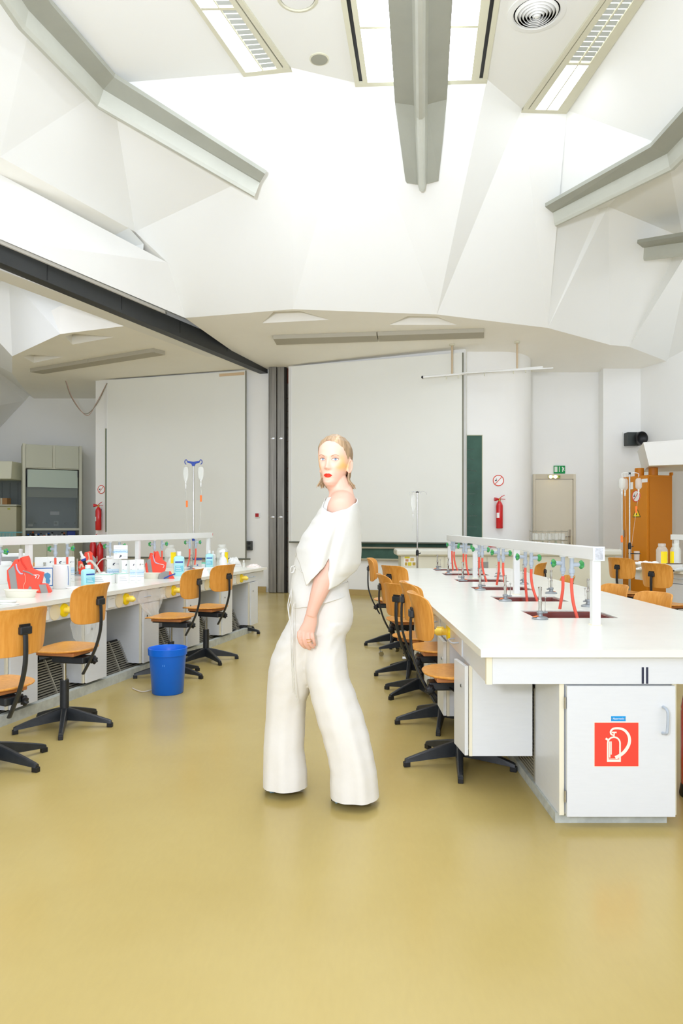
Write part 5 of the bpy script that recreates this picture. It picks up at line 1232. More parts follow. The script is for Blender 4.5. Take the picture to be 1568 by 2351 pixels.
w2_ = [(cv([(1440, 250), (1460, 340), (1440, 420)], 1420, 645, K2), 0.007, M_FLESH), (cv([(1300, 520), (1330, 450), (1360, 500)], 1420, 645, K2), 0.010, M_FLESH)]
block(199, 1321, 24, 1.0, r2_, g2_, w2_, 'second red training block behind the pale blue bottle with clear hose')
t = thing('training_wedge', 'grey and red foot piece lying by the second cream dish', 'training model', at(380, 1329), R(20)); fr = WM[t.name]
MB(fr).prism([(-0.07, 0, 0), (-0.06, 0, 0.05), (0.0, 0, 0.075), (0.05, 0, 0.07), (0.085, 0, 0.0)], (0, 0.05, 0)).build('grey_piece', M_GREYP, t, bevel=0.004)
MB(fr).prism([(0.03, -0.002, 0.0), (0.035, -0.002, 0.072), (0.05, -0.002, 0.074), (0.09, -0.002, 0.0)], (0, 0.054, 0)).build('red_end', M_REDF, t, bevel=0.003)
MB(fr).tube([(-0.02, -0.03, 0.006), (0.03, -0.04, 0.03), (0.09, -0.03, 0.05)], 0.006, 8).build('navy_strap', M_NAVY, t)
# breathing tubes with valve
t = thing('breathing_valve', 'white breathing valve with blue ring rising behind the nearest red block', 'valve', at(30, 1356) + V(0, 0.14, 0), R(15)); fr = WM[t.name]
MB(fr).lathe([(0.016, 0), (0.016, 0.16), (0.02, 0.165), (0.02, 0.20)], n=16).build('stem', M_BLACK, t)
MB(fr).lathe([(0.031, 0.2), (0.033, 0.214)], n=20).build('blue_ring', M_NAVY, t)
MB(fr).lathe([(0.030, 0.214), (0.03, 0.236), (0.018, 0.255), (0.014, 0.31), (0.016, 0.315), (0.016, 0.33), (0.008, 0.333)], n=18).build('cap', M_WHITEP, t)
MB(fr).tube([(0, 0, 0.265), (0.03, 0, 0.27), (0.035, 0, 0.25)], 0.010, 10).build('side_port', M_WHITEP, t)
t = thing('breathing_valve', 'tilted breathing valve with pale hose on the second red block', 'valve', at(196, 1330) + V(0, 0.0, 0), R(15)); fr = WM[t.name] @ Matrix.Translation((0.0, -0.03, 0.155)) @ Matrix.Rotation(R(-20), 4, 'Y')
MB(fr).lathe([(0.014, -0.155), (0.014, -0.02), (0.018, -0.015), (0.018, 0.03)], n=16).build('stem', M_BLACK, t)
MB(fr).lathe([(0.024, 0.03), (0.026, 0.05)], n=18).build('blue_ring', M_NAVY, t)
MB(fr).lathe([(0.024, 0.05), (0.024, 0.065), (0.014, 0.075), (0.011, 0.11), (0.013, 0.125), (0.006, 0.128)], n=16).build('cap', M_WHITEP, t)
MB(fr).tube(curve_pts([(0.015, 0, 0.01), (0.06, -0.01, 0.005), (0.09, -0.02, -0.07), (0.10, -0.02, -0.15)], 6), 0.0125, 10).build('hose', mat('pale_hose', (226, 220, 210), 0.4), t)
MB(WM[t.name]).tube(curve_pts([(0.08, 0.05, 0.004), (0.09, 0.05, 0.1), (0.15, 0.08, 0.19), (0.24, 0.10, 0.20)], 7), 0.005, 8).build('clear_line', MATS['pale_hose'], t)
# pale blue bottles
M_BOT = mat('pale_blue_plastic', (176, 232, 236), 0.3); M_LBL = mat('label_blue', (120, 196, 214), 0.5)
def bottle(px, py, rz, w_, h, label, body=None, labels=True):
    t = thing('disinfectant_bottle', label, 'bottle', at(px, py), R(rz), 'disinfectant bottles on the left worktop'); fr = WM[t.name]
    d_ = w_ * 0.55; rr = []
    for z, s_ in ((0, 0.9), (0.004, 0.98), (0.7 * h, 1.0), (0.76 * h, 0.92), (0.8 * h, 0.7), (0.815 * h, 0.34), (0.84 * h, 0.32)): rr.append(rrect(w_ * s_, d_ * max(s_, .5), z))
    MB(fr).rings(rr).build('body', body or M_BOT, t)
    r_ = w_ * 0.2; MB(fr).lathe([(r_, 0.835 * h), (r_, 0.965 * h), (r_ * 0.92, 1.0 * h), (0.001, 1.0 * h)], n=20).build('cap', M_WHITEP, t)
    if labels:
        MB(fr).box(-w_ * 0.36, w_ * 0.36, -d_ / 2 - 0.0012, -d_ / 2, 0.54 * h, 0.6 * h).build('name_band', M_NAVY, t)
        MB(fr).box(-w_ * 0.36, w_ * 0.36, -d_ / 2 - 0.0012, -d_ / 2, 0.18 * h, 0.42 * h).build('label', M_LBL, t)
        for k in range(3): MB(fr).box(-w_ * 0.3, w_ * (0.1 + 0.06 * k), -d_ / 2 - 0.0018, -d_ / 2 - 0.0012, (0.37 - 0.07 * k) * h, (0.385 - 0.07 * k) * h).build('print_line', M_PAPER, t)
    return t
bottle(202, 1347, 58, 0.118, 0.188, 'pale blue bottle with white cap beside the low teal-edged boxes')
bottle(411, 1322, 14, 0.112, 0.255, 'tall pale blue bottle with blue label in front of the drip stand')
bottle(480.5, 1304, 14, 0.098, 0.218, 'pale blue bottle at the far end of left worktop near rail post')
bottle(489, 1302, 10, 0.07, 0.205, 'slim white bottle behind the farthest pale blue bottle', M_WHITEP, False)
def jar(P, r_, h, label, lab_rz, group, labm=None):
    t = thing('clear_jar', label, 'jar', P, R(lab_rz), group); fr = WM[t.name]
    MB(fr).lathe([(r_ * 0.9, 0), (r_, 0.006), (r_, h * 0.74), (r_ * 0.78, h * 0.84), (r_ * 0.62, h * 0.86), (r_ * 0.62, h * 0.93)], n=28).build('body', M_CLEAR, t)
    MB(fr).lathe([(r_ * 0.66, h * 0.9), (r_ * 0.66, h * 0.99), (r_ * 0.62, h), (0.001, h)], n=28).build('lid', M_CLEAR, t)
    m = MB(fr); N = 10
    vs = [((r_ + 0.001) * math.sin(R(-38 + 76 * i / N)), -(r_ + 0.001) * math.cos(R(-38 + 76 * i / N)), z) for z in (h * 0.2, h * 0.68) for i in range(N + 1)]
    m.add(vs, [(i, i + 1, N + 2 + i, N + 1 + i) for i in range(N)], True).build('yellow_label', M_YEL, t, recalc=False)
    return t
GJ = 'clear jars with yellow labels'
jar(at(391, 1303), 0.072, 0.285, 'clear jar with yellow label behind the tall pale blue bottle', 55, GJ)
jar(at(510, 1303), 0.073, 0.29, 'clear jar with yellow label at the far end of left worktop', 70, GJ)
t = thing('spray_bottle', 'white spray bottle in front of the far clear jar', 'bottle', at(512, 1306), R(20)); fr = WM[t.name]
MB(fr).lathe([(0.045, 0), (0.05, 0.006), (0.05, 0.10), (0.035, 0.135), (0.02, 0.15), (0.02, 0.165)], n=24).build('body', M_WHITEP, t)
MB(fr).lathe([(0.022, 0.165), (0.022, 0.19), (0.014, 0.2)], n=16).build('collar', M_WHITEP, t)
MB(fr).prism([(-0.05, -0.012, 0.2), (-0.045, -0.012, 0.225), (0.01, -0.012, 0.245), (0.03, -0.012, 0.23), (0.025, -0.012, 0.2)], (0, 0.024, 0)).build('spray_head', M_WHITEP, t, bevel=0.004)
MB(fr).tube([(-0.02, 0, 0.2), (-0.035, 0, 0.17)], 0.004, 8).build('trigger', M_GREYP, t)
# soft clutter
def crumple(px, py, sx, sy, h, seed, label, name, cat, m, z0=HT):
    t = PZ(px, py, z0); rr = []
    for i in range(9):
        th = math.pi / 2 * i / 8; ring = []
        for j in range(22):
            a = 2 * math.pi * j / 22; r_ = math.cos(th) * (1 + 0.35 * noise.noise(V(math.cos(a) * 2 + seed, math.sin(a) * 2, i * 0.5)))
            ring.append((t.x + sx * r_ * math.cos(a), t.y + sy * r_ * math.sin(a), z0 + h * math.sin(th) * (1 + 0.5 * noise.noise(V(math.cos(a) * 2.5, math.sin(a) * 2.5 + seed, i)))))
        rr.append(ring)
    o = MB().rings(rr, smooth=False).build(name, m)
    return tag(o, label, cat)
crumple(536, 1300, 0.10, 0.06, 0.10, 1.0, 'crumpled white plastic bag at the far end of the left worktop', 'plastic_bag', 'bag', M_WHITEP)
crumple(582, 1302, 0.085, 0.05, 0.035, 4.0, 'pinkish crumpled wrappers at the far corner of the left worktop', 'crumpled_wrapper', 'wrapper', mat('pinkish_wrap', (238, 226, 220), 0.5))
crumple(469, 1318, 0.045, 0.04, 0.06, 7.0, 'small heap of crumpled white tissue near the fourth chair', 'crumpled_tissue', 'tissue', M_PAPER)
crumple(420, 1318, 0.05, 0.03, 0.018, 9.0, 'flat crumpled wrapper beside the tall pale blue bottle', 'crumpled_wrapper', 'wrapper', mat('green_white_wrap', (226, 236, 226), 0.5))
crumple(175, 1352, 0.09, 0.05, 0.02, 3.0, 'thin crumpled white cloth behind the pale blue bottle', 'cloth', 'cloth', M_PAPER)
crumple(397, 1297, 0.07, 0.05, 0.11, 12.0, 'crumpled white paper behind the tall pale blue bottle', 'crumpled_paper', 'paper', M_PAPER)
def slab_thing(name, label, cat, px, py, rz, w_, d_, h, m, tilt=0, group=None):
    t = thing(name, label, cat, at(px, py), R(rz), group); fr = WM[t.name] @ Matrix.Rotation(R(tilt), 4, 'Y')
    MB(fr).rings([rrect(w_ * 0.9, d_ * 0.8, 0.0005, 8), rrect(w_, d_, h, 8), rrect(w_ * 0.97, d_ * 0.93, h, 8), rrect(w_ * 0.87, d_ * 0.75, 0.004, 8)]).build('tray', m, t)
    MB(fr).box(-w_ * 0.3, w_ * 0.25, -d_ * 0.2, d_ * 0.2, 0.0042, 0.0065).build('insert_card', M_PAPER, t)
    return t
slab_thing('paper_tray', 'long flat white tray lying across the far end of left worktop', 'tray', 468, 1307, 2, 0.52, 0.13, 0.02, M_PAPER)
slab_thing('paper_tray', 'flat white papers at the front edge of worktop by left picture edge', 'tray', 2, 1384, -10, 0.2, 0.1, 0.012, M_PAPER)
slab_thing('paper_tray', 'thin white packet lying beside the large cream dish', 'tray', 22, 1388, -16, 0.14, 0.05, 0.008, M_PAPER)
t = thing('vial', 'small clear vial with white cap by the crumpled bag', 'vial', at(559.5, 1303), 0); fr = WM[t.name]
MB(fr).lathe([(0.017, 0), (0.018, 0.05), (0.009, 0.065), (0.009, 0.075)], n=14).build('body', M_CLEAR, t); MB(fr).lathe([(0.011, 0.073), (0.011, 0.092), (0.001, 0.093)], n=14).build('cap', M_WHITEP, t)
t = thing('pump_unit', 'small clear pump box with blue fittings behind the far burner', 'device', at(453, 1302.5), R(15)); fr = WM[t.name]
MB(fr).box(-0.055, 0.055, -0.03, 0.03, 0, 0.085).build('case', M_CLEAR, t, bevel=0.004); MB(fr).box(-0.06, 0.06, -0.033, 0.033, 0.085, 0.092).build('lid', M_GREYP, t)
MB(fr).tube([(-0.055, -0.02, 0.105), (0.055, -0.02, 0.105)], 0.008, 8).build('blue_bar', M_NAVY, t); MB(fr).cyl((0.0, -0.03, 0.03), (0.0, -0.038, 0.03), 0.009, None, 10).build('knob', M_NAVY, t)
for k in (-0.04, 0.04): MB(fr).cyl((k, -0.02, 0.09), (k, -0.02, 0.1), 0.004, None, 8).build('stud', M_CHROME, t)
t = thing('teal_cup', 'small white cup with teal lid left of the far pale blue bottle', 'cup', at(467.5, 1304), 0); fr = WM[t.name]
MB(fr).lathe([(0.022, 0), (0.026, 0.055)], n=18).build('body', M_WHITEP, t); MB(fr).lathe([(0.028, 0.055), (0.028, 0.068), (0.001, 0.07)], n=18).build('lid', M_TEAL, t)
for i, (px, py) in enumerate(((102, 1335), (177.5, 1322), (243, 1326), (439, 1308))):
    burner(at(px, py), R((20, 200, 10, 160)[i]), ['bunsen burner in front of the picture box on the left worktop', 'bunsen burner between the canister and second red block', 'bunsen burner just left of the Copolymed cartons', 'bunsen burner near the far rail post on left worktop'][i])
# blue bin, floor tube, hanging film
t = thing('waste_bin', 'bright blue round plastic bin standing on the floor by the chairs', 'bin', (-1.343, 5.555, 0)); fr = WM[t.name]
MB(fr).lathe([(0.113, 0), (0.119, 0.006), (0.139, 0.30), (0.1395, 0.302)], n=48, caps=False).build('body', M_BLUE, t)
MB(fr).lathe([(0.141, 0.296), (0.147, 0.298), (0.149, 0.34), (0.149, 0.348), (0.144, 0.35), (0.139, 0.345), (0.1345, 0.29), (0.112, 0.012), (0.001, 0.011)], n=48, caps=False).build('rim', M_BLUE, t)
MB(fr).lathe([(0.001, 0.0012), (0.113, 0.0012)], n=48, caps=False).build('bottom', M_BLUE, t)
for dx in (-0.008, 0.004): MB(fr).box(dx, dx + 0.004, -0.1345, -0.1325, 0.225, 0.24).build('moulded_mark', mat('light_blue_mark', (90, 160, 240), 0.4), t)
o = MB().tube(curve_pts([PZ(304, 1580, 0.006), PZ(315, 1585, 0.006), PZ(330, 1588, 0.006), PZ(352, 1583, 0.006)], 8), 0.005, 8).build('clear_tube', mat('clear_tube', (236, 226, 212), 0.25, alpha=0.7)); tag(o, 'short clear tube lying on the floor beside the blue bin', 'tube')
def film(label, ctrl, wd, seed):
    m = MB(frl); n, k = 10, len(ctrl); vs = []
    for i, (x, y, z, w2) in enumerate(ctrl):
        for j in range(n + 1):
            u = j / n - 0.5; vs.append((x - 0.012 * abs(noise.noise(V(u * 9, i * 1.4, seed))) * 2, y + u * w2, z + 0.02 * noise.noise(V(u * 5, i, seed + 4))))
    m.add(vs, [(i * (n + 1) + j, i * (n + 1) + j + 1, (i + 1) * (n + 1) + j + 1, (i + 1) * (n + 1) + j) for i in range(k - 1) for j in range(n)])
    o = m.build('plastic_film', M_CLEAR2); tag(o, label, 'plastic film')
film('crumpled clear plastic film hanging behind the second left chair', [(0.006, 0.98, 0.73, 0.36), (0.0, 0.96, 0.65, 0.42), (-0.004, 0.92, 0.56, 0.44), (-0.006, 0.90, 0.47, 0.34), (0.0, 0.92, 0.38, 0.16)], 0.4, 2.0)
film('crumpled clear plastic film hanging over drawer left of the blue bin', [(0.006, 1.88, 0.73, 0.40), (0.0, 1.86, 0.66, 0.46), (-0.004, 1.86, 0.58, 0.34), (-0.004, 1.9, 0.5, 0.16)], 0.4, 6.0)
# ---- drip stands
def drip_stand(label, base, h, cols):
    t = thing('drip_stand', label, 'stand', base); fr = WM[t.name]
    MB(fr).cyl((0, 0, 0.1), (0, 0, h * 0.52), 0.0135, None, 14).build('lower_pole', M_CHROME, t)
    MB(fr).cyl((0, 0, h * 0.50), (0, 0, h), 0.0095, None, 14).build('upper_pole', M_CHROME, t)
    MB(fr).lathe([(0.02, h * 0.5), (0.021, h * 0.53), (0.014, h * 0.545)], n=16).build('clamp', cols, t)
    MB(fr).tube([(0.015, 0, h * 0.515), (0.05, 0, h * 0.52)], 0.006, 8).build('clamp_screw', cols, t)
    for k in range(5):
        a = 2 * math.pi * k / 5; lg = MB(fr).tube([(0, 0, 0.1), (0.29 * math.cos(a), 0.29 * math.sin(a), 0.07)], 0.011, 8).build('leg', M_CHROME, t)
        MB(fr).cyl((0.29 * math.cos(a), 0.29 * math.sin(a) - 0.012, 0.033), (0.29 * math.cos(a), 0.29 * math.sin(a) + 0.012, 0.033), 0.033, None, 14).build('castor', M_BLACK, lg)
    return t
def infusion(label, P, w_, h, line, tagp, group, bottle_=False, m=None):
    """P: hanging point; line: list of offsets of the tube; tagp: offset of the orange tag"""
    t = thing('infusion_bag' if not bottle_ else 'infusion_bottle', label, 'infusion', P, 0, group); fr = WM[t.name]
    m = m or M_CLEAR; rr = []
    if bottle_:
        MB(fr).lathe([(w_ * 0.3, -0.01), (w_ * 0.46, -0.03), (w_ * 0.5, -0.05), (w_ * 0.5, -h * 0.7), (w_ * 0.36, -h * 0.8), (w_ * 0.2, -h * 0.86)], n=18).build('bottle', m, t)
    else:
        for s_, f_ in ((0, 0.5), (0.08, 0.85), (0.35, 1.0), (0.65, 0.85), (0.85, 0.4), (0.9, 0.2)): rr.append([(a * (1 + 0.12 * noise.noise(V(a * 60, s_ * 6, 1))), b * (0.6 + 0.5 * noise.noise(V(s_ * 5, a * 40, 2))), -h * s_) for a, b, c in rrect(w_ * f_, 0.03, 0, 3, 22)])
        MB(fr).rings(rr).build('pouch', m, t)
    MB(fr).lathe([(0.011, -h * 0.85), (0.011, -h * 0.95), (0.006, -h * 1.0), (0.010, -h * 1.02), (0.010, -h * 1.25), (0.004, -h * 1.28)], n=12).build('drip_chamber', M_WHITEP, t)
    MB(fr).tube(curve_pts([(0, 0, -h * 1.27)] + line, 7), 0.0022, 6).build('line', M_CLEAR, t)
    if tagp: MB(fr).box(tagp[0] - 0.014, tagp[0] + 0.014, tagp[1] - 0.003, tagp[1] + 0.003, tagp[2] - 0.045, tagp[2] + 0.045).build('orange_tag', M_ORANGE, t, bevel=0.003)
    MB(fr).tube([(0, 0, 0.0), (0.0, 0, 0.022), (0.008, 0, 0.03)], 0.002, 6).build('loop', M_WHITEP, t)
    return t
b = V(-2.06, 10.0, 0); H1 = 2.165
t = drip_stand('drip stand with blue hook bar behind the far end of left worktop', b, H1, M_NAVY); fr = WM[t.name]
MB(fr).prism([(-0.085, -0.012, H1 + 0.005), (-0.085, -0.012, H1 + 0.028), (0, -0.012, H1 + 0.018), (0.085, -0.012, H1 + 0.028), (0.085, -0.012, H1 + 0.005), (0.03, -0.012, H1 - 0.01), (0.015, -0.012, H1 - 0.045), (-0.015, -0.012, H1 - 0.045), (-0.03, -0.012, H1 - 0.01)], (0, 0.024, 0)).build('hook_bar', M_NAVY, t, bevel=0.004)
for s_ in (-1, 1):
    MB(fr).tube(curve_pts([(s_ * 0.082, 0, H1 + 0.02), (s_ * 0.10, 0, H1 + 0.045), (s_ * 0.118, 0, H1 + 0.03), (s_ * 0.118, 0, H1), (s_ * 0.1, 0, H1 - 0.02)], 5), 0.006, 8).build('hook', M_NAVY, t)
infusion('empty infusion bag on the left hook of the blue-topped stand', b + V(-0.105, -0.01, H1 - 0.055), 0.075, 0.24, [(0.01, -0.02, -0.45), (0.02, -0.03, -0.6), (0.03, -0.03, -1.0)], (0.022, -0.03, -0.515), 'infusion bags on the blue-topped stand')
infusion('empty infusion bag on the right hook of the blue-topped stand', b + V(0.105, -0.01, H1 - 0.055), 0.085, 0.22, [(0.01, -0.02, -0.4), (0.0, -0.03, -0.7), (-0.03, -0.03, -1.05)], (0.006, -0.025, -0.44), 'infusion bags on the blue-topped stand')
b = V(1.055, 10.0, 0); H2 = 1.755
t = drip_stand('plain drip stand before the projection screen beyond right worktop', b, H2, M_BLACK); fr = WM[t.name]
for s_, L in ((-1, 0.115), (-1, 0.075), (1, 0.05), (1, 0.13)):
    MB(fr).tube(curve_pts([(0, 0, H2), (s_ * L * 0.6, 0, H2 + 0.012), (s_ * L * 0.9, 0, H2 + 0.0), (s_ * L, 0, H2 - 0.03)], 5), 0.0035, 6).build('hook', M_CHROME, t)
MB(fr).ball((0, 0, H2 + 0.005), 0.018, 10, 6, (1.4, 1, 0.6)).build('hub', M_BLACK, t)
MB(fr).box(-0.065, -0.035, -0.02, 0.02, 0.55, 0.63).build('orange_tag', M_ORANGE, t, bevel=0.003)
infusion('single clear infusion bag on the plain drip stand', b + V(-0.06, -0.01, H2 - 0.04), 0.07, 0.26, [(-0.005, 0, -0.4), (-0.008, 0, -0.5)], None, None)
b = V(3.752, 9.36, 0); H3 = 1.97
t = drip_stand('drip stand with three bottles in front of the orange cabinet', b, H3, M_BLACK); fr = WM[t.name]
for (dx, dy) in ((-0.11, -0.03), (-0.035, 0.06), (0.115, 0.0)):
    MB(fr).tube(curve_pts([(0, 0, H3), (dx * 0.5, dy * 0.5, H3 + 0.012), (dx, dy, H3), (dx * 1.02, dy, H3 - 0.035)], 5), 0.004, 6).build('hook', M_WHITEP, t)
MB(fr).lathe([(0.014, H3 - 0.01), (0.014, H3 + 0.015)], n=12).build('hub', M_BLACK, t)
GI = 'infusion bottles on the stand by the orange cabinet'
infusion('clear infusion bottle hanging left of the right-hand drip stand', b + V(-0.112, -0.03, H3 - 0.05), 0.085, 0.18, [(-0.005, 0, -0.5), (0.0, 0, -0.7), (-0.03, 0, -0.95)], (-0.002, 0, -0.80), GI, True)
infusion('clear infusion bottle close against the pole of the right-hand drip stand', b + V(-0.036, 0.06, H3 - 0.05), 0.075, 0.19, [(0.005, 0, -0.5), (0.015, 0, -0.8), (0.01, 0, -1.1), (0.03, 0, -1.3)], None, GI, True)
infusion('clear infusion bottle hanging before the round cabinet sign', b + V(0.117, 0.0, H3 - 0.05), 0.082, 0.18, [(-0.02, 0, -0.36), (-0.06, 0, -0.65), (-0.09, 0, -0.9), (-0.10, 0, -1.25)], (-0.03, 0, -0.42), GI, True)
t = thing('measuring_cup', 'small clear cup clipped to the right-hand drip stand', 'cup', b + V(0.085, -0.02, 0.84)); fr = WM[t.name]
MB(fr).lathe([(0.032, 0), (0.036, 0.12)], n=18, caps=False).build('cup', M_CLEAR, t); MB(fr).tube([(0.04 * math.cos(a), 0.04 * math.sin(a), 0.09) for a in [2 * math.pi * k / 20 for k in range(21)]], 0.005, 6).build('ring_clip', M_BLACK, t); MB(fr).tube([(-0.04, 0.01, 0.09), (-0.1, 0.02, 0.09)], 0.005, 6).build('arm', M_BLACK, t)
# ---- things on the far right worktop
def at3(px, py): return PZ(px, py, HT)
jar(at3(1519.5, 1304), 0.068, 0.305, 'clear jar with yellow label left of the post on the far right worktop', 5, GJ)
jar(at3(1551, 1304), 0.062, 0.305, 'clear jar right of the post on the far right worktop', -80, GJ)
t = thing('pulp_tray', 'cardboard tray heaped with white wrappers on the far right worktop', 'tray', at3(1482, 1305), R(12)); fr = WM[t.name]
MB(fr).rings([rrect(0.27, 0.11, 0.001, 6), rrect(0.34, 0.16, 0.055, 6), rrect(0.33, 0.15, 0.055, 6), rrect(0.26, 0.10, 0.006, 6)]).build('tray', mat('pulp_grey', (214, 212, 196), 0.8), t)
p = at3(1482, 1305)
for k in range(5): MB(fr).ball((-0.13 + 0.065 * k, 0.01 * (k % 2), 0.055), 0.05, 10, 7, (1.1, 0.9, 0.6 + 0.1 * (k % 3))).build('wrapper', M_PAPER, t)
crumple(1476, 1307, 0.10, 0.03, 0.025, 21.0, 'flat crumpled white wrappers at the near edge of far right worktop', 'crumpled_wrapper', 'wrapper', M_WHITEP)
t = thing('instrument_box', 'white box with dark lid under the post on far right worktop', 'box', at3(1548, 1311), R(14)); fr = WM[t.name]
MB(fr).box(-0.075, 0.075, -0.05, 0.05, 0, 0.08).build('case', M_WHITEP, t, bevel=0.004); MB(fr).box(-0.072, 0.072, -0.048, 0.048, 0.081, 0.09).build('lid', mat('brown_lid', (88, 70, 58), 0.5), t, bevel=0.002)
t = thing('clear_tray', 'clear plastic tray with teal lid on far right worktop', 'tray', at3(1528, 1309), R(14)); fr = WM[t.name]
MB(fr).rings([rrect(0.14, 0.09, 0.001, 5), rrect(0.17, 0.11, 0.05, 5)]).build('tray', M_CLEAR, t); MB(fr).box(-0.05, 0.08, -0.045, 0.05, 0.052, 0.06).build('teal_lid', mat('pale_teal', (170, 226, 206), 0.5), t, bevel=0.003)
t = thing('probe', 'grey probe with blue tip at the right picture edge', 'device', at3(1560, 1314), R(10)); fr = WM[t.name]
MB(fr).tube([(-0.07, 0, 0.02), (0, 0, 0.03), (0.06, 0, 0.03)], [0.012, 0.026, 0.02], 12).build('body', mat('probe_grey', (206, 210, 208), 0.4), t); MB(fr).tube([(0.03, -0.04, 0.012), (0.09, -0.05, 0.012)], 0.011, 8).build('blue_tip', mat('sky_blue', (110, 180, 226), 0.4), t)
MB(fr).ball((-0.075, 0, 0.018), 0.010, 8, 6).build('dark_tip', M_BLACK, t)
# ================================================================ WALLS: SCREENS, BOARDS, SIGNS, HOODS
def wframe(p, q, z=0.0, off=0.0):
    """frame on a wall line: +x along p->q, -y out of the wall towards the room, origin p"""
    p = V(*p, 0); q = V(*q, 0); d = (q - p).normalized()
    a = math.atan2(d.y, d.x); n = V(d.y, -d.x, 0)
    return Matrix.Translation(p + n * off + V(0, 0, z)) @ Matrix.Rotation(a, 4, 'Z'), (q - p).length
def screen(label, p, q, z0, z1, tan=False):
    M, L = wframe(p, q); t = thing('projection_screen', label, 'screen', M=M); fr = M
    MB(fr).box(0.02, L - 0.02, -0.004, 0.002, z0, z1).build('fabric', M_SCREEN, t)
    MB(fr).box(0.0, 0.022, -0.006, 0.004, z0, z1).build('side_edge', M_WHITEP, t); MB(fr).box(L - 0.022, L, -0.006, 0.004, z0, z1).build('side_edge', mat('screen_dark_edge', (120, 120, 104), 0.7), t)
    MB(fr).tube([(-0.04, 0, z0), (L + 0.08, 0, z0)], 0.016, 10).build('bottom_bar', mat('bar_grey', (110, 114, 104), 0.5), t)
    if tan: MB(fr).box(L - 0.58, L - 0.04, -0.012, -0.005, z1 - 0.085, z1 - 0.03).build('tan_tape', mat('tan_tape', (212, 186, 150), 0.6), t)
    return t
screen('large blank projection screen behind the woman', (-0.963, 13.7), (2.138, 12.6), 0.985, 4.33)
screen('blank projection screen in the bay left of the steel post', (-4.90, 15.0), (-1.86, 14.05), 0.645, 4.33, True)
def board(label, M, x0, x1, z0, z1, fr_m=True):
    t = thing('chalkboard', label, 'chalkboard', M=M @ Matrix.Translation((x0, 0, z0)))
    MB(M).box(x0, x1, -0.02, 0.0, z0, z1).build('slate', M_BOARD, t)
    for (a, b, c, d) in ((x0 - 0.012, x0, z0 - 0.012, z1 + 0.012), (x1, x1 + 0.012, z0 - 0.012, z1 + 0.012), (x0, x1, z1, z1 + 0.012), (x0, x1, z0 - 0.012, z0)):
        MB(M).box(a, b, -0.026, 0.0, c, d).build('frame', mat('board_frame', (190, 190, 160), 0.5), t)
    return t
Mrw = Matrix.Translation((0, 12.9, 0))
t = board('tall narrow strip of green chalkboard right of the projection screen', Mrw, 2.12, 2.515, 0.95, 2.91)
rn2 = random.Random(5)
for k in range(9):
    z = 1.05 + 0.2 * k; MB(Mrw).tube(curve_pts([(2.17 + 0.02 * rn2.random(), -0.0205, z), (2.28, -0.0205, z + 0.05 * rn2.random()), (2.38 + 0.05 * rn2.random(), -0.0205, z + 0.02)], 5), [0.012] * 11, 6, flat=(1, 0.03, 0, 0, 1)).build('chalk_smear', mat('chalk_smear', (96, 124, 112), 0.9, alpha=0.35), t)
Mbw, Lbw = wframe((-1.02, 13.82), (2.2, 12.74), 0, 0.01)
t = board('low green chalkboard below the projection screen by the wall', Mbw, 0.3, 3.2, 0.69, 1.25)
MB(Mbw).box(0.28, 3.22, -0.06, -0.021, 0.875, 0.905).build('chalk_rail', mat('rail_tan', (170, 160, 136), 0.5), t)
MB(Mbw).box(0.28, 3.22, -0.05, -0.0, 0.655, 0.678).build('ledge', MATS['rail_tan'], t)
Mlw, Llw = wframe((-5.2, 15.2), (-1.42, 14.0), 0, 0.01)
t = board('thin dark edge of chalkboard left of the bay screen', Mlw, 0.27, 0.31, 1.17, 3.33)
def no_smoking(label, M, r_):
    t = thing('no_smoking_sign', label, 'sign', M=M)
    MB(M).lathe([(r_, 0.0), (r_, 0.003), (0.001, 0.003)], n=36, axis=(0, -1, 0)).build('disc', M_PAPER, t)
    MB(M).tube([(r_ * 0.93 * math.cos(a), -0.003, r_ * 0.93 * math.sin(a)) for a in [2 * math.pi * k / 36 for k in range(37)]], r_ * 0.075, 6).build('red_ring', mat('sign_ring_red', (226, 78, 52), 0.5), t)
    MB(M).tube([(-r_ * 0.62, -0.004, -r_ * 0.66), (r_ * 0.62, -0.004, r_ * 0.66)], r_ * 0.06, 6).build('red_bar', MATS['sign_ring_red'], t)
    MB(M).box(-r_ * 0.62, -r_ * 0.3, -0.0045, -0.003, -r_ * 0.1, r_ * 0.12).build('cigarette', mat('dark_grey_print', (60, 74, 76), 0.6), t)
    MB(M).tube([(-r_ * 0.4, -0.004, r_ * 0.14), (-r_ * 0.28, -0.004, r_ * 0.24), (-r_ * 0.4, -0.004, r_ * 0.36)], r_ * 0.04, 6).build('smoke', MATS['dark_grey_print'], t)
    return t
no_smoking('round no smoking sign on the rounded wall above the extinguisher', Matrix.Translation((2.815, 12.895, 2.105)), 0.1)
no_smoking('round no smoking sign on the bay wall left of the screen', Mlw @ Matrix.Translation((0.15, 0, 2.06)), 0.09)
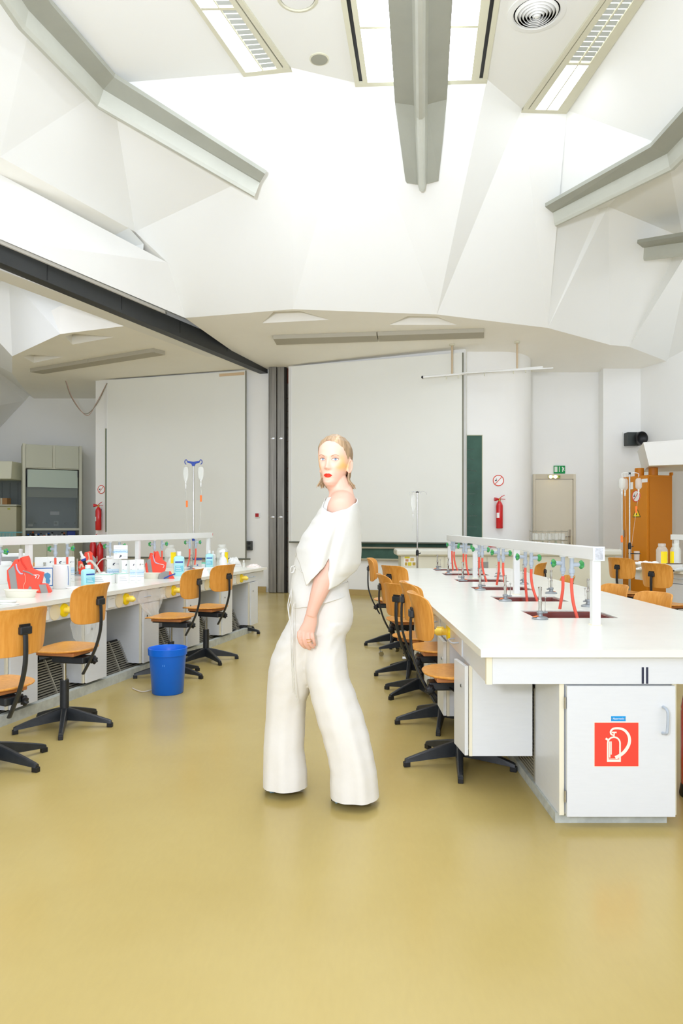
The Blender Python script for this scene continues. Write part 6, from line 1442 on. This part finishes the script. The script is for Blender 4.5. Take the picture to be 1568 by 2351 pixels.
def extinguisher(label, M, h, r_, group=None, horn=True):
    t = thing('fire_extinguisher', label, 'extinguisher', M=M, group=group)
    MB(M).lathe([(r_ * 0.9, 0), (r_, 0.01), (r_, h * 0.72), (r_ * 0.8, h * 0.8), (r_ * 0.35, h * 0.86), (r_ * 0.3, h * 0.9)], n=24).build('cylinder', M_RED, t)
    MB(M).lathe([(r_ * 0.33, h * 0.88), (r_ * 0.36, h * 0.95), (r_ * 0.2, h * 0.96)], n=14).build('valve', mat('brass', (190, 150, 70), 0.35, metal=0.9), t)
    MB(M).tube([(0, 0, h * 0.95), (r_ * 0.7, 0, h * 1.02), (r_ * 1.5, 0, h * 1.06)], [r_ * 0.12, r_ * 0.12, r_ * 0.08], 8).build('lever', M_RED, t)
    MB(M).tube([(r_ * 0.2, 0, h * 0.94), (r_ * 1.7, 0, h * 0.93)], r_ * 0.09, 8).build('handle', M_RED, t)
    if horn: MB(M).tube([(-r_ * 0.2, -0.01, h * 0.93), (-r_ * 0.7, -0.02, h * 0.93), (-r_ * 1.5, -0.03, h * 0.93)], [r_ * 0.2, r_ * 0.4, r_ * 0.55], 16).build('horn', M_RED, t)
    lb = MB(M); N = 8; a0_ = -62
    vs = [((r_ + 0.001) * math.sin(R(a0_ + 50 * i / N)), -(r_ + 0.001) * math.cos(R(a0_ + 50 * i / N)), z) for z in (h * 0.34, h * 0.5) for i in range(N + 1)]
    lb.add(vs, [(i, i + 1, N + 2 + i, N + 1 + i) for i in range(N)], True).build('label', M_PAPER, t, recalc=False)
    MB(M).box(-0.02, 0.02, r_ * 0.98, r_ + 0.02, h * 0.5, h * 0.8).build('wall_bracket', M_BLKMET, t)
    return t
extinguisher('red fire extinguisher on the rounded wall below the no smoking sign', Matrix.Translation((2.815, 12.815, 1.245)), 0.56, 0.062, 'wall extinguishers')
extinguisher('red fire extinguisher on the bay wall left of the screen', Mlw @ Matrix.Translation((0.14, -0.085, 1.2)), 0.56, 0.062, 'wall extinguishers')
extinguisher('taller red extinguisher below the rail, partly behind second red block', Mlw @ Matrix.Translation((0.02, -0.1, 0.36)), 0.72, 0.07, 'low extinguishers behind the left rail', False)
extinguisher('red extinguisher below the rail left of the carton stack', Mlw @ Matrix.Translation((0.19, -0.1, 0.30)), 0.72, 0.07, 'low extinguishers behind the left rail', False)
# floor extinguisher beside the end cabinet
M = Matrix.Translation((1.705, 3.42, 0)); t = thing('fire_extinguisher', 'big red extinguisher on the floor at the right edge beside the sign cabinet', 'extinguisher', M=M)
MB(M).lathe([(0.088, 0.0), (0.09, 0.01), (0.082, 0.06)], n=32).build('foot_ring', M_BLACK, t)
MB(M).lathe([(0.08, 0.055), (0.083, 0.06), (0.083, 0.40), (0.081, 0.41), (0.083, 0.42), (0.07, 0.49), (0.035, 0.52), (0.03, 0.53)], n=36).build('cylinder', mat('bright_red_enamel', (226, 40, 32), 0.22, coat=0.6), t)
MB(M).tube([(0, 0, 0.53), (0, 0, 0.56), (0.05, 0, 0.57)], 0.018, 10).build('valve', M_BLACK, t)
MB(M).tube(curve_pts([(0.02, -0.03, 0.54), (0.05, -0.085, 0.5), (0.07, -0.085, 0.35), (0.07, -0.08, 0.12)], 6), 0.011, 10).build('hose', M_BLACK, t)
MB(M).box(-0.01, 0.05, -0.0885, -0.084, 0.14, 0.34).build('label', M_PAPER, t)
MB(M).tube([(-0.03, -0.09, 0.40), (0.05, -0.09, 0.40)], 0.005, 8).build('clip', M_CHROME, t)
# exit sign, door lamp, door
t = thing('exit_sign', 'green emergency exit sign above the door', 'sign', (4.30, 14.19, 2.33)); fr = Matrix.Translation((4.188, 14.19, 2.325))
MB(fr).box(0, 0.225, -0.01, 0, 0, 0.155).build('panel', mat('exit_green', (0, 146, 70), 0.5), t)
M_EX = mat('exit_white', (214, 226, 214), 0.5)
MB(fr).box(0.015, 0.072, -0.012, -0.01, 0.028, 0.135).build('door_symbol', M_EX, t); MB(fr).box(0.102, 0.118, -0.012, -0.01, 0.03, 0.135).build('arrow_bar', M_EX, t)
MB(fr).prism([(0.165, -0.012, 0.03), (0.18, -0.012, 0.03), (0.186, -0.012, 0.07), (0.215, -0.012, 0.05), (0.2, -0.012, 0.09), (0.215, -0.012, 0.11), (0.185, -0.012, 0.12), (0.17, -0.012, 0.135), (0.158, -0.012, 0.12), (0.172, -0.012, 0.1), (0.165, -0.012, 0.07)], (0, 0.002, 0)).build('running_figure', M_EX, t)
t = tag(thing('door_1', 'pale beige door with long steel handle plate under the exit sign', 'door', (4.2, 14.19, 0)), kind='structure'); fr = Matrix.Translation((3.775, 14.195, 0))
M_DOOR = mat('door_beige', (220, 212, 190), 0.45, var=0.02, scale=2)
MB(fr).box(0.0, 0.045, -0.05, 0, 0, 2.31).build('frame', M_DOOR, t); MB(fr).box(0.79, 0.835, -0.05, 0, 0, 2.31).build('frame', M_DOOR, t); MB(fr).box(0.0451, 0.79, -0.05, 0, 2.215, 2.31).build('frame', mat('door_frame_head', (206, 196, 172), 0.5), t)
lf = MB(fr).box(0.052, 0.783, -0.032, -0.002, 0.01, 2.208).build('leaf', M_DOOR, t, bevel=0.002)
MB(fr).box(0.70, 0.745, -0.038, -0.0325, 0.86, 1.22).build('handle_plate', mat('plate_steel', (180, 172, 152), 0.4, metal=0.6), lf); MB(fr).tube([(0.722, -0.04, 1.08), (0.722, -0.075, 1.08), (0.62, -0.075, 1.08)], 0.009, 8).build('lever', M_CHROME, lf); MB(fr).cyl((0.722, -0.038, 0.95), (0.722, -0.041, 0.95), 0.009, None, 10).build('keyhole', M_BLACK, lf)
t = thing('door_lamp', 'small double lamp with glowing flash glints on top of the door frame', 'lamp', (4.15, 14.13, 2.25)); fr = Matrix.Translation((4.16, 14.135, 2.255))
MB(fr).box(-0.1, 0.13, -0.05, 0.008, -0.025, 0.03).build('housing', mat('lamp_olive', (196, 196, 120), 0.5), t, bevel=0.006)
M_GLINT = mat('flash_glint_glow', (255, 232, 190), 0.4, emit=14)
for dx in (-0.06, 0.03): MB(fr).ball((dx, -0.055, 0.0), 0.034, 14, 8, (1, 0.5, 0.9)).build('flash_glint', M_GLINT, t)  # glowing balls stand in for flash reflections
MB(fr).box(0.088, 0.125, -0.054, -0.05, -0.015, 0.02).build('green_plate', mat('olive_green', (120, 150, 50), 0.5), t)
# loudspeaker on the pier
t = thing('horn_speaker', 'black box with round black horn high on the right wall', 'speaker', (5.62, 13.94, 2.85)); fr = Matrix.Translation((5.62, 13.94, 2.96))
MB(fr).box(-0.15, 0.12, -0.2, 0.008, -0.125, 0.125).build('case', mat('case_dark', (52, 58, 56), 0.5), t, bevel=0.008); MB(fr).lathe([(0.08, 0.0), (0.125, 0.05), (0.125, 0.11), (0.11, 0.11), (0.06, 0.04), (0.001, 0.03)], (0.06, -0.2, 0.0), 28, axis=(0.25, -1, 0)).build('horn', M_BLACK, t)
MB(fr).box(-0.17, 0.1, -0.02, 0.0, -0.15, 0.15).build('back_plate', M_WHITEP, t)
# call button, socket
t = thing('call_button', 'small red square button on the white wall strip by steel post', 'button', M=Mlw @ Matrix.Translation((3.72, 0, 1.5)))
fr = Mlw @ Matrix.Translation((3.735, 0, 1.5)); MB(fr).box(-0.05, 0.05, -0.02, 0.012, -0.05, 0.05).build('surround', M_WHITEP, t, bevel=0.004); MB(fr).box(-0.035, 0.035, -0.032, -0.02, -0.035, 0.035).build('button', mat('dark_red_button', (172, 32, 36), 0.4), t, bevel=0.003)
t = thing('wall_socket', 'dark double socket beside the bay screen edge', 'socket', M=Mlw @ Matrix.Translation((3.56, 0, 0.9)))
fr = Mlw @ Matrix.Translation((3.585, 0, 0.905)); MB(fr).box(-0.06, 0.045, -0.06, 0.012, -0.09, 0.09).build('box', mat('socket_dark', (66, 68, 64), 0.5), t, bevel=0.006)
for dz in (-0.045, 0.045): MB(fr).lathe([(0.03, 0), (0.028, 0.006), (0.02, 0.004)], (-0.005, -0.06, dz), 18, axis=(0, -1, 0)).build('outlet', M_BLACK, t)
# orange cabinet with vents and hood
CM = Matrix.Translation((5.05, 11.8, 0)) @ Matrix.Rotation(R(18), 4, 'Z'); CH_ = 2.13
t = thing('safety_cabinet', 'tall orange steel safety cabinet under the hood at the right', 'cabinet', M=CM)
MB(CM).box(0.0, 0.49, 0.02, 0.62, 0.04, CH_).build('body', M_OCHRE, t, bevel=0.006); MB(CM).box(0.02, 0.47, 0.04, 0.6, 0.0, 0.04).build('plinth', M_BLACK, t)
d = MB(CM).box(-0.018, -0.001, 0.03, 0.61, 0.06, CH_ - 0.01).build('door', mat('ochre_door', (214, 134, 22), 0.42, var=0.04, scale=2), t, bevel=0.003)
MB(CM).box(-0.035, -0.018, 0.56, 0.585, 1.1, 1.22).build('handle', M_CHROME, d); MB(CM).box(0.02, 0.47, 0.008, 0.019, 0.08, CH_ - 0.03).build('side_panel', mat('ochre_side_shaded', (186, 112, 6), 0.45), t, bevel=0.003)  # side darker than the door: shade put into its colour
MB(CM).box(0.455, 0.49, 0.0, 0.05, CH_, CH_ + 0.05).build('corner_lug', M_OCHRE, t)
for (x, y) in ((0.13, 0.38), (0.26, 0.2)): MB(CM).lathe([(0.075, CH_), (0.075, CH_ + 0.135), (0.07, CH_ + 0.138)], (x, y, 0), 20).build('vent_stub', M_OCHRE, t)
NM = CM @ Matrix.Rotation(R(-90), 4, 'Z')
def on_door(y, z): return CM @ Matrix.Translation((-0.0185, y, z)) @ Matrix.Rotation(R(-90), 4, 'Z')
no_smoking('red prohibition sign on the orange cabinet door', on_door(0.28, 1.79), 0.1)
s_ = MB(on_door(0.08, 2.04)).box(-0.065, 0.065, -0.003, 0.0, -0.03, 0.03).build('cabinet_plate', M_PAPER); tag(s_, 'small white plate at the top of the orange cabinet door', 'sign')
s_ = MB(on_door(0.40, 1.97)).box(-0.045, 0.045, -0.003, 0.0, -0.06, 0.06).build('cabinet_plate', M_PAPER); tag(s_, 'white notice on the orange cabinet behind the hanging bottles', 'sign')
tm = on_door(0.27, 1.52); t = thing('warning_triangle', 'yellow warning triangle on the orange cabinet door', 'sign', M=tm)
MB(tm).prism([(-0.10, 0, -0.085), (0.10, 0, -0.085), (0, 0, 0.09)], (0, -0.002, 0)).build('border', mat('triangle_dark', (88, 84, 40), 0.6), t); MB(tm).prism([(-0.075, -0.0021, -0.07), (0.075, -0.0021, -0.07), (0, -0.0021, 0.06)], (0, -0.001, 0)).build('yellow_field', M_YEL, t)
MB(tm).prism([(-0.014, -0.0032, -0.05), (0.014, -0.0032, -0.05), (0.004, -0.0032, 0.02), (-0.004, -0.0032, 0.02)], (0, -0.001, 0)).build('symbol', MATS['triangle_dark'], t)
hp_ = [PY(1487, 1049, 12.2), PY(1640, 1036, 12.6)]
t = tag(thing('hood_bulkhead', 'white boxed hood hanging over the orange cabinet at right edge', 'hood', (5.9, 12.4, 2.35)), kind='structure')
z0, z1 = 2.33, 2.75
MB().prism([(4.92, 11.7, z1 - 0.13), (5.0, 11.68, z0 - 0.06), (8.0, 10.9, z0 - 0.02), (8.0, 10.9, z1 + 0.05), (4.91, 11.7, z1 - 0.1)], (0.5, 1.45, 0)).build('casing', M_WALL, t)
# gas pipes beside the cabinet, behind
t = thing('wall_pipe', 'pale vertical pipe on the wall behind the gas hoses', 'pipe', (4.25, 12.6, 0)); MB().tube([(4.45, 13.9, 0.0), (4.45, 13.9, 1.1)], 0.02, 10).build('pipe', mat('pipe_cream', (220, 210, 180), 0.5), t)
for z in (0.3, 0.8): MB().box(4.42, 4.48, 13.9, 14.2, z, z + 0.03).build('bracket', M_GREYP, t)
# conduit rail hanging below the soffit
t = thing('hanging_rail', 'thin white pipe rail hanging from the soffit before the round wall', 'rail', PS(1112, 800))
A, B = PY(970, 866, 12.55), PY(1246, 843, 12.3)
MB().tube([A, B], 0.02, 10).build('rail_pipe', M_WHITEP, t); MB().ball(A, 0.024, 8, 6).build('end_cap', M_BLACK, t)
MB().tube([PY(1060, 857, 12.35), PY(1270, 845, 12.2)], 0.013, 8).build('second_pipe', M_WHITEP, t)
for px, f_ in ((1040, 0.25), (1187, 0.79)):
    q = A + (B - A) * f_; zt = ZS(q.y)
    MB().tube([q, V(q.x, q.y, zt + 0.01)], 0.018, 8).build('hanger', mat('hanger_tan', (200, 180, 150), 0.5), t); MB().lathe([(0.05, 0.0), (0.05, -0.02), (0.03, -0.03)], (q.x, q.y, zt), 14).build('rose', M_TRIMC, t)
for f_ in (0.2, 0.3, 0.52, 0.76, 0.86):
    q = A + (B - A) * f_; MB().box(q.x - 0.006, q.x + 0.006, q.y - 0.01, q.y + 0.01, q.z - 0.07, q.z).build('hook', M_TRIMC, t)
# loose wires in the bay
t = thing('hanging_wire', 'two thin wires looping down from the bay soffit', 'wire', PZ(200, 860, 4.36)); 
for a in (0, 1): MB().tube(curve_pts([PY(150 + a, 874, 14.6), PY(165 + 2 * a, 915, 14.7), PY(195 + 4 * a, 950 + 4 * a, 14.8), PY(222, 928 - 4 * a, 14.8), PY(246 - a, 880, 14.9)], 8), 0.008, 6).build('wire', mat('wire_pinkish', (176, 150, 136), 0.6) if a else mat('wire_dark', (140, 134, 116), 0.6), t)
# glass rack on the teacher bench
t = thing('glass_rack', 'wire rack of upturned laboratory glass on the teacher bench', 'rack', (3.47, 12.1, 0.905)); M_WIRE = mat('wire_rack', (176, 172, 156), 0.35, metal=0.6)
for z in (0.92, 1.05, 1.2):
    for y in (11.95, 12.25): MB().tube([(3.21, y, z), (3.76, y, z)], 0.005, 6).build('wire', M_WIRE, t)
for k in range(6):
    x = 3.21 + 0.11 * k
    for y in (11.95, 12.25): MB().tube([(x, y, 0.906), (x, y, 1.215)], 0.004, 6).build('upright', M_WIRE, t)
    MB().tube([(x, 11.95, 1.05), (x, 12.25, 1.05)], 0.004, 6).build('cross_wire', M_WIRE, t); MB().tube([(x, 11.95, 0.92), (x, 12.25, 0.92)], 0.004, 6).build('cross_wire', M_WIRE, t)
for k in range(10):
    o = MB().lathe([(0.036, 0.0), (0.034, 0.10), (0.03, 0.11), (0.001, 0.112)], (3.265 + 0.11 * (k % 5), 12.03 if k < 5 else 12.17, 1.056), 16).build('beaker', M_CLEAR); tag(o, 'upturned clear beaker, %s from left in the %s row of the wire rack' % ('first second third fourth fifth'.split()[k % 5], 'front' if k < 5 else 'rear'), 'beaker', 'beakers in the wire rack')
for k in range(5):
    o = MB().lathe([(0.03, 0.0), (0.03, 0.07), (0.012, 0.09), (0.012, 0.11)], (3.265 + 0.11 * k, 12.05, 0.926), 14).build('flask', mat('green_tint_glass', (170, 190, 160), 0.2, alpha=0.5) if k % 2 else M_CLEAR); tag(o, 'small flask, %s from left in the lower tier of the wire rack' % 'first second third fourth fifth'.split()[k], 'flask', 'flasks in the wire rack')
t = thing('wash_bottle', 'red topped bottle on the teacher bench behind the rail', 'bottle', (2.55, 12.1, 0.905)); MB().lathe([(0.05, 0.905), (0.05, 0.94), (0.02, 0.955)], (2.55, 12.1, 0), 18).build('body', M_WHITEP, t); MB().lathe([(0.055, 0.93), (0.09, 0.945), (0.05, 0.975), (0.01, 0.985)], (2.55, 12.1, 0), 18).build('cap', M_RED, t)
# ---- fume hoods in the niche
M_HOOD = mat('hood_cream', (206, 206, 186), 0.5); M_TILE = mat('hood_tile', (128, 136, 136), 0.35)
ORD = 'first second third fourth fifth sixth seventh eighth ninth tenth eleventh twelfth thirteenth fourteenth fifteenth'.split()
FH = Matrix.Translation((-7.1, 16.0, 0)) @ Matrix.Rotation(R(26), 4, 'Z'); x0, x1, yf = 0.0, 1.25, 0.0
t = thing('fume_hood', 'tall cream fume hood with glass sash in the bay niche', 'fume hood', FH @ V((x0 + x1) / 2, yf, 0))
MB(FH).box(x0, x0 + 0.06, yf, 0.8, 0, 3.13).build('side_wall', M_HOOD, t); MB(FH).box(x1 - 0.06, x1, yf, 0.8, 0, 3.13).build('side_wall', M_HOOD, t)
MB(FH).box(x0 + 0.06, x1 - 0.06, 0.7, 0.8, 0, 3.13).build('back_wall', M_TILE, t); MB(FH).box(x0 + 0.06, x1 - 0.06, yf + 0.02, 0.7, 2.58, 3.12).build('upper_box', M_HOOD, t)
xm = (x0 + x1) / 2 + 0.02
for a, b in ((x0 + 0.07, xm - 0.03), (xm + 0.03, x1 - 0.07)): MB(FH).box(a, b, yf - 0.012, yf + 0.018, 2.6, 3.11).build('upper_door', mat('hood_door', (196, 198, 178), 0.5), t, bevel=0.004)
MB(FH).box(x0 + 0.1, x1 - 0.09, yf + 0.02, yf + 0.035, 2.16, 2.56).build('fascia', mat('hood_glass_green', (176, 190, 172), 0.3), t); MB(FH).box(x0 + 0.1, x1 - 0.09, yf + 0.12, yf + 0.14, 1.94, 2.16).build('inner_fascia', mat('hood_olive', (150, 152, 130), 0.5), t)
MB(FH).box(x0 + 0.08, x1 - 0.08, yf + 0.04, yf + 0.05, 1.24, 2.16).build('glass_sash', M_GLASS, t); MB(FH).box(x0 + 0.06, x1 - 0.06, yf + 0.02, yf + 0.07, 1.19, 1.24).build('sash_bar', M_HOOD, t)
MB(FH).box(x0 + 0.06, x1 - 0.06, yf + 0.02, 0.7, 0.0, 0.9).build('base', M_HOOD, t); MB(FH).box(x0 + 0.08, x0 + 0.095, yf - 0.004, yf + 0.02, 2.4, 2.56).build('sash_track', M_BLACK, t); MB(FH).box(x1 - 0.095, x1 - 0.08, yf - 0.004, yf + 0.02, 2.4, 2.56).build('sash_track', M_BLACK, t)
MB(FH).box(x0 + 0.62, x0 + 0.82, 0.69, 0.699, 1.55, 1.63).build('notice', M_PAPER, t); MB(FH).box(x0 + 0.14, x0 + 0.25, 0.69, 0.699, 1.28, 1.34).build('notice', M_PAPER, t); MB(FH).box(x0 + 0.7, x0 + 0.8, 0.69, 0.699, 1.3, 1.4).build('notice', mat('notice_grey', (196, 206, 196), 0.6), t)
for k in range(5): MB(FH).lathe([(0.03, 0), (0.03, 0.03), (0.01, 0.04)], (x0 + 0.3 + 0.22 * k, 0.66, 1.34), 10).build('service_knob', M_GREYP, t)
rn3 = random.Random(11)
for k in range(15):
    hx_ = x0 + 0.12 + 0.056 * k; hh = 0.16 + 0.11 * rn3.random(); yy = yf + 0.18 + 0.12 * (k % 3)
    tt = thing('reagent_bottle', '%s reagent bottle from the left under the fume hood sash' % ORD[k], 'bottle', FH @ V(hx_, yy, 0.9), 0, 'reagent bottles in the fume hood'); fr = WM[tt.name]
    mm = (mat('dark_glass', (30, 30, 34), 0.2), M_WHITEP, mat('brown_glass', (60, 36, 22), 0.2), M_CLEAR)[(k * 7) % 4]
    MB(fr).lathe([(0.034, 0), (0.036, hh * 0.65), (0.014, hh * 0.82), (0.014, hh * 0.9)], n=12).build('body', mm, tt); MB(fr).lathe([(0.02, hh * 0.88), (0.02, hh), (0.001, hh)], n=12).build('cap', (M_BLUE, M_BLACK, M_ORANGE, M_WHITEP)[(k * 5) % 4], tt)
t = thing('reagent_box', 'dark blue box with white label at the right of the fume hood bottles', 'box', FH @ V(x1 - 0.2, yf + 0.3, 0.9)); MB(FH).box(x1 - 0.29, x1 - 0.12, yf + 0.26, yf + 0.4, 0.9, 1.17).build('box', M_NAVY, t, bevel=0.004); MB(FH).box(x1 - 0.27, x1 - 0.14, yf + 0.255, yf + 0.26, 1.0, 1.08).build('label', M_CREAM, t)
t = thing('extraction_canopy', 'pale extraction canopy at the left picture edge', 'hood', (-7.75, 16.5, 2.3)); MB().prism([(-8.5, 16.0, 2.34), (-7.36, 16.0, 2.34), (-7.36, 16.05, 2.74), (-8.5, 16.05, 2.74)], (0, 0.6, 0)).build('canopy', mat('canopy_cream', (226, 226, 204), 0.5), t, bevel=0.02)
MB().box(-8.5, -7.34, 17.18, 17.28, 0.0, 2.5).build('tiled_back', M_TILE, t)
k = 0
for i in range(6):
    for j in range(7): MB().box(-8.48 + 0.19 * i, -8.48 + 0.19 * i + 0.182, 17.165, 17.182, 1.0 + 0.19 * j, 1.0 + 0.19 * j + 0.182).build('tile', M_TILE, t)
t = thing('undercounter_cabinet', 'cream metal cabinet under the extraction canopy', 'cabinet', (-7.75, 16.7, 1.0)); MB().box(-8.4, -7.42, 16.4, 17.1, 1.02, 1.74).build('case', mat('cabinet_tan', (214, 208, 176), 0.5), t, bevel=0.006); MB().box(-8.44, -7.4, 16.36, 17.12, 1.745, 1.78).build('top', M_HOOD, t); MB().box(-7.62, -7.56, 16.395, 16.4, 1.66, 1.7).build('sticker', mat('sticker_lime', (196, 196, 90), 0.6), t)
t = thing('cardboard_box', 'small brown cardboard box on the cream cabinet at left edge', 'box', (-7.75, 16.6, 1.785)); MB().box(-7.95, -7.68, 16.5, 16.7, 1.785, 1.93).build('carton', mat('cardboard', (176, 132, 84), 0.8), t, bevel=0.003); MB().box(-7.83, -7.79, 16.497, 16.5, 1.785, 1.93).build('tape', M_TRIMC, t)
t = thing('side_bench', 'cream side bench in the bay in front of the fume hoods', 'bench', (-6.9, 15.4, 0)); MB().box(-8.45, -5.6, 15.1, 15.7, 1.0, 1.04).build('top', M_HOOD, t); MB().box(-8.42, -5.65, 15.18, 15.68, 0.0, 1.0).build('body', M_HOOD, t)
for k in range(5): MB().box(-8.4 + 0.55 * k, -8.4 + 0.55 * k + 0.53, 15.16, 15.18, 0.1, 0.96).build('door', M_HOOD, t, bevel=0.003)
t = thing('wire_basket', 'teal plastic basket on the side bench at left picture edge', 'basket', (-7.3, 15.5, 1.04)); M_TB = mat('teal_basket', (110, 170, 174), 0.5)
MB().box(-7.75, -6.95, 15.350, 15.650, 1.045, 1.06).build('floor', M_TB, t); MB().box(-7.75, -6.95, 15.345, 15.360, 1.14, 1.165).build('rim', M_TB, t); MB().box(-7.75, -6.95, 15.640, 15.655, 1.14, 1.165).build('rim', M_TB, t)
for k in range(27): MB().box(-7.75 + 0.03 * k, -7.735 + 0.03 * k, 15.350, 15.357, 1.05, 1.15).build('bar', M_TB, t)
t = thing('grey_device', 'pale grey box seen below the left rail at picture edge', 'device', PZ(40, 1337, HT), R(15)); fr = WM[t.name]
MB(fr).box(-0.14, 0.09, -0.03, 0.05, 0.0, 0.27).build('case', M_WHITEP, t, bevel=0.005); MB(fr).box(-0.13, 0.05, -0.033, -0.03, 0.19, 0.24).build('panel', M_GREYP, t)
